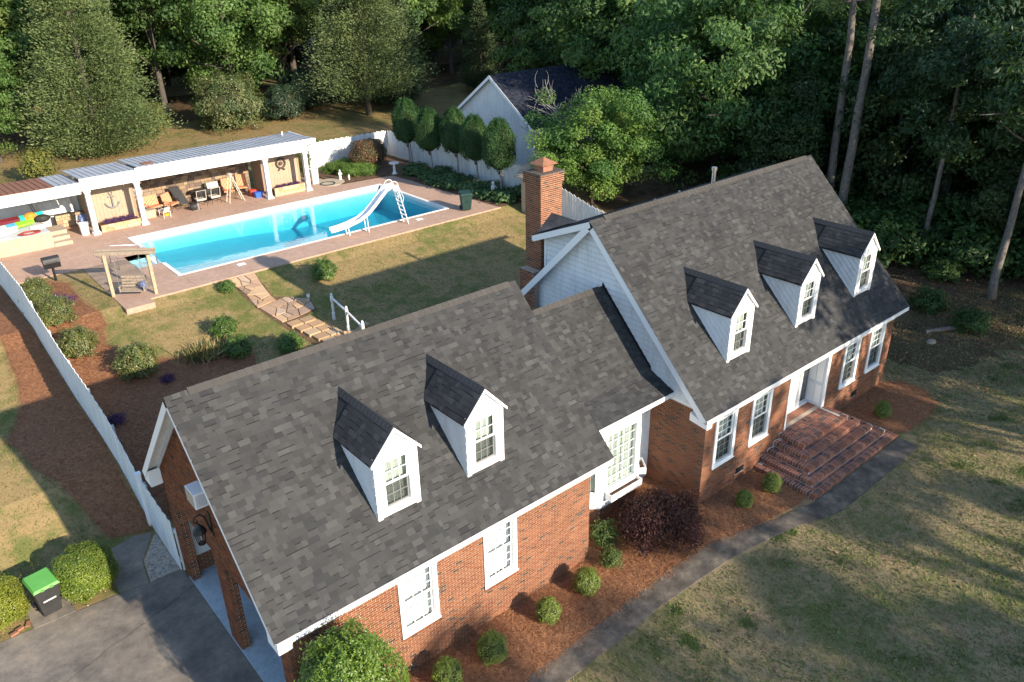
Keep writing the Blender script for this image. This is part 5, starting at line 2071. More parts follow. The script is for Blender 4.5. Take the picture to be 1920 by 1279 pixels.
# ------------------------------------------------------------------ white outbuilding
OB = empty('white_outbuilding', (19.2, 33.7, 2.3), 'white board-sided gabled outbuilding with dark shingle roof behind the topiary', 'outbuilding')
ox0, ox1, oy0, oyr, oy1, oze, ozr = 19.2, 30.2, 29.1, 33.75, 38.4, 5.25, 8.4
q = MB()
q.prism([(ox0 + .02, oy0 + .3, 2.0), (ox0 + .02, oy1 - .3, 2.0), (ox0 + .02, oy1 - .3, oze + .1), (ox0 + .02, oyr, ozr - .2), (ox0 + .02, oy0 + .3, oze + .1)], (ox1 - ox0 - .3, 0, 0))
q.build('wall', 'white_paint', OB)
osl = (ozr - oze) / (oyr - oy0)
yy = oy0 + .3
WOB = [(35.2, 36.1), (31.8, 32.7)]
while yy < oy1 - .32:
    y2 = min(yy + .2, oy1 - .3)
    zt = min(oze + .1 + max(0, (min(yy, y2) - oy0 - .3)) * osl, oze + .1 + max(0, (oy1 - .3 - y2)) * osl, ozr - .25)
    zt1 = min(oze + .1 + (yy - oy0 - .3) * osl, oze + .1 + (oy1 - .3 - yy) * osl)
    zt2 = min(oze + .1 + (y2 - oy0 - .3) * osl, oze + .1 + (oy1 - .3 - y2) * osl)
    q = MB()
    q.prism([(ox0 - .002, yy, 2.1), (ox0 - .002, y2 - .018, 2.1), (ox0 - .002, y2 - .018, max(5.3, zt2)), (ox0 - .002, yy, max(5.3, zt1))], (0.02, 0, 0))
    q.build('siding_board', 'siding_white', OB)
    yy += .2
for (a_, b_) in WOB:
    q = MB()
    q.box(ox0 - .05, ox0 - .003, a_ - .08, b_ + .08, 3.75, 5.05)
    wv_ = q.build('window', 'white_trim', OB)
    q = MB()
    q.box(ox0 - .06, ox0 - .051, a_, b_, 3.83, 4.97)
    q.build('pane', 'dark_interior', wv_)
q = MB()
q.box(ox0 - .03, ox0 - .003, oy0 + .3, oy1 - .3, 5.28, 5.36)
q.build('band', 'siding_white', OB)
for (ya, yb_) in ((oy0, oyr), (oy1, oyr)):
    q = MB()
    A_ = [Vector((ox0 - .3, ya, oze)), Vector((ox1, ya, oze)), Vector((ox1, yb_, ozr)), Vector((ox0 - .3, yb_, ozr))]
    q.prism(A_, (0, 0, -.1 - (.002 if ya == oy1 else 0)))
    rf = q.build('roof', 'roof_felt', OB)
    # shingle courses
    U_ = Vector((1, 0, 0)) if ya == oy0 else Vector((-1, 0, 0))
    O_ = A_[0] if ya == oy0 else A_[1]
    S_ = Vector((0, yb_ - ya, ozr - oze))
    save = SHING
    SHING = []
    shingle_slope(rf, O_, U_, S_, S_.length, ox1 - ox0 + .3, pal=1, expo=.16)
    me = boxes_mesh('shingles', [s[0] for s in SHING], [s[2] for s in SHING], [s[1] for s in SHING], np.array([ALLP[s[3]] for s in SHING]) * np.array((.26, .30, .40)), OB)
    o = obj('shingles', me, 'shingle', rf)
    o['kind'] = 'stuff'
    SHING = save
    p, r = Vector((ox0 - .33, ya, oze - .01)), Vector((ox0 - .33, yb_, ozr - .01))
    q = MB()
    q.prism([p, r, r + Vector((0, 0, -.24)), p + Vector((0, 0, -.24))], (.028, 0, 0))
    q.build('rake_board', 'white_trim', OB)
q = MB()
q.prism([(ox0 - .3, oy1 - .6, 4.95), (ox0 - .3, oy1, 4.95), (ox0 - .3, oy1, 5.13), (ox0 - .3, oy1 - .6, 5.13)], (.28, 0, 0))
q.build('cornice_return', 'white_trim', OB)
q = MB()
q.box(ox0 - .25, ox1, oy0 - .05, oy0 + .02, oze - .2, oze - .05)
q.build('fascia', 'white_trim', OB)
q = MB()
q.box(25.0, 26.2, oy0 + .25, oy0 + .295, 2.9, 4.9)
q.build('side_window', 'dark_interior', OB)

# small tan pump house beside the chimney line
PH = empty('garden_closet', (13.6, 23.2, 2.0), 'narrow tan garden closet with a lean-to roof behind the chimney', 'shed')
q = MB()
q.box(13.0, 14.0, 22.6, 23.6, 1.7, 4.2)
q.build('wall', 'tan_panel', PH)
q = MB()
q.prism([(12.6, 22.4, 4.15), (12.6, 23.8, 4.15), (13.5, 23.8, 4.75), (13.5, 22.4, 4.75)], (0, 0, .06))
q.prism([(14.4, 22.4, 4.15), (14.4, 23.8, 4.15), (13.5, 23.8, 4.752), (13.5, 22.4, 4.752)], (0, 0, .06))
q.build('roof', 'wood_grey', PH)
# ------------------------------------------------------------------ props near the pool
def arc(c, r, a0, a1, n, plane='xz'):
    out = []
    for t in np.linspace(a0, a1, n):
        u, v = r * math.cos(t), r * math.sin(t)
        out.append((c[0] + u, c[1], c[2] + v) if plane == 'xz' else (c[0], c[1] + u, c[2] + v) if plane == 'yz' else (c[0] + u, c[1] + v, c[2]))
    return out


# water slide
SL = empty('pool_slide', (4.0, 25.8, DK), 'white curved pool slide with ladder at the near edge of the pool', 'slide')
cl = [(5.45, 25.75, DK + 2.20), (5.15, 25.75, DK + 2.24), (4.85, 25.76, DK + 2.12), (4.5, 25.79, DK + 1.78), (4.15, 25.84, DK + 1.42), (3.7, 25.92, DK + 1.0), (3.2, 26.02, DK + .70), (2.6, 26.15, DK + .50), (2.0, 26.32, DK + .36), (1.6, 26.45, DK + .30)]
V, Fs = [], []
for i, c in enumerate(cl):
    c = Vector(c)
    d = (Vector(cl[min(i + 1, len(cl) - 1)]) - Vector(cl[max(i - 1, 0)])).normalized()
    s = d.cross(Vector((0, 0, 1))).normalized()
    up = s.cross(d).normalized()
    for (a_, h) in ((-.30, .17), (-.25, .17), (-.22, 0.02), (0, 0), (.22, 0.02), (.25, .17), (.30, .17), (.30, .10), (.26, -.02), (0, -.04), (-.26, -.02), (-.30, .10)):
        V.append(c + s * a_ + up * h)
n = 12
for i in range(len(cl) - 1):
    for k in range(n):
        Fs.append((i * n + k, i * n + (k + 1) % n, (i + 1) * n + (k + 1) % n, (i + 1) * n + k))
Fs += [tuple(range(n)), tuple((len(cl) - 1) * n + k for k in range(n - 1, -1, -1))]
q = MB()
q.add(V, Fs)
o = q.build('chute', 'plastic_white', SL, smooth=False)
for s in (-.26, .26):
    q = MB()
    q.tube([(6.05, 25.75 + s, DK), (5.5, 25.75 + s, DK + 2.2)], .028, 8)
    q.build('ladder_rail', 'plastic_white', SL)
    q = MB()
    q.tube([(5.55, 25.75 + s, DK + 2.0)] + arc((5.25, 25.75 + s, DK + 2.3), .30, 0, math.pi, 9) + [(4.95, 25.75 + s, DK + 2.15)], .02, 6)
    q.tube([(5.55, 25.75 + s, DK + 2.3), (5.85, 25.75 + s, DK + 1.55), (5.75, 25.75 + s, DK + 1.25)], .018, 6)
    q.build('hand_rail', 'plastic_white', SL)
for k in range(7):
    q = MB()
    t = .1 + k * .125
    x = 6.05 - .55 * t
    q.box(x - .05, x + .05, 25.5, 26.0, DK + 2.2 * t, DK + 2.2 * t + .03)
    q.build('rung', 'plastic_white', SL)
for (x, y, zt) in ((3.55, 25.95, DK + .86), (2.45, 26.16, DK + .42)):
    for s in (-.17, .17):
        q = MB()
        q.tube([(x, y + s - .1, DK), (x, y + s, zt)], .028, 8)
        q.build('leg', 'plastic_white', SL)

# post grill
GRL = empty('post_grill', (-11.5, 29.9, DK), 'black charcoal grill box on a single post at the deck edge', 'grill')
q = MB()
q.tube([(-11.5, 29.9, DK - .2), (-11.5, 29.9, DK + .72)], .06, 8)
q.build('post', 'black_metal', GRL)
q = MB()
q.prism([(-11.85, 29.68, DK + .68), (-11.85, 30.12, DK + .68), (-11.85, 30.17, DK + .95), (-11.85, 29.63, DK + .95)], (.7, 0, 0))
q.build('firebox', 'black_metal', GRL)
q = MB()
q.prism([(-11.87, 29.61, DK + .955), (-11.87, 30.19, DK + .955), (-11.87, 30.12, DK + 1.15), (-11.87, 29.95, DK + 1.22), (-11.87, 29.7, DK + 1.14)], (.74, 0, 0))
q.tube([(-11.75, 29.56, DK + 1.02), (-11.25, 29.56, DK + 1.02)], .018, 6)
q.build('lid', 'cart_dark', GRL)

# swing frame and hanging bench
SWF = empty('swing_frame', (-9.3, 25.2, DK), 'weathered timber two-post frame holding the porch swing', 'swing frame')
p1, p2 = Vector((-10.05, 25.75, 2.2)), Vector((-8.45, 24.75, 2.1))
dd = (p2 - p1).normalized()
for p in (p1, p2):
    q = MB()
    q.bar(p - Vector((0, 0, .2)), p + Vector((0, 0, 2.1)), .14, .14)
    q.build('post', 'wood_post', SWF)
q = MB()
a_, b_ = p1 - dd * .35 + Vector((0, 0, 2.18)), p2 + dd * .35 + Vector((0, 0, 2.24))
q.bar(a_, b_, .14, .16)
q.build('beam', 'wood_grey', SWF)
q = MB()
nr = Vector((-dd.y, dd.x, 0))
q.bar(a_ + nr * .16 + Vector((0, 0, .1)), b_ + nr * .16 + Vector((0, 0, .1)), .05, .1)
q.build('beam_cleat', 'wood_grey', SWF)
SWB = empty('porch_swing', (-9.3, 25.2, DK + .4), 'brown slatted porch swing hanging from the timber frame', 'swing')
c0 = (p1 + p2) / 2
u_ = dd
v_ = Vector((u_.y, -u_.x, 0))
for k in range(4):
    q = MB()
    cc_ = c0 + Vector((0, 0, .42)) + v_ * (-.2 + k * .13)
    q.bar(cc_ - u_ * .55, cc_ + u_ * .55, .1, .03)
    q.build('seat_slat', 'wood_grey', SWB)
for k in range(4):
    q = MB()
    cc_ = c0 + Vector((0, 0, .52 + k * .13)) - v_ * (.27 + k * .04)
    q.bar(cc_ - u_ * .55, cc_ + u_ * .55, .03, .1)
    q.build('back_slat', 'wood_grey', SWB)
for s in (-1, 1):
    q = MB()
    e_ = c0 + u_ * .52 * s + Vector((0, 0, .42))
    q.bar(e_ - v_ * .3, e_ + v_ * .25 + Vector((0, 0, .0)), .05, .06)
    q.bar(e_ - v_ * .1 + Vector((0, 0, .2)), e_ + v_ * .25 + Vector((0, 0, .22)), .07, .04)
    q.bar(e_ + v_ * .22, e_ + v_ * .22 + Vector((0, 0, .22)), .05, .05)
    q.build('arm_frame', 'wood_grey', SWB)
    q = MB()
    q.tube([tuple(e_ + v_ * .2), tuple(c0 + u_ * .55 * s + Vector((0, 0, 2.15)))], .008, 5)
    q.tube([tuple(e_ - v_ * .28 + Vector((0, 0, .3))), tuple(c0 + u_ * .55 * s + Vector((0, 0, 2.15)))], .008, 5)
    q.build('chain', 'steel', SWB)
q = MB()
e_ = c0 + u_ * .45 + Vector((0, 0, .62))
q.ball(tuple(e_), (.16, .13, .22), 10, 7)
tag(q.build('folded_towel', 'navy_bag'), 'dark cloth bundle lying on the right arm of the porch swing', 'cloth')

# pool hand rails
HR = empty('pool_rails', (-8.0, 30.0, DK), 'pair of bent steel hand rails at the shallow-end steps', 'hand rail')
for y in (29.2, 30.6):
    q = MB()
    q.tube([(-8.75, y, DK), (-8.75, y, DK + .75), (-8.6, y, DK + .88), (-7.3, y, DK + .62), (-6.9, y, DK + .3), (-6.9, y, DK - .45)], .024, 8)
    q.build('rail', 'steel', HR, smooth=True)

# wheeled bins
def cart(x, y, z, rz, h, w_, body, lid, name, label, cat):
    E_ = empty(name, (x, y, z), label, cat, rz=rz)
    M = Matrix.Translation((x, y, z)) @ Matrix.Rotation(rz, 4, 'Z')
    tp = lambda L: [tuple(M @ Vector(v)) for v in L]
    a_, b_ = w_ * .36, w_ * .5
    d1, d2 = w_ * .40, w_ * .58
    q = MB()
    V = tp([(-a_, -d1, .06), (a_, -d1, .06), (a_, d1, .06), (-a_, d1, .06), (-b_, -d2, h * .9), (b_, -d2, h * .9), (b_, d2, h * .9), (-b_, d2, h * .9)])
    q.add(V, BOXF)
    q.build('body', body, E_, bevel=.02)
    q = MB()
    V = tp([(-b_ - .02, -d2 - .03, h * .86), (b_ + .02, -d2 - .03, h * .86), (b_ + .02, d2 + .01, h * .86), (-b_ - .02, d2 + .01, h * .86), (-b_ - .02, -d2 - .03, h * .905), (b_ + .02, -d2 - .03, h * .905), (b_ + .02, d2 + .01, h * .905), (-b_ - .02, d2 + .01, h * .905)])
    q.add(V, BOXF)
    q.build('rim', body, E_)
    q = MB()
    V = tp([(-b_ - .03, -d2 - .06, h * .906), (b_ + .03, -d2 - .06, h * .906), (b_ + .03, d2 + .03, h * .906), (-b_ - .03, d2 + .03, h * .906), (-b_ + .02, -d2 - .01, h * .97), (b_ - .02, -d2 - .01, h * .97), (b_ - .02, d2 + .0, h * 1.0), (-b_ + .02, d2 + .0, h * 1.0)])
    q.add(V, BOXF)
    ld = q.build('lid', lid, E_, bevel=.012)
    q = MB()
    for s in (-1, 1):
        q.add(tp([(s * .12 - .04, -d2 - .09, h * .912), (s * .12 + .04, -d2 - .09, h * .912), (s * .12 + .04, -d2 - .05, h * .912), (s * .12 - .04, -d2 - .05, h * .912), (s * .12 - .04, -d2 - .09, h * .94), (s * .12 + .04, -d2 - .09, h * .94), (s * .12 + .04, -d2 - .05, h * .94), (s * .12 - .04, -d2 - .05, h * .94)]), BOXF)
    q.build('lid_grip', lid, E_)
    q = MB()
    q.add(tp([(-.17, -d1 - .075, h * .5), (.17, -d1 - .075, h * .5), (.17, -d1 - .02, h * .5), (-.17, -d1 - .02, h * .5), (-.17, -d1 - .095, h * .54), (.17, -d1 - .095, h * .54), (.17, -d1 - .02, h * .54), (-.17, -d1 - .02, h * .54)]), BOXF)
    q.build('front_plate', 'white_trim' if lid == 'green_lid' else body, E_)
    for s in (-1, 1):
        q = MB()
        c = [tuple(M @ Vector((s * a_ + s * t, d1 + .02, .13))) for t in (0.0, .07)]
        q.tube(c, .13, 12)
        q.build('wheel', 'black_metal', E_)
    q = MB()
    q.tube(tp([(-b_ * .8, d2 + .07, h * .93), (b_ * .8, d2 + .07, h * .93)]), .018, 6)
    q.build('handle_bar', body, E_)
    return E_


cart(-17.1, 9.62, float(T(-17.1, 9.5)), rad(8), 1.15, .66, 'cart_dark', 'green_lid', 'wheeled_cart', 'black wheeled cart with a bright green lid between the two clipped bushes', 'cart')
cart(10.1, 25.35, DK, rad(-25), 1.12, .68, 'bin_green', 'bin_green', 'wheeled_bin', 'dark green wheeled bin on the deck corner by the pool', 'bin')
# small pad and edging under the cart
tag(patch('paver_pad', [(-17.65, 9.1), (-16.55, 9.05), (-16.55, 10.2), (-17.65, 10.2)], 0.03, 'drive', skirt=.05), kind='structure')

# bird bath, statues, trellis, buckets
q = MB()
q.lathe((11.75, 35.75, DK), [(.20, 0), (.20, .05), (.13, .10), (.08, .3), (.10, .45), (.07, .6), (.10, .68), (.34, .74), (.36, .80), (.31, .80), (.10, .77)], 18)
tag(q.build('bird_bath', 'statue_white', smooth=False), 'white pedestal bird bath at the corner of the pool deck', 'bird bath')
def statue(x, y, z, s, label):
    E_ = empty('garden_statue', (x, y, z), label, 'statue')
    q = MB()
    q.lathe((x, y, z), [(.14 * s, 0), (.14 * s, .1 * s), (.10 * s, .12 * s), (.13 * s, .3 * s), (.09 * s, .5 * s), (.12 * s, .62 * s), (.11 * s, .7 * s), (.05 * s, .76 * s)], 10)
    q.tube([(x - .12 * s, y, z + .68 * s), (x - .17 * s, y - .08 * s, z + .5 * s), (x - .05 * s, y - .14 * s, z + .48 * s)], .035 * s, 6)
    q.tube([(x + .12 * s, y, z + .68 * s), (x + .19 * s, y - .05 * s, z + .52 * s), (x + .08 * s, y - .14 * s, z + .5 * s)], .035 * s, 6)
    q.build('figure', 'statue_white', E_, smooth=True)
    q = MB()
    q.ball((x, y, z + .85 * s), (.085 * s, .085 * s, .1 * s), 10, 8)
    q.build('head', 'statue_white', E_, smooth=True)
statue(13.0, 26.3, DK, 1.1, 'white garden figure among the hostas by the two-stemmed topiary')
statue(8.15, 37.0, DK, .75, 'small white cherub figure beside the strappy green clump')
statue(8.6, 36.6, DK, .42, 'tiny white figure on the ground right of the cherub')
TRL = empty('garden_trellis', (10.6, 40.9, DK), 'small arched metal trellis against the back fence', 'trellis')
q = MB()
for s in (-.25, .25):
    q.tube([(10.6 + s, 40.9, DK), (10.6 + s, 40.9, DK + 1.1)], .02, 6)
q.tube(arc((10.6, 40.9, DK + 1.1), .25, 0, math.pi, 9), .02, 6)
for k in range(3):
    q.tube([(10.35, 40.9, DK + .35 + k * .3), (10.85, 40.9, DK + .35 + k * .3)], .014, 5)
for s in (-.08, .08):
    q.tube([(10.6 + s, 40.9, DK), (10.6 + s, 40.9, DK + 1.3)], .012, 5)
q.build('frame', 'steel', TRL)
def bucket(x, y, r, h, label, z=DK, mat='plastic_white'):
    E_ = empty('bucket', (x, y, z), label, 'bucket')
    q = MB()
    q.lathe((x, y, z), [(r * .86, 0), (r, h), (r * 1.06, h), (r * 1.06, h + .05), (r * .95, h + .051), (r * .82, .05)], 16)
    q.build('pail', mat, E_)
    q = MB()
    q.tube(arc((x, y, z + h * .98), r * 1.1, math.pi, 2 * math.pi, 9), .008, 5)
    q.build('handle', 'steel', E_)
bucket(6.45, 37.4, .28, .95, 'tall white bin with a small mark standing right of the shelter')
bucket(-8.4, 36.5, .24, .62, 'white bucket in front of the left shelter column')
q = MB()
q.lathe((6.95, 36.6, DK), [(.5, 0), (.52, .07), (.44, .08), (.4, .03)], 18)
tag(q.build('green_hose_coil', 'bin_green'), 'flat dark green coil on the sand patch beside the tall white bin', 'hose')
q = MB()
q.lathe((7.3, 36.9, DK), [(1.0, 0), (.98, .03), (.6, .04)], 14)
tag(q.build('sand_patch', 'concrete_pale'), kind='structure')

# flagstone path: voronoi stones
def voronoi(poly, n, seed, gap=.05):
    rg = np.random.default_rng(seed)
    x, y = scatter(poly, n, rg)
    for _ in range(3):
        pass
    pts = list(zip(x, y))
    cells = []
    for i, (ax, ay) in enumerate(pts):
        c = list(poly)
        for j, (bx, by) in enumerate(pts):
            if i == j:
                continue
            mx_, my_ = (ax + bx) / 2, (ay + by) / 2
            nx_, ny_ = bx - ax, by - ay
            ln = math.hypot(nx_, ny_)
            if ln < 1e-6:
                continue
            nx_, ny_ = nx_ / ln, ny_ / ln
            lim = nx_ * mx_ + ny_ * my_ - gap / 2
            out = []
            for k in range(len(c)):
                p, q_ = c[k], c[(k + 1) % len(c)]
                dp, dq = nx_ * p[0] + ny_ * p[1] - lim, nx_ * q_[0] + ny_ * q_[1] - lim
                if dp <= 0:
                    out.append(p)
                if dp * dq < 0:
                    t = dp / (dp - dq)
                    out.append((p[0] + t * (q_[0] - p[0]), p[1] + t * (q_[1] - p[1])))
            c = out
            if len(c) < 3:
                break
        if len(c) >= 3:
            cells.append(c)
    return cells


path_a = [(-5.15, 24.3), (-3.85, 24.3), (-4.1, 22.4), (-4.1, 21.6), (-5.1, 21.4), (-5.0, 22.8)]
path_b = [(-5.05, 21.3), (-3.6, 21.65), (-2.75, 20.9), (-2.95, 20.0), (-4.0, 19.75), (-4.75, 19.7)]
pth = patch('stone_path', [(-5.2, 24.4), (-3.8, 24.4), (-4.0, 22.0), (-3.4, 21.6), (-2.7, 20.9), (-2.9, 19.9), (-3.8, 19.6), (-3.5, 18.4), (-2.7, 16.8), (-4.5, 16.6), (-4.9, 19.6), (-5.15, 21.4)], .015, 'soil')
tag(pth, kind='structure')
rs = random.Random(4)
for pl, n, sd in ((path_a, 16, 1), (path_b, 20, 2)):
    for c in voronoi(pl, n, sd):
        q = MB()
        h = rs.uniform(.03, .07)
        cl_ = rs.choice([(.42, .27, .16), (.36, .24, .16), (.48, .33, .20), (.30, .21, .15), (.40, .30, .22)])
        q.prism([(a_, b_, float(T(a_, b_)) - .02) for a_, b_ in c], (0, 0, .02 + h), cl_)
        q.build('flagstone', 'piece', pth, cols=True)
for k in range(5):                    # stone steps down to the house
    y0 = 19.5 - k * .58
    for j in range(2):
        q = MB()
        x0 = -4.65 + j * .62 + k * .12
        zz = float(T(-4, y0 - .3)) + .12
        cl_ = rs.choice([(.46, .29, .16), (.40, .26, .15), (.50, .35, .21)])
        q.prism([(x0, y0, zz - .2), (x0 + .58, y0 + .03, zz - .2), (x0 + .6, y0 - .5, zz - .2), (x0 + .02, y0 - .53, zz - .2)], (0, 0, .2), cl_)
        q.build('stone_tread', 'piece', pth, cols=True)
for k in range(9):
    q = MB()
    x, y = -3.25 + k * .17, 17.2 - .25 * math.sin(k * .5) - .02 * k
    q.ball((x, y, float(T(x, y)) + .08), (.16, .13, .13), 8, 6, rs.choice([(.48, .32, .18), (.40, .27, .16), (.55, .40, .25)]))
    q.build('edge_stone', 'piece', pth, cols=True)
# white handrail on the slope
WR = empty('white_handrail', (-2.75, 17.5, 1.2), 'white wooden handrail with two finialed posts above the garage ridge', 'handrail')
for (x, y) in ((-2.68, 18.7), (-2.82, 17.15), (-2.95, 15.6)):
    z = float(T(x, y))
    q = MB()
    q.lathe((x, y, z - .1), [(.075, 0), (.075, .45), (.05, .5), (.065, .7), (.05, .95), (.075, 1.0), (.075, 1.25), (.04, 1.28), (.06, 1.34), (.03, 1.4)], 10)
    q.build('post', 'white_paint', WR)
q = MB()
q.bar((-2.68, 18.7, float(T(-2.68, 18.7)) + 1.08), (-2.82, 17.15, float(T(-2.8, 17.15)) + 1.05), .06, .08)
q.bar((-2.82, 17.13, float(T(-2.8, 17.15)) + 1.05), (-2.95, 15.6, float(T(-2.9, 15.6)) + .98), .06, .08)
q.build('rail', 'white_paint', WR)
q = MB()
z = float(T(-2.85, 20.9))
q.tube([(-2.85, 20.75, z), (-2.85, 20.75, z + .25)], .012, 5)
q.box(-2.93, -2.77, 20.74, 20.76, z + .2, z + .36)
tag(q.build('garden_marker', 'white_paint'), 'tiny white marker on a stake beside the flagstone landing', 'marker')

# ------------------------------------------------------------------ shelter furniture
def patio_chair(x, y, rz, cushion, label, metal='black_metal', back=.62, lattice=False, w_=.58, group=None, seat=.40):
    E_ = empty('patio_chair', (x, y, DK), label, 'chair', group, rz=rz)
    M = Matrix.Translation((x, y, DK)) @ Matrix.Rotation(rz, 4, 'Z')
    t = lambda v: tuple(M @ Vector(v))
    a_ = w_ / 2
    for sx in (-1, 1):
        for (y0, y1) in ((-.26, -.24), (.26, .24)):
            q = MB()
            q.tube([t((sx * a_, y0, 0)), t((sx * a_, y1, seat))], .016, 6)
            q.build('leg', metal, E_)
        q = MB()
        q.tube([t((sx * a_, -.25, seat)), t((sx * a_, -.27, seat + .24)), t((sx * a_, .24, seat + .26))], .016, 6)
        q.build('arm', metal, E_)
    q = MB()
    V = [t(v) for v in [(-a_ + .02, -.28, seat), (a_ - .02, -.28, seat), (a_ - .02, .24, seat - .03), (-a_ + .02, .24, seat - .03), (-a_ + .02, -.28, seat + .09), (a_ - .02, -.28, seat + .09), (a_ - .02, .24, seat + .06), (-a_ + .02, .24, seat + .06)]]
    q.add(V, BOXF)
    q.build('seat_cushion', cushion, E_, bevel=.02)
    if lattice:
        q = MB()
        q.tube([t((-a_, .24, seat)), t((-a_, .36, seat + back)), t((a_, .36, seat + back)), t((a_, .24, seat))], .02, 6)
        q.build('back_frame', 'cream', E_)
        q = MB()
        for k in range(6):
            u = -a_ + w_ * (k + .5) / 6
            q.tube([t((u - .08, .26, seat + .12)), t((u + .08, .345, seat + back - .03))], .008, 4)
            q.tube([t((u + .08, .26, seat + .12)), t((u - .08, .345, seat + back - .03))], .008, 4)
        q.build('lattice', metal, E_)
    else:
        q = MB()
        V = [t(v) for v in [(-a_ + .02, .20, seat + .07), (a_ - .02, .20, seat + .07), (a_ - .02, .29, seat + .07), (-a_ + .02, .29, seat + .07), (-a_ + .02, .36, seat + back), (a_ - .02, .36, seat + back), (a_ - .02, .45, seat + back), (-a_ + .02, .45, seat + back)]]
        q.add(V, BOXF)
        q.build('back_cushion', cushion, E_, bevel=.02)
    return E_


patio_chair(-4.05, 37.9, rad(12), 'striped', 'orange striped cushioned chair nearest the left middle column', w_=.95, back=.66)
patio_chair(-3.05, 37.75, rad(35), 'striped', 'orange striped chair turned sideways behind the little white chair', w_=.8, back=.66)
patio_chair(.75, 38.2, rad(-10), 'striped', 'orange striped chair behind the step ladder', w_=.7, back=.75)
patio_chair(1.75, 38.4, rad(-20), 'striped', 'orange striped tall-back chair at the right end of the shelter wall', w_=.7, back=.8)
patio_chair(-1.35, 37.55, rad(180), 'cream', 'lattice-back patio chair left of its twin before the black cart', lattice=True)
patio_chair(-.45, 37.6, rad(185), 'cream', 'lattice-back patio chair right of its twin before the black cart', lattice=True)
WC = patio_chair(-3.85, 36.75, rad(190), 'cream', 'small white round-backed chair out in the sun', metal='plastic_white', lattice=False, w_=.42, back=.3, seat=.36)
# folded black lounger
LG_ = empty('folded_lounger', (-2.25, 37.9, DK), 'black folded lounger leaning among the patio chairs', 'lounger')
q = MB()
q.prism([(-2.6, 37.7, DK + .3), (-2.05, 37.55, DK + .3), (-2.3, 38.3, DK + 1.25), (-2.85, 38.45, DK + 1.25)], (.0, .05, .04))
q.build('sling', 'cart_dark', LG_)
q = MB()
for s in (0, .55):
    q.tube([(-2.6 + s, 37.7 - s * .27, DK + .3), (-2.3 + s * .6, 37.0 - s * .2, DK + .32), (-1.95 + s * .6, 36.9, DK)], .018, 6)
    q.tube([(-2.6 + s, 37.7 - s * .27, DK + .3), (-2.75 + s, 37.6, DK)], .018, 6)
q.build('frame', 'black_metal', LG_)
# black grill cart with pale lid
GC = empty('gas_grill', (-.6, 38.45, DK), 'dark gas grill with a pale hood behind the lattice chairs', 'grill')
q = MB()
q.box(-1.3, .1, 38.2, 38.75, DK + .1, DK + .8)
q.build('cabinet', 'cart_dark', GC)
q = MB()
q.prism([(-.55, 38.2, DK + .81), (-.55, 38.75, DK + .81), (-.55, 38.7, DK + 1.1), (-.55, 38.3, DK + 1.12)], (.7, 0, 0))
q.build('hood', 'cream', GC)
q = MB()
q.box(-1.6, -1.31, 38.25, 38.7, DK + .74, DK + .79)
q.box(.11, .4, 38.25, 38.7, DK + .74, DK + .79)
q.build('side_shelf', 'black_metal', GC)
# step ladder
SLD = empty('step_ladder', (.55, 37.0, DK), 'white A-frame step ladder standing open in the shelter', 'ladder')
for s in (-.22, .22):
    q = MB()
    q.bar((.15, 37.0 + s * 1.1, DK), (.5, 37.0 + s * .7, DK + 1.75), .05, .03)
    q.build('front_rail', 'cream', SLD)
    q = MB()
    q.bar((1.15, 37.0 + s * 1.1, DK), (.56, 37.0 + s * .7, DK + 1.75), .05, .03)
    q.build('rear_rail', 'cream', SLD)
for k in range(5):
    t = .15 + k * .17
    q = MB()
    q.box(1.15 - .59 * t - .04, 1.15 - .59 * t + .04, 36.8, 37.2, DK + 1.75 * t, DK + 1.75 * t + .025)
    q.build('rung', 'cream', SLD)
q = MB()
q.box(.42, .66, 36.82, 37.18, DK + 1.76, DK + 1.79)
q.build('top_cap', 'cream', SLD)
# fan, boxes, tubs
FN = empty('pedestal_fan', (-4.75, 38.2, DK), 'white pedestal fan beside the left middle column', 'fan')
q = MB()
q.lathe((-4.75, 38.2, DK), [(.22, 0), (.2, .03), (.03, .05), (.03, 1.25)], 12)
q.build('stand', 'plastic_white', FN)
q = MB()
for r in (.08, .16, .24, .30):
    q.tube(arc((-4.75, 38.1, DK + 1.45), r, 0, 6.283, 19), .008, 4, cap=False)
for k in range(10):
    a_ = k * .628
    q.tube([(-4.75, 38.08, DK + 1.45), (-4.75 + .3 * math.cos(a_), 38.1, DK + 1.45 + .3 * math.sin(a_))], .005, 4)
q.build('cage', 'plastic_white', FN)
q = MB()
for k in range(3):
    a_ = k * 2.094
    q.prism([(-4.75, 38.13, DK + 1.45), (-4.75 + .26 * math.cos(a_), 38.12, DK + 1.45 + .26 * math.sin(a_)), (-4.75 + .24 * math.cos(a_ + .6), 38.15, DK + 1.45 + .24 * math.sin(a_ + .6))], (0, .01, 0))
q.build('blade', 'soffit_grey', FN)
def tub(x, y, w_, d, h, mat, label, cat='tub'):
    E_ = empty('storage_tub', (x, y, DK), label, cat)
    q = MB()
    V = [(x - w_ * .45, y - d * .45, DK), (x + w_ * .45, y - d * .45, DK), (x + w_ * .45, y + d * .45, DK), (x - w_ * .45, y + d * .45, DK), (x - w_ / 2, y - d / 2, DK + h), (x + w_ / 2, y - d / 2, DK + h), (x + w_ / 2, y + d / 2, DK + h), (x - w_ / 2, y + d / 2, DK + h)]
    q.add(V, BOXF)
    q.build('body', mat, E_, bevel=.02)
    q = MB()
    q.box(x - w_ / 2 - .02, x + w_ / 2 + .02, y - d / 2 - .02, y + d / 2 + .02, DK + h - .04, DK + h - .001)
    q.build('rim', mat, E_)
tub(2.15, 36.95, .5, .4, .34, 'plastic_blue', 'bright blue plastic tub beside the right middle column')
tub(2.05, 37.4, .5, .3, .42, 'plastic_red', 'red plastic tub behind the blue tub')
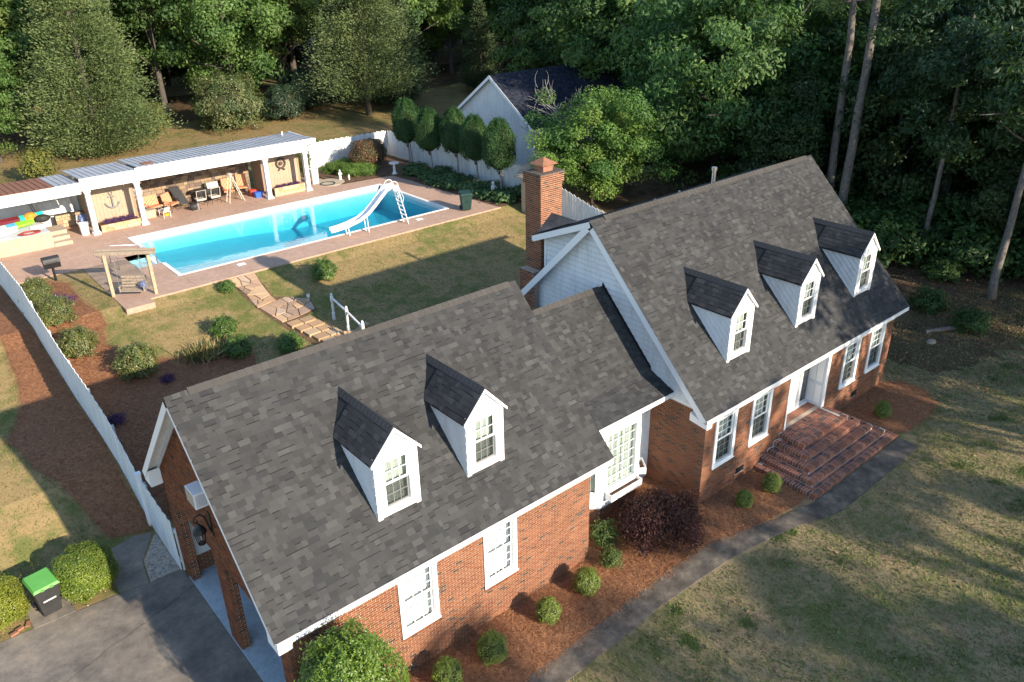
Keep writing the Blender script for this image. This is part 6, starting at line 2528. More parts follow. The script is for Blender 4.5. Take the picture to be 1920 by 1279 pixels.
tub(-4.55, 37.25, .6, .5, .5, 'concrete_pale', 'beige storage box behind the left middle column', 'box')
q = MB()
q.lathe((-3.7, 37.0, DK), [(.15, 0), (.16, .12), (.05, .14)], 10)
tag(q.build('yellow_float', 'yellow'), 'small yellow float under the round-backed white chair', 'float')
BG = empty('motor_bundle', (-1.95, 36.95, DK), 'black and silver machine parts heaped before the loungers', 'machine')
q = MB()
q.ball((-2.0, 36.95, DK + .2), (.3, .22, .2), 10, 7)
q.tube([(-2.2, 36.8, DK), (-1.6, 37.1, DK + .45)], .03, 6)
q.tube([(-1.7, 36.8, DK), (-2.3, 37.15, DK + .4)], .03, 6)
q.build('body', 'cart_dark', BG)
q = MB()
q.lathe((-1.8, 36.85, DK), [(.1, 0), (.1, .35), (.05, .42)], 10)
q.build('canister', 'steel', BG)
# wall sconces on the stone wall
for k, x in enumerate((-3.7, -1.9, -.1, 1.6)):
    q = MB()
    q.box(x - .05, x + .05, 38.86, 38.96, DK + 1.75, DK + 2.05)
    q.prism([(x - .09, 38.84, DK + 2.05), (x + .09, 38.84, DK + 2.05), (x + .09, 38.96, DK + 2.05), (x - .09, 38.96, DK + 2.05)], (0, 0, .03))
    tag(q.build('wall_lantern', 'black_metal'), 'small black wall lantern on the stone wall, number %s from the left' % ('one', 'two', 'three', 'four')[k], 'lantern', 'lanterns along the shelter wall')
# stool with plastic bag
SB_ = empty('iron_bench', (-8.1, 37.3, DK), 'white ornate iron bench loaded with a bag beside the left column', 'bench')
q = MB()
q.box(-8.5, -7.95, 37.05, 37.5, DK + .42, DK + .46)
q.build('seat', 'plastic_white', SB_)
for (x, y) in ((-8.47, 37.08), (-7.98, 37.08), (-8.47, 37.47), (-7.98, 37.47)):
    q = MB()
    q.tube([(x, y, DK), (x * .5 + .5 * -8.2, y, DK + .2), (x, y, DK + .42)], .02, 6)
    q.build('leg', 'plastic_white', SB_)
q = MB()
q.tube([(-8.5, 37.5, DK + .46), (-8.45, 37.52, DK + .85), (-8.0, 37.52, DK + .85), (-7.95, 37.5, DK + .46)], .02, 6)
for k in range(5):
    q.tube(arc((-8.4 + k * .09, 37.51, DK + .66), .09, 0, 6.283, 9), .012, 4, cap=False)
q.build('back', 'plastic_white', SB_)
q = MB()
rng5 = random.Random(8)
q.ball((-8.2, 37.25, DK + .72), (.26, .22, .27), 12, 8)
V_ = q.v
q.v = [(v[0] + rng5.uniform(-.05, .05), v[1] + rng5.uniform(-.05, .05), v[2] + rng5.uniform(-.05, .05)) for v in V_]
tag(q.build('plastic_bag', 'navy_bag'), 'crumpled blue and grey plastic bag on the white iron bench', 'bag')

# raised platform with steps and pool toys
PF = empty('concrete_platform', (-11.5, 37, DK), 'pale raised concrete platform with two steps at the left of the shelter', 'platform')
q = MB()
q.box(-14.4, -10.25, 35.35, 38.7, DK + .001, DK + .85)
q.build('platform', 'concrete_pale', PF)
q = MB()
q.box(-14.4, -10.3, 35.42, 38.65, DK + .851, DK + .87)
q.build('mat', 'soffit_grey', PF)
for k in range(3):
    q = MB()
    q.box(-10.249 + k * .001, -9.35 - k * .0 + (.0 if k == 0 else -.0), 35.3 + k * .45, 37.4, DK + .001 + k * .2, DK + .2 + k * .2)
    q.build('step', 'concrete_pale', PF)
def board(pts, w_, th, mats, name, label, cat):
    E_ = empty(name, pts[0], label, cat)
    n = len(mats)
    P = [Vector(p) for p in pts]
    a_, b_ = P[0], P[-1]
    d = (b_ - a_)
    L = d.length
    d.normalize()
    s = d.cross(Vector((0, 0, 1))).normalized()
    up = s.cross(d)
    for k in range(n):
        q = MB()
        ring = []
        for j in range(5):
            t = (k + j / 4) / n
            ww = w_ * math.sin(math.pi * min(max(t * .96 + .02, 0), 1)) ** .5
            ring.append((a_ + d * L * t, ww))
        V = []
        for c, ww in ring:
            V += [c + s * ww / 2, c + s * ww / 2 + up * th * .6, c + up * th, c - s * ww / 2 + up * th * .6, c - s * ww / 2, c - up * .02]
        F_ = []
        for j in range(4):
            for m in range(6):
                F_.append((j * 6 + m, j * 6 + (m + 1) % 6, j * 6 + 6 + (m + 1) % 6, j * 6 + 6 + m))
        F_ += [tuple(range(5, -1, -1)), tuple(range(24, 30))]
        q.add(V, F_)
        q.build('panel', mats[k], E_, smooth=False)
mat_plain('lime', (0.25, 0.62, 0.05), 0.4, .05)
mat_plain('sky_blue', (0.10, 0.42, 0.80), 0.4, .05)
mat_plain('teal', (0.03, 0.50, 0.45), 0.4, .05)
mat_plain('maroon', (0.16, 0.02, 0.03), 0.5, .1)
mat_plain('peach', (0.78, 0.66, 0.52), 0.5, .08)
board([(-12.5, 37.2, DK + .95), (-10.6, 37.4, DK + 1.0)], .75, .22, ['peach', 'sky_blue', 'lime', 'lime'], 'inflatable_board', 'lime green and blue inflatable board lying on the raised platform', 'float')
board([(-12.4, 38.2, DK + 1.0), (-9.9, 38.3, DK + 1.05)], .6, .25, ['maroon', 'maroon', 'teal', 'teal'], 'kayak', 'dark red and teal kayak at the back of the raised platform', 'kayak')
board([(-13.6, 36.0, DK + .92), (-11.6, 36.6, DK + .95)], .9, .25, ['peach', 'plastic_white', 'peach'], 'inflatable_ring', 'pale peach inflatable at the front of the raised platform', 'float')
q = MB()
q.ball((-10.6, 38.1, DK + 1.12), (.35, .25, .28), 10, 7)
tag(q.build('orange_float', 'orange'), 'crumpled orange float beside the dark bundle on the platform', 'float')
q = MB()
q.ball((-10.1, 37.7, DK + 1.05), (.42, .3, .22), 10, 7)
q.tube([(-10.5, 37.9, DK + .9), (-9.7, 37.5, DK + 1.15)], .05, 6)
tag(q.build('dark_bundle', 'cart_dark'), 'black bundle of gear at the platform end', 'gear')
def coil(x, y, z, r, n, rad_, mat, name, label):
    pts = []
    for t in np.linspace(0, n * 6.283, n * 14):
        rr = r * (1 + .22 * math.sin(t * .37 + 1))
        pts.append((x + rr * math.cos(t) + .05 * math.sin(t * 1.7), y + rr * .7 * math.sin(t), z + .03 + .012 * math.sin(t * 2.3) + .004 * t / 6.28))
    q = MB()
    q.tube(pts, rad_, 5)
    tag(q.build(name, mat), label, 'hose')
coil(-11.2, 35.75, DK + .87, .42, 6, .025, 'hose_red', 'hose_coil', 'tangled dark red hose hanging over the platform edge')
coil(-10.55, 36.6, DK + .87, .33, 3, .04, 'plastic_white', 'vacuum_hose', 'white pool vacuum hose coiled on the platform steps')
for k in range(2):
    q = MB()
    q.tube([(-10.0 + k * .12, 38.9, DK), (-10.5 + k * .1, 39.3, DK + 2.4)], .02, 6)
    tag(q.build('cleaning_pole', 'black_metal'), 'thin dark pole leaning on the shelter back wall, %s one' % ('left', 'right')[k], 'pole')

# ------------------------------------------------------------------ fittings on the house
AC = empty('window_air_conditioner', (-13.7, 4.8, 4.4), 'white window air conditioner sticking out of the brick garage gable', 'air conditioner')
q = MB()
q.box(-13.9, -13.58, 4.53, 5.08, 4.40, 4.84)
q.build('case', 'white_trim', AC, bevel=.01)
q = MB()
for k in range(7):
    q.box(-13.86 + k * .035, -13.84 + k * .035, 4.515, 4.528, 4.46, 4.78)
q.build('side_grille', 'soffit_grey', AC)
q = MB()
q.box(-13.915, -13.903, 4.57, 5.04, 4.44, 4.80)
q.build('rear_coil', 'concrete_pale', AC)
LN = empty('wall_lantern', (-13.6, 4.78, 3.3), 'large black carriage lantern on the brick pier of the garage', 'lantern')
lx, ly, lz = -13.88, 4.75, 3.72
q = MB()
q.prism([(-13.60, 4.68, 3.35), (-13.60, 4.84, 3.35), (-13.60, 4.84, 4.05), (-13.60, 4.68, 4.05)], (.02, 0, 0))
q.build('back_plate', 'black_metal', LN)
q = MB()
q.tube([(-13.6, ly, 3.45), (-13.66, ly, 3.75), (-13.70, ly, 3.98), (-13.80, ly, 4.10), (-13.92, ly, 4.08), (-13.98, ly, 3.98), (-13.93, ly, 3.90), (-13.88, ly, 3.93)], .02, 8)
q.tube([(lx, ly, 3.98), (lx, ly, 3.84)], .012, 6)
q.build('scroll_arm', 'black_metal', LN, smooth=True)
q = MB()
q.lathe((lx, ly, 3.6), [(.17, 0), (.16, .03), (.13, .12), (.06, .2), (.03, .26)], 12)
q.build('hood', 'black_metal', LN)
q = MB()
for k in range(6):
    a_ = k * math.pi / 3
    q.tube([(lx + .14 * math.cos(a_), ly + .14 * math.sin(a_), 3.6), (lx + .09 * math.cos(a_), ly + .09 * math.sin(a_), 3.27)], .011, 5)
q.lathe((lx, ly, 3.23), [(.05, 0), (.1, .03), (.1, .05)], 12)
q.build('cage', 'black_metal', LN)
q = MB()
q.lathe((lx, ly, 3.28), [(.075, 0), (.115, .31)], 12)
q.build('globe', 'glass', LN)


def window_box(O, U, L, label):
    f_ = frame(O, U)
    E_ = empty('window_box', tuple(O), label, 'planter')
    h, d = .24, .26
    for (u0, u1, v0, v1, n0, n1, nm) in ((0, L, 0, h, d - .025, d, 'front_board'), (0, L, 0, h + .12, 0, .02, 'back_board'), (0, .025, 0, h, .021, d - .026, 'end_board'), (L - .025, L, 0, h, .021, d - .026, 'end_board'), (.026, L - .026, 0, .02, .021, d - .026, 'bottom_board')):
        q = MB()
        q.boxf(f_, u0, u1, v0, v1, n0, n1)
        q.build(nm, 'white_trim', E_)
    q = MB()
    q.boxf(f_, .027, L - .027, .021, .13, .022, d - .027)
    q.build('potting_soil', 'soil', E_)


window_box((-2.78, BY - .045, .84), (1, 0, 0), 1.42, 'empty white window box under the wide front pane of the bay')
d_ = Vector((BXO[1] - BX[1], 2.199 - BY, 0)).normalized()
n_ = d_.cross(Vector((0, 0, 1)))
window_box(Vector((BX[1], BY, .95)) + d_ * .08 + n_ * .03, d_, .58, 'empty white window box on the angled right side of the bay')
# bricks edging by the drive bushes
for k, (x, y, a_) in enumerate(((-17.95, 9.35, .3), (-18.1, 9.25, .2), (-17.72, 9.4, 1.2))):
    q = MB()
    c_, s_ = math.cos(a_), math.sin(a_)
    P = [(x + u * c_ - v * s_, y + u * s_ + v * c_, float(T(x, y)) + .01) for u, v in ((-.1, -.05), (.1, -.05), (.1, .05), (-.1, .05))]
    q.prism(P, (0, 0, .06))
    tag(q.build('loose_brick', 'terracotta'), 'loose red brick at the foot of the yellow-green bush, %s one' % ('middle', 'left', 'right')[k], 'brick')
# ------------------------------------------------------------------ vegetation
def col_mix(n, rng, a, b_, jit=0.18):
    t = rng.uniform(0, 1, n)[:, None]
    c = np.array(a) * (1 - t) + np.array(b_) * t
    return c * rng.uniform(1 - jit, 1 + jit, (n, 1))


def limb(mb, p, q, r0, r1, rng, bend=0.12, seg=5, n=6):
    p, q = Vector(p), Vector(q)
    L = (q - p).length
    off = Vector(rng.normal(size=3)) * L * bend
    off.z = abs(off.z) * .5
    pts, rr = [], []
    for i in range(seg + 1):
        t = i / seg
        pts.append(p.lerp(q, t) + off * (4 * t * (1 - t)) * .5)
        rr.append(r0 + (r1 - r0) * t)
    mb.tube(pts, rr, n)


def mk_decid(seed, H, cb, rx, ncl, nl, L, ca, cb_, lump=.35, flat=.65, rc=.24, tr=.28, lean=(0, 0), lift=.5, asp=.62, ry=None, bias=0.0, droop=.3):
    rng = np.random.default_rng(seed)
    ry = ry or rx
    cz, hz = (H + cb) / 2, (H - cb) / 2
    d = rand_sph(ncl, rng)
    d[:, 2] += bias
    d /= np.linalg.norm(d, axis=1, keepdims=True)
    ph = rng.uniform(0, 6.28, 4)
    az = np.arctan2(d[:, 1], d[:, 0])
    lp = 1 + lump * (.5 * np.sin(3 * az + ph[0] + 2.2 * d[:, 2]) + .5 * np.sin(5 * az + ph[1] - 3 * d[:, 2])) + rng.normal(0, .06, ncl)
    fr_ = rng.uniform(.2, 1, ncl) ** .45 * lp
    C = np.stack([d[:, 0] * rx * fr_ + lean[0], d[:, 1] * ry * fr_ + lean[1], cz + d[:, 2] * hz * np.clip(fr_, 0, 1.1)], 1)
    C[:, 2] = np.maximum(C[:, 2], cb * .8)
    # trunk and limbs
    mb = MB()
    top = Vector((lean[0], lean[1], cb + (H - cb) * .55))
    mb.tube([(0, 0, -.3), (0, 0, .25), (lean[0] * .2 + .05, lean[1] * .2, cb * .6), tuple(Vector((0, 0, 0)).lerp(top, .7)), tuple(top)], [tr * 1.5, tr * 1.08, tr * .9, tr * .6, tr * .25], 9)
    for i in rng.choice(ncl, min(ncl, 26), replace=False):
        t = rng.uniform(.25, .9)
        s = Vector((lean[0] * t, lean[1] * t, max(cb * .7, min(C[i][2] - .15 * rx, H * .8)) * t + cb * .3 * (1 - t)))
        limb(mb, s, C[i], tr * .32, tr * .05, rng, .1)
    trunk = mesh_arrays('trunk', np.array(mb.v), mb.f, smooth=True)
    rcl = rx * rc * rng.uniform(.7, 1.3, ncl)
    k = rng.integers(0, ncl, nl)
    o = rand_sph(nl, rng) * (rng.uniform(0, 1, nl) ** .4)[:, None]
    o[:, 2] *= flat
    P = C[k] + o * rcl[k][:, None]
    out = (P - np.array((lean[0], lean[1], cz))) / np.array((rx, ry, hz))
    Nn = o * .7 + out * .5 + rng.normal(size=(nl, 3)) * .55
    Nn[:, 2] += lift
    ct = col_mix(ncl, rng, ca, cb_, .15)
    cc = ct[k] * rng.uniform(.75, 1.25, (nl, 1))
    Ls = L * rng.uniform(.7, 1.3, nl)
    V, F_, cv = leaf_arrays(P, Nn, Ls, Ls * asp, cc, rng, droop=droop)
    return trunk, mesh_arrays('crown', V, F_, cv)


def mk_conifer(seed, H, cb, rx, nb, nl, L, ca, cb_, pw=.8, tr=.25, dr=.15, up=.25, asp=.34):
    rng = np.random.default_rng(seed)
    mb = MB()
    mb.tube([(0, 0, -.3), (0, 0, H * .4), (0, 0, H * .97)], [tr * 1.2, tr * .8, .03], 8)
    t = rng.uniform(0, 1, nb) ** 1.25
    z0 = cb + (H - cb) * t
    az = rng.uniform(0, 6.283, nb)
    ph = rng.uniform(0, 6.28, 3)
    R_ = rx * (1 - t) ** pw * rng.uniform(.72, 1.08, nb) * (1 + .14 * np.sin(3 * az + ph[0])) * np.clip(.55 + t * 6, 0, 1) + .15
    for i in range(0, nb, max(1, nb // 40)):
        limb(mb, (0, 0, z0[i] - .1), (math.cos(az[i]) * R_[i] * .8, math.sin(az[i]) * R_[i] * .8, z0[i] + R_[i] * up * .6), .06, .012, rng, .05, 3, 5)
    trunk = mesh_arrays('trunk', np.array(mb.v), mb.f, smooth=True)
    k = rng.integers(0, nb, nl)
    f = rng.uniform(.25, 1, nl) ** .55
    sp = rng.normal(size=(nl, 3)) * (.10 * R_[k] + .14)[:, None] * np.array((1, 1, .6))
    P = np.stack([np.cos(az[k]) * R_[k] * f, np.sin(az[k]) * R_[k] * f, z0[k] + R_[k] * (up * f - dr * f * f * 1.2)], 1) + sp
    D = np.stack([np.cos(az[k]), np.sin(az[k]), np.full(nl, .35)], 1) + rng.normal(size=(nl, 3)) * .45
    D /= np.linalg.norm(D, axis=1, keepdims=True)
    rv = rng.normal(size=(nl, 3))
    Sd = np.cross(D, rv)
    Sd /= np.linalg.norm(Sd, axis=1, keepdims=True)
    Ls = (L * rng.uniform(.6, 1.3, nl))[:, None]
    V = np.stack([P - D * Ls * .5, P + Sd * Ls * asp * .5, P + D * Ls * .5, P - Sd * Ls * asp * .5], 1).reshape(-1, 3)
    cb2 = col_mix(nb, rng, ca, cb_, .15)
    cc = cb2[k] * rng.uniform(.75, 1.25, (nl, 1))
    return trunk, mesh_arrays('crown', V, np.arange(4 * nl).reshape(nl, 4), np.repeat(cc, 4, axis=0))


def mk_shrub(seed, r, n, L, ca, cb_, shape=2.0, rough=.08, asp=.55, shell=.25, z0=.0, lift=.5, core=.80):
    """r = (rx, ry, h): clipped or loose mound of leaves round a twig core; base at z = 0"""
    rng = np.random.default_rng(seed)
    rx, ry, h = r
    d = rand_sph(n, rng)
    d[:, 2] = np.where(d[:, 2] < -.75, -d[:, 2], d[:, 2])
    p = shape
    sc = (np.abs(d) ** p).sum(1) ** (-1 / p)
    az = np.arctan2(d[:, 1], d[:, 0])
    ph = rng.uniform(0, 6.28, 4)
    lump = 1 + rough * (np.sin(4 * az + ph[0] + 3 * d[:, 2]) + np.sin(7 * az + ph[1] - 5 * d[:, 2]) + np.sin(9 * d[:, 2] + ph[2]))
    rr = sc * lump * (1 - shell * rng.uniform(0, 1, n) ** 2) * (1 + rng.normal(0, rough * .35, n))
    rr *= 1 + np.where(rng.uniform(0, 1, n) < .05, rng.uniform(0, .16, n), 0)
    rr *= 1 + .05 * d[:, 0] * np.sin(ph[3]) + .05 * d[:, 1] * np.cos(ph[3])
    P = d * rr[:, None] * np.array((rx, ry, h / 2))
    P[:, 2] += h / 2 + z0
    P[:, 2] = np.maximum(P[:, 2], .02)
    Nn = d + rng.normal(size=(n, 3)) * .5
    Nn[:, 2] += lift
    cl = .5 + .5 * np.sin(5 * az + ph[3] + 4 * d[:, 2])
    t = np.clip(cl[:, None] * .4 + rng.uniform(0, .6, (n, 1)), 0, 1)
    cc = (np.array(ca) * (1 - t) + np.array(cb_) * t) * rng.uniform(.75, 1.25, (n, 1))
    Ls = L * rng.uniform(.7, 1.3, n)
    V, F_, cv = leaf_arrays(P, Nn, Ls, Ls * asp, cc, rng)
    crown = mesh_arrays('foliage', V, F_, cv)
    mb = MB()
    mb.ball((0, 0, h / 2 + z0), (rx * core, ry * core, h / 2 * core), 14, 9)
    for k in range(6):
        a_ = k * 1.05
        mb.tube([(math.cos(a_) * .05, math.sin(a_) * .05, -.05), (math.cos(a_) * rx * .5, math.sin(a_) * ry * .5, h * .5 + z0)], [.02, .008], 5)
    return mesh_arrays('twigs', np.array(mb.v), mb.f, smooth=True), crown


def place(name, meshes, mats, x, y, label, cat, group=None, s=1.0, rz=None, z=None, sz=None, parts=('trunk', 'crown')):
    zz = float(T(x, y)) if z is None else z
    E_ = empty(name, (x, y, zz), label, cat, group)
    for me, m, nm in zip(meshes, mats, parts):
        o = obj(nm, me, m, E_)
        o.scale = (s, s, s if sz is None else sz)
        o.rotation_euler = (0, 0, random.uniform(0, 6.28) if rz is None else rz)
    return E_


G1, G2 = (0.068, 0.138, 0.034), (0.125, 0.205, 0.050)
D1, D2 = (0.056, 0.115, 0.034), (0.100, 0.170, 0.048)
OL1, OL2 = (0.085, 0.125, 0.046), (0.150, 0.190, 0.070)
LT, BK = ('bark', 'leaf'), ('bark', 'needle')
oakA = mk_decid(1, 15, 2.6, 5.8, 130, 32000, .26, G1, G2, .3)
oakB = mk_decid(2, 16, 3.5, 5.0, 110, 21000, .30, D1, G2, .35)
oakC = mk_decid(3, 13, 2.2, 4.6, 95, 18000, .28, (0.07, .145, .036), (.13, .215, .05), .35)
oakD = mk_decid(4, 17, 5.0, 4.6, 95, 17000, .32, D1, D2, .4)
conA = mk_conifer(5, 14.0, .3, 4.9, 520, 80000, .23, OL1, OL2, .62, dr=.18, up=.3)
conB = mk_conifer(6, 13.0, 2.2, 5.6, 340, 60000, .25, (.06, .09, .04), OL2, .55, dr=.12, up=.1)
conC = mk_conifer(7, 12.0, .8, 3.2, 280, 20000, .32, (.045, .075, .034), (.08, .11, .046), .8)
# --- named trees of the back edge
place('cedar_tree', conA, BK, -2.0, 55.8, 'broad olive green cedar reaching the ground left of the pool shelter roof', 'cedar', s=1.0)
place('oak_tree', oakA, LT, 12.3, 63.5, 'large bright green broadleaf tree above the flowering shrub behind the pool', 'tree', s=1.06)
place('oak_tree', oakC, LT, -5.2, 66, 'broadleaf tree rising behind the big olive cedar', 'tree', s=1.25)
place('oak_tree', oakB, LT, -9.3, 64, 'bright broadleaf tree at the upper left corner', 'tree', s=1.1)
place('oak_tree', oakC, LT, -8.6, 57.5, 'low branched leafy tree at the left edge beyond the shelter', 'tree', s=.62)
place('cedar_tree', conB, BK, 21.3, 54.8, 'spreading olive cedar with a bare lower trunk left of the white outbuilding', 'cedar', s=1.0)
place('cedar_tree', conC, BK, 27.0, 58.5, 'dark narrow evergreen behind the spreading cedar', 'cedar', s=1.0)
place('oak_tree', oakB, LT, 27.5, 66, 'tall green tree behind the spreading cedar', 'tree', s=1.05)
place('cedar_tree', conC, BK, 36.5, 57.0, 'dark conical evergreen just left of the outbuilding ridge', 'cedar', s=.75)
place('oak_tree', oakC, LT, 41.5, 49.5, 'grey green rounded tree directly behind the outbuilding roof', 'tree', s=.72)
# hickories right of centre
hick = mk_decid(21, 15.0, .2, 7.6, 210, 54000, .34, (.055, .130, .038), (.110, .195, .050), .42, .6, .20, .36, asp=.42, droop=.8)
hick2 = mk_decid(22, 13.5, .8, 6.0, 150, 36000, .32, (.055, .130, .038), (.115, .200, .050), .42, .6, .22, .3, asp=.42, droop=.8)
place('hickory_tree', hick, LT, 28.6, 21.0, 'big dark green hickory filling the view above the main roof ridge', 'tree', s=1.0)
place('hickory_tree', hick2, LT, 37.2, 20.5, 'leafy hickory between the big hickory and the twin pine trunks', 'tree', s=.92)
place('hickory_tree', hick2, LT, 34.0, 32.5, 'tall hickory standing right of the outbuilding roof', 'tree', s=1.15)
# dogwood
dog = mk_decid(23, 7.4, .4, 3.6, 150, 50000, .16, (.072, .165, .038), (.165, .265, .052), .34, .72, .23, .12, asp=.6, lift=.8)
place('dogwood_tree', dog, LT, 17.5, 22.0, 'bright green dogwood between the chimney and the outbuilding', 'tree', s=1.0)
q = MB()
rng = np.random.default_rng(8)
DT = empty('dead_tree', (18.6, 25.6, 2.2), 'bare grey dead branches above the dogwood against the dark roof', 'tree')
q.tube([(18.6, 25.6, 2.0), (18.5, 25.7, 5.0), (18.2, 25.9, 7.2)], [.1, .07, .05], 7)
q.build('trunk', 'dead_wood', DT)
for k in range(9):
    q = MB()
    p = Vector((18.4, 25.8, 5.2 + .22 * k))
    d = Vector((rng.uniform(-1.2, .5), rng.uniform(-.4, 1.0), rng.uniform(.1, .8))).normalized()
    e_ = p + d * rng.uniform(1.8, 3.2)
    limb(q, p, e_, .045, .012, rng, .25, 6, 5)
    for j in range(6):
        m = p.lerp(e_, rng.uniform(.35, .95))
        d2 = (d + Vector(rng.normal(size=3)) * .7).normalized()
        limb(q, m, m + d2 * rng.uniform(.5, 1.1), .018, .006, rng, .2, 4, 4)
    q.build('branch', 'dead_wood', DT)


# twin pines
def pine(x, y, h, r, label, lean, seed):
    P = empty('pine_tree', (x, y, float(T(x, y))), label, 'pine')
    z = float(T(x, y))
    q = MB()
    n = 12
    rg = random.Random(seed)
    pts = [(x + lean[0] * t / n + rg.uniform(-.06, .06), y + lean[1] * t / n + rg.uniform(-.06, .06), z - .3 + h * t / n) for t in range(n + 1)]
    q.tube(pts, [r * (1.15 if t == 0 else 1) * (1 - .55 * t / n) for t in range(n + 1)], 12)
    q.build('trunk', 'bark_grey', P, smooth=True)
    rn = np.random.default_rng(seed)
    q = MB()
    ends = []
    for k in range(26):
        t = rn.uniform(.58, 1.0)
        i = min(n - 1, int(t * n))
        p = Vector(pts[i])
        a_ = rn.uniform(0, 6.28)
        L = rn.uniform(1.5, 3.6) * (1.3 - t * .6)
        e_ = p + Vector((math.cos(a_) * L, math.sin(a_) * L, rn.uniform(-.2, .9)))
        limb(q, p, e_, .05, .015, rn, .1, 4, 5)
        ends += [e_, p.lerp(e_, .7)]
    q.build('branch', 'bark_grey', P)
    C_ = np.array([tuple(e_) for e_ in ends])
    m = 9000
    kk = rn.integers(0, len(C_), m)
    dd = rand_sph(m, rn)
    Pp = C_[kk] + dd * .35 * rn.uniform(.2, 1.6, (m, 1)) + rn.normal(size=(m, 3)) * .15
    V, F_, cv = leaf_arrays(Pp, np.cross(dd, rn.normal(size=(m, 3))), .32, .03, col_mix(m, rn, (.03, .07, .02), (.07, .12, .035)), rn)
    obj('crown', mesh_arrays('crown', to_local(V, P), F_, cv), 'needle', P)


pine(26.6, 11.2, 23, .26, 'left of the two tall bare pine trunks beyond the main roof', (.4, .9), 1)
pine(25.6, 9.9, 24, .28, 'right of the two tall bare pine trunks, with flaking grey bark', (1.2, .4), 2)


# slim woodland trees on the right
def woods_tree(x, y, h, r, lean, label, seed, crown, s, group=None):
    z = float(T(x, y))
    P = empty('woodland_tree', (x, y, z), label, 'tree', group)
    rg = random.Random(seed)
    n = 10
    q = MB()
    pts = [(x + lean[0] * (t / n) + rg.uniform(-.05, .05), y + lean[1] * (t / n) + rg.uniform(-.05, .05), z - .3 + h * t / n) for t in range(n + 1)]
    q.tube(pts, [r * 1.35] + [r * (1 - .6 * t / n) for t in range(1, n + 1)], 10)
    rn = np.random.default_rng(seed)
    for k in range(5):
        i = rg.randint(6, n - 1)
        a_ = rg.uniform(0, 6.28)
        L = rg.uniform(1.5, 4)
        limb(q, pts[i], Vector(pts[i]) + Vector((math.cos(a_) * L, math.sin(a_) * L, rg.uniform(.2, 1.6))), r * .3, .02, rn, .15, 5, 5)
    q.build('trunk', 'bark_grey', P, smooth=True)
    o = obj('crown', crown, 'leaf', P)
    o.location = (lean[0] * .8, lean[1] * .8, h * .45)
    o.scale = (s, s, s)
    o.rotation_euler = (0, 0, rg.uniform(0, 6.28))


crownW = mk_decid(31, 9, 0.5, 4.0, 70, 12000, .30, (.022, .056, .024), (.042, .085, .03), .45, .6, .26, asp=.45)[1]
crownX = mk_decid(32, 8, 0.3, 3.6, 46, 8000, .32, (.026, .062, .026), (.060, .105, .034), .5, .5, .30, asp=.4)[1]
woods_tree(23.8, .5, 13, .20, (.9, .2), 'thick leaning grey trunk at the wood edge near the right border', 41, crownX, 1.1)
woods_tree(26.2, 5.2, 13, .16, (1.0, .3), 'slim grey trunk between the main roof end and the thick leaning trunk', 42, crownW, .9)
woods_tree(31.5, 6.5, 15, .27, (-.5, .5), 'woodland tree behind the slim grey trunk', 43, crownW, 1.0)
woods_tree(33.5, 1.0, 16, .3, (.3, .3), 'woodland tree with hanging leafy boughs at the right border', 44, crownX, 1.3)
# understorey bushes of the wood
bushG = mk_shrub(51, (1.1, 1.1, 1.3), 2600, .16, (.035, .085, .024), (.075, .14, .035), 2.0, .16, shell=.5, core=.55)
PB = ('twigs', 'foliage')
place('woodland_bush', bushG, ('twig', 'leaf'), 20.4, 2.0, 'round green bush in the litter just off the main roof corner', 'bush', s=.75, parts=PB)
place('woodland_bush', bushG, ('twig', 'leaf'), 19.5, -.3, 'dark green bush by the fallen log at the wood edge', 'bush', s=.7, parts=PB)
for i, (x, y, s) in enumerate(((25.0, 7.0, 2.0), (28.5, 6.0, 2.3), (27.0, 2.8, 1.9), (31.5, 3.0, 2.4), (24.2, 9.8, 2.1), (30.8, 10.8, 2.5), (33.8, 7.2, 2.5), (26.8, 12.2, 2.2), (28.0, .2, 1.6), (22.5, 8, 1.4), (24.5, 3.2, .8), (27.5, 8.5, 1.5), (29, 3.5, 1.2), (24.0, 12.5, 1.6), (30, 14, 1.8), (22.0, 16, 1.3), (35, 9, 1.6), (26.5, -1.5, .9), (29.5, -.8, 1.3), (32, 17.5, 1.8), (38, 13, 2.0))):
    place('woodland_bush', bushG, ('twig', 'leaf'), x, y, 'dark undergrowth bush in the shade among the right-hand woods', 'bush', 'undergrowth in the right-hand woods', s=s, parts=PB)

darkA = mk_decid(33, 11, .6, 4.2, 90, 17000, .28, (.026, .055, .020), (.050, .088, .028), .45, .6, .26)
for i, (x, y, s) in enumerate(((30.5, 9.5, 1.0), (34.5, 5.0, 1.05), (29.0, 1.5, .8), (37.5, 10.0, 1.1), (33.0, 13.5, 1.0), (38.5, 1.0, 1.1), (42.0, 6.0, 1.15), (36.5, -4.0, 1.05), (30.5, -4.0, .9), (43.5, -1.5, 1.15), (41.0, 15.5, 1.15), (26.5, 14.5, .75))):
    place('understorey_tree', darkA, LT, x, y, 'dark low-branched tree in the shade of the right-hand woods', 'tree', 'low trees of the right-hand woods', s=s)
# forest rows
oakE = mk_decid(8, 14, 2.6, 4.8, 80, 15000, .28, (.095, .150, .036), (.175, .225, .055), .5, .55, .24)
forest = [oakA, oakB, oakC, oakD, oakE, oakB, conC]
KN = ['broad rounded', 'tall dark-crowned', 'small bushy', 'high-crowned open', 'yellow-green', 'tall dark-crowned', 'conical evergreen']
fl_name = ['leafy green tree in the dense woods behind the pool yard', 'dark leafy tree in the shaded woods right of the house']
rf = random.Random(77)
cam2 = Vector((CAM.x, CAM.y))
fw2 = Vector((_f.x, _f.y)).normalized()


def in_view(x, y, lim=37):
    d = Vector((x, y)) - cam2
    a_ = math.degrees(math.acos(max(-1, min(1, d.normalized().dot(fw2)))))
    return a_ < lim


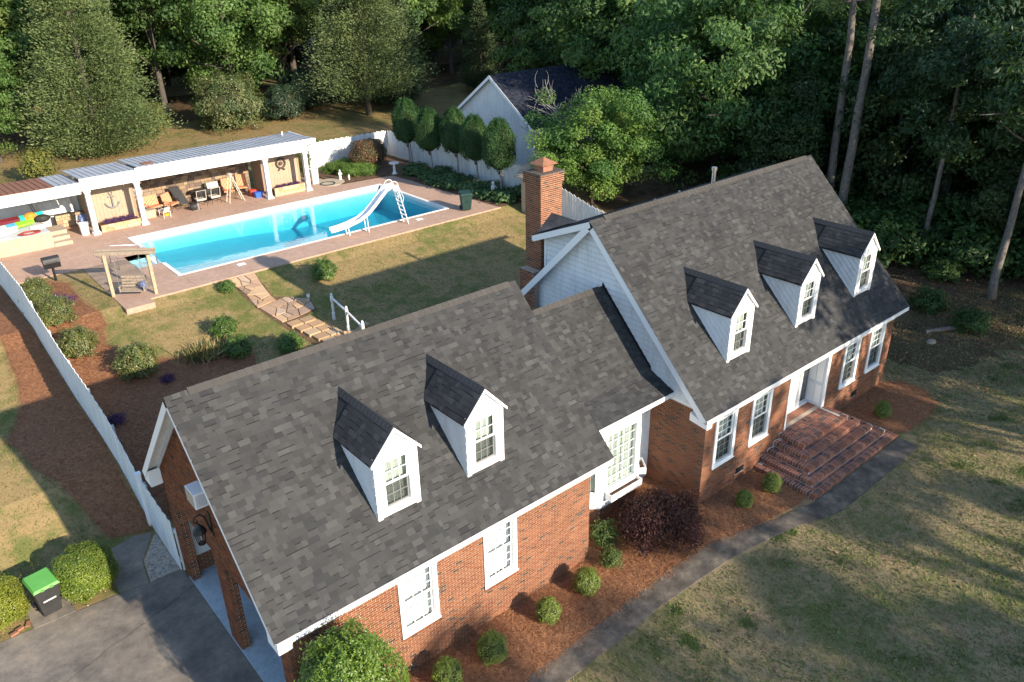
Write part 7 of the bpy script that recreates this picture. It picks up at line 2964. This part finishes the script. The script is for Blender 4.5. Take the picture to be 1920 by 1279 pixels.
used = [(-2, 55.8), (12.3, 63.5), (-5.2, 66), (-9.3, 64), (21.3, 54.8), (27, 58.5), (27.5, 66)]
for row, y0 in enumerate((67.5, 73.5, 80, 87, 95, 104)):
    x = -22 + (row % 2) * 3.4
    while x < 80:
        xx, yy = x + rf.uniform(-1.8, 1.8), y0 + rf.uniform(-2.2, 2.2)
        if in_view(xx, yy, 36) and all((xx - a_) ** 2 + (yy - b_) ** 2 > 9 for a_, b_ in used):
            ki = rf.randrange(7)
            place('forest_tree', forest[ki], LT, xx, yy, KN[ki] + ' tree in the dense woods behind the pool yard', 'tree', KN[ki] + ' trees of the woods behind the pool yard', s=rf.uniform(.95, 1.3))
        x += 6.8
y0 = -9
while y0 < 64:
    x = 33 + (int(y0 * 3) % 2) * 3
    while x < 84:
        xx, yy = x + rf.uniform(-2, 2), y0 + rf.uniform(-2, 2)
        clear = (34 < xx < 46 and 28 < yy < 47) or (31 < xx < 40 and 17 < yy < 26) or (48 < xx < 62 and 10 < yy < 15)
        if in_view(xx, yy, 35) and not clear and not (yy > 44 and xx < 44):
            ki = rf.randrange(7)
            place('forest_tree', forest[ki], LT, xx, yy, KN[ki] + ' tree in the shaded woods right of the house', 'tree', KN[ki] + ' trees of the woods right of the house', s=rf.uniform(.85, 1.2))
        x += 7.4
    y0 += 7.2

# trees in front of the house, out of frame, that shade the front lawn and the woods
shadeA = mk_decid(61, 15, 5.0, 4.8, 26, 6500, .32, G1, G2, .5, .7, .21)
for i, (x, y, s) in enumerate(((9.0, -34, 1.2), (15.3, -22, 1.12), (24, -27, 1.25), (30, -20, 1.2), (36, -16, 1.2), (42, -22, 1.2), (1.0, -46, 1.4), (20.0, -19, 1.1))):
    place('shade_tree', shadeA, LT, x, y, 'tall street-side tree throwing dappled shade over the front lawn', 'tree', 'shade trees across the front lawn', s=s)

# ------------------------------------------------------------------ shrubs behind the pool
rho = mk_shrub(71, (3.0, 2.6, 4.4), 15000, .17, (.060, .115, .034), (.165, .170, .065), 2.2, .12, core=.82)
place('flowering_shrub', rho, ('twig', 'leaf_gloss'), 9.0, 57.2, 'large mounded shrub with pale reddish new leaves behind the shelter roof', 'shrub', parts=PB)
hol = mk_shrub(72, (1.8, 1.7, 2.9), 7000, .15, (.025, .055, .030), (.050, .085, .042), 2.2, .08, core=.82)
place('dark_shrub', hol, ('twig', 'leaf_gloss'), 14.3, 57.6, 'dark blue-green rounded shrub right of the pale reddish shrub', 'shrub', parts=PB)
place('dark_shrub', hol, ('twig', 'leaf_gloss'), 17.3, 60.3, 'dark shrub in shade left of the spreading cedar trunk', 'shrub', s=1.2, parts=PB)
place('dark_shrub', hol, ('twig', 'leaf_gloss'), 25.6, 57.0, 'dark shrub tucked under the right side of the spreading cedar', 'shrub', s=1.3, parts=PB)
yel = mk_shrub(73, (1.1, 1.0, 2.4), 2600, .17, (.10, .14, .03), (.24, .22, .05), 2.0, .16, shell=.5, core=.6)
place('yellow_shrub', yel, ('twig', 'leaf'), -7.6, 50.2, 'yellow-green shrub below the olive cedar at the left', 'shrub', parts=PB)
place('yellow_shrub', yel, ('twig', 'leaf'), 3.2, 59.0, 'yellow leaved shrub at the right foot of the olive cedar', 'shrub', s=1.1, parts=PB)
place('yellow_shrub', yel, ('twig', 'leaf'), -10.6, 52.5, 'loose shrub at the left picture edge beyond the shelter', 'shrub', s=.8, parts=PB)
colm = mk_shrub(74, (.55, .55, 2.7), 4500, .09, (.05, .085, .025), (.12, .14, .035), 2.4, .06, core=.85)
place('columnar_shrub', colm, ('twig', 'leaf'), 6.75, 39.6, 'clipped upright shrub at the right end of the pool shelter', 'shrub', z=DK, parts=PB)

# ------------------------------------------------------------------ topiary row
topc = mk_shrub(81, (.98, .98, 3.2), 16000, .085, (.030, .082, .022), (.056, .125, .033), 2.2, .045, shell=.16, core=.88)
tpos = ((13.62, 36.6, 1.0), (13.3, 33.4, .93), (14.2, 31.6, .97), (13.85, 29.0, .95), (13.35, 26.0, 1.02))
lbl = ('topiary tree nearest the far fence corner, first of the five', 'second of the five topiary trees from the far fence corner', 'middle one of the five clipped topiary trees', 'fourth of the five topiary trees from the far fence corner', 'topiary tree nearest the green wheeled bin, with two stems')
for i, (x, y, s) in enumerate(tpos):
    E_ = empty('topiary_tree', (x, y, DK), lbl[i], 'topiary', 'row of five clipped topiary trees')
    q = MB()
    hb = 1.55
    q.tube([(x, y, DK - .1), (x + .08, y + .03, DK + .8), (x - .1, y - .05, DK + hb + .6)], [.085, .06, .05], 8)
    if i in (0, 4):
        q.tube([(x + .25, y - .1, DK - .1), (x + .22, y, DK + .8), (x + .1, y, DK + hb + .6)], [.06, .05, .04], 8)
    q.build('trunk', 'dead_wood', E_, smooth=True)
    o = obj('twigs', topc[0], 'twig', E_)
    o2 = obj('crown', topc[1], 'leaf', E_)
    for oo in (o, o2):
        oo.location = (-.12, -.05, hb)
        oo.scale = (s, s, s)
        oo.rotation_euler = (0, 0, i * 1.3)

# ------------------------------------------------------------------ clipped balls and shrubs near the house
ballm = mk_shrub(91, (.37, .37, .80), 5200, .042, (.095, .145, .022), (.200, .245, .038), 2.2, .06, shell=.14, core=.88)
for (x, y, s, lb) in ((-10.1, -.05, 1.0, 'clipped box ball at the bottom edge beside the big front bush'), (-8.72, -.12, 1.03, 'clipped box ball below the left garage window, second from the bottom edge'),
                      (-6.72, -.12, .9, 'clipped box ball below the right garage window'), (-5.12, -.05, .98, 'clipped box ball nearest the brick garage corner and purple maple'),
                      (1.08, -1.0, .72, 'small clipped box ball nearest the main brick corner'), (2.45, -1.1, .8, 'small clipped box ball beside the lowest brick step'), (9.45, -1.3, .8, 'small dark box ball alone in the straw right of the steps')):
    place('box_ball', ballm, ('twig', 'leaf_gloss'), x, y, lb, 'shrub', 'clipped box balls along the front bed', s=s, parts=PB, z=float(T(x, y)) + .02)
bigb = mk_shrub(92, (1.28, 1.25, 3.4), 26000, .085, (.065, .125, .014), (.135, .215, .024), 2.5, .05, shell=.2, asp=.45, core=.86)
place('holly_bush', bigb, ('twig', 'leaf_gloss'), -12.9, -.4, 'big glossy green bush at the bottom edge before the garage corner', 'bush', s=.9, sz=1.07, parts=PB)
drb = mk_shrub(93, (1.0, 1.0, 1.75), 19000, .072, (.085, .140, .014), (.19, .245, .026), 3.0, .035, shell=.15, core=.88)
place('clipped_bush', drb, ('twig', 'leaf_gloss'), -16.0, 9.85, 'large square-clipped bright green bush right of the green-lidded cart', 'bush', parts=PB, rz=.3, s=.78, sz=.74)
drb2 = mk_shrub(94, (1.0, 1.0, 1.7), 19000, .065, (.125, .165, .014), (.25, .27, .028), 3.0, .035, shell=.15, core=.88)
place('clipped_bush', drb2, ('twig', 'leaf_gloss'), -18.35, 10.05, 'yellow-green clipped bush left of the green-lidded cart', 'bush', parts=PB, rz=.2, s=.8, sz=.74)
# japanese maple: arching fine purple sprays
rng = np.random.default_rng(95)
MX, MY = -1.95, -.12
JM = empty('red_maple', (-1.95, -.12, -.2), 'spreading purple-red laceleaf maple in the corner by the bay window', 'maple')
q = MB()
tips = []
for k in range(46):
    a_ = rng.uniform(0, 6.28)
    L = rng.uniform(.5, 1.0)
    R_ = 1.45 * L
    top = Vector((MX + math.cos(a_) * R_ * .5, MY + math.sin(a_) * R_ * .45, .68 + .40 * rng.uniform(.3, 1) * (1.3 - L * .6)))
    e_ = Vector((MX + math.cos(a_) * R_, MY + math.sin(a_) * R_ * .88, rng.uniform(.0, .75)))
    q.tube([(MX, MY, -.2), tuple(Vector((MX, MY, .5)).lerp(top, .5)), tuple(top), tuple(e_)], [.05, .035, .02, .008], 5)
    for j in range(9):
        t = j / 8
        tips.append(top.lerp(e_, t) + Vector((0, 0, .12 * math.sin(t * 3.14))))
        tips.append(Vector((MX, MY, .75)).lerp(top, t))
q.build('trunk', 'stone_dark', JM)
C_ = np.array([tuple(t) for t in tips])
m = 42000
kk = rng.integers(0, len(C_), m)
Pp = C_[kk] + rng.normal(size=(m, 3)) * np.array((.15, .15, .09))
Pp[:, 2] = np.maximum(Pp[:, 2], -.12)
Nn = rng.normal(size=(m, 3)) * .6 + np.array((0, 0, .6))
t = rng.uniform(0, 1, (m, 1))
cc = np.array((.048, .022, .021)) * (1 - t) + np.array((.120, .052, .046)) * t
V, F_, cv = leaf_arrays(Pp, Nn, rng.uniform(.08, .15, m), rng.uniform(.025, .05, m), cc, rng, droop=1.0)
obj('crown', mesh_arrays('crown', to_local(V, JM), F_, cv), 'leaf', JM)
# little shrubs by the garage corner
az1 = mk_shrub(96, (.42, .42, .8), 1500, .075, (.06, .11, .03), (.14, .19, .05), 2.0, .14, shell=.5, core=.55)
place('small_shrub', az1, ('twig', 'leaf'), -3.35, 1.0, 'small green shrub between the bay window and the purple maple', 'shrub', parts=PB, s=1.05)
place('small_shrub', az1, ('twig', 'leaf'), -3.85, .2, 'thin yellow-green shrub at the garage corner below the maple', 'shrub', parts=PB, s=.8)
# shrubs in the inner bed along the fence
ylw = mk_shrub(97, (.72, .68, 1.15), 5600, .085, (.075, .125, .026), (.21, .20, .07), 2.4, .12, shell=.3, core=.75)
drk = mk_shrub(98, (.62, .62, 1.0), 4200, .085, (.05, .12, .022), (.13, .21, .036), 2.2, .12, shell=.35, core=.7)
for (x, y, m_, s, lb) in ((-12.75, 27.9, ylw, .82, 'leafy shrub beside the fence nearest the post grill'), (-13.0, 26.0, ylw, .85, 'second leafy shrub along the inner fence from the grill'),
                          (-12.75, 24.4, ylw, .95, 'leafy shrub in front of the purple flowers by the fence'), (-12.65, 21.8, ylw, .95, 'lone leafy shrub along the inner fence below the purple flowers'),
                          (-11.2, 19.2, ylw, 1.05, 'wide leafy shrub in the straw, lit on top and standing in the shadow edge'), (-7.25, 20.0, drk, .85, 'round glossy shrub on the grass edge above the spiky plant'),
                          (-7.45, 18.2, drk, .85, 'round dark shrub in shadow right of the spiky plant'), (-1.15, 22.3, drk, .95, 'round bright shrub standing alone on the lawn by the pool'),
                          (-5.6, 23.5, drk, .55, 'small shrub beside the top of the flagstone path'), (-5.6, 17.2, drk, .8, 'low shrub in shadow at the garage ridge line')):
    place('garden_shrub', m_, ('twig', 'leaf_gloss'), x, y, lb, 'shrub', parts=PB, s=s)
pur = mk_shrub(99, (.7, .6, .5), 1800, .07, (.055, .022, .085), (.15, .07, .19), 2.0, .18, shell=.6, core=.5)
for (x, y, s, lb) in ((-12.3, 26.3, 1.1, 'patch of purple foliage between the fence shrubs'), (-10.5, 18.0, .5, 'small purple plant in the shaded straw'), (-13.0, 16.3, .6, 'dark purple plant just inside the fence in shadow')):
    place('purple_plant', pur, ('twig', 'leaf'), x, y, lb, 'plant', parts=PB, s=s)
# spiky variegated plant
SPK = empty('spiky_plant', (-8.5, 18.9, float(T(-8.5, 18.9))), 'spiky pale-edged yucca-like clump at the straw bed edge', 'plant')
rng = np.random.default_rng(101)
m = 420
a_ = rng.uniform(0, 6.28, m)
el = rng.uniform(.35, 1.35, m)
off = rng.normal(size=(m, 2)) * np.array((.42, .30))
D = np.stack([np.cos(a_) * np.cos(el), np.sin(a_) * np.cos(el), np.sin(el)], 1)
P = np.stack([off[:, 0], off[:, 1], np.full(m, .05)], 1)
L = rng.uniform(.45, .85, m)[:, None]
Sd = np.stack([-np.sin(a_), np.cos(a_), np.zeros(m)], 1) * .028
V = np.stack([P - Sd, P + Sd, P + D * L * .6 + Sd * .9, P + D * L + np.array((0, 0, -.08)) * L], 1).reshape(-1, 3)
t = rng.uniform(0, 1, (m, 1))
cc = np.array((.10, .14, .05)) * (1 - t) + np.array((.42, .30, .13)) * t
obj('leaves', mesh_arrays('leaves', V, np.arange(4 * m).reshape(m, 4), np.repeat(cc, 4, axis=0)), 'leaf', SPK)
# bed behind the pool: bright grassy clump, round bush, hostas
rb = mk_shrub(102, (1.15, 1.1, 2.0), 7500, .09, (.06, .075, .025), (.19, .085, .04), 2.4, .04, shell=.2, core=.85)
place('round_bush', rb, ('twig', 'leaf_gloss'), 11.2, 38.6, 'rounded bush with rusty red leaf tips beside the bird bath', 'bush', z=DK, parts=PB)
place('round_bush', rb, ('twig', 'leaf_gloss'), 12.6, 39.8, 'second dark reddish bush in the far fence corner', 'bush', z=DK, s=.85, parts=PB)
hosta = mk_shrub(103, (.85, .75, .62), 700, .26, (.05, .115, .04), (.12, .20, .08), 2.0, .16, shell=.5, asp=.5, core=.5, lift=1.0)
for i, (x, y, s) in enumerate(((12.6, 34.6, 1.0), (13.4, 35.3, .9), (12.7, 33.0, .9), (12.3, 31.5, 1.0), (13.3, 31.0, 1.0), (12.5, 29.8, 1.05), (13.6, 30.2, .9), (12.8, 28.1, 1.05), (13.9, 27.6, .9), (12.6, 26.6, .9), (13.0, 25.2, 1.1), (14.2, 25.3, 1.0), (13.9, 33.2, .9))):
    place('hosta', hosta, ('twig', 'leaf'), x, y, 'broad-leaved hosta in the bed under the topiary row', 'plant', 'hostas under the topiary row', z=DK, s=s, parts=PB)
dayl = mk_shrub(104, (1.1, .8, .75), 3200, .30, (.07, .15, .025), (.16, .25, .05), 2.0, .12, shell=.6, asp=.10, core=.5, lift=.2)
for (x, y, s, lb) in ((9.4, 37.6, 1.0, 'bright green clump of strappy leaves in the bed left of the round bush'), (10.3, 37.2, .9, 'strappy green clump nearest the round rusty bush'), (9.0, 39.2, .9, 'strappy green clump below the little trellis'), (10.2, 39.8, .8, 'strappy green clump at the foot of the back fence')):
    place('daylily_clump', dayl, ('twig', 'leaf'), x, y, lb, 'plant', z=DK, s=s, parts=PB)
# purple planting in the stone planters
for (x0, x1, lb) in ((-7.3, -5.7, 'purple plants filling the left stone planter'), (3.2, 4.9, 'purple plants filling the right stone planter')):
    E_ = empty('planter_plants', ((x0 + x1) / 2, 36.55, DK + .36), lb, 'plant')
    for k in range(4):
        for me, mt, nm in zip(pur, ('twig', 'leaf'), PB):
            o = obj(nm, me, mt, E_)
            o.location = (x0 - (x0 + x1) / 2 + (x1 - x0) * (k + .5) / 4, 0, -.03)
            o.scale = (.42, .42, .6)
            o.rotation_euler = (0, 0, k)
# fallen log and pale stone on the right
q = MB()
q.tube([(17.7, .9, float(T(17.7, .9)) + .1), (19.1, .15, float(T(19.1, .15)) + .1)], [.09, .11], 8)
tag(q.build('fallen_log', 'bark_grey'), 'short grey log lying on the litter by the wood edge', 'log')
q = MB()
q.ball((17.0, .3, float(T(17, .3)) + .04), (.28, .2, .1), 9, 6)
tag(q.build('pale_stone', 'wood_grey'), 'flat pale stone on the ground left of the log', 'stone')


# fallen leaves over the wood floor, thinning out onto the lawn
def fallen(name, poly, n, label, rng, drop=None):
    x, y = scatter(poly, n, rng)
    if drop is not None:
        k = drop(x, y)
        x, y = x[k], y[k]
    n = len(x)
    P = np.stack([x, y, T(x, y) + rng.uniform(.015, .05, n)], 1)
    Nn = rng.normal(size=(n, 3)) * .35 + np.array((0, 0, 1))
    L = rng.uniform(.07, .15, n)
    V, F_, cv = leaf_arrays(P, Nn, L, L * .6, col_mix(n, rng, (.10, .06, .035), (.30, .19, .11), .3), rng)
    tag(obj(name, mesh_arrays(name, V, F_, cv), 'straw'), label, 'leaves', kind='stuff')


rgl = np.random.default_rng(404)
keep_off = lambda x, y: ~(in_poly(x, y, walk_p) | in_poly(x, y, steps_fp) | in_poly(x, y, [(-14, -.1), (12.2, -.1), (12.2, 10.2), (-14, 10.2)]))
fallen('fallen_leaves', [(12.6, 1), (13.5, -3.2), (20, -4.6), (46, -10), (46, 16), (14, 16), (12.5, 9)], 30000, 'brown fallen leaves covering the floor of the right-hand woods', rgl, keep_off)
fallen('fallen_leaves', [(-6, -12), (30, -12), (20, -2), (12.5, 1), (8.6, -3.2), (1, -3), (-6, -2.2)], 900, 'few brown leaves scattered over the front lawn', rgl, keep_off)
fallen('fallen_leaves', [(-12, 42.5), (14, 42.5), (30, 45), (30, 66), (-12, 66)], 9000, 'brown leaves scattered under the trees behind the pool', rgl)
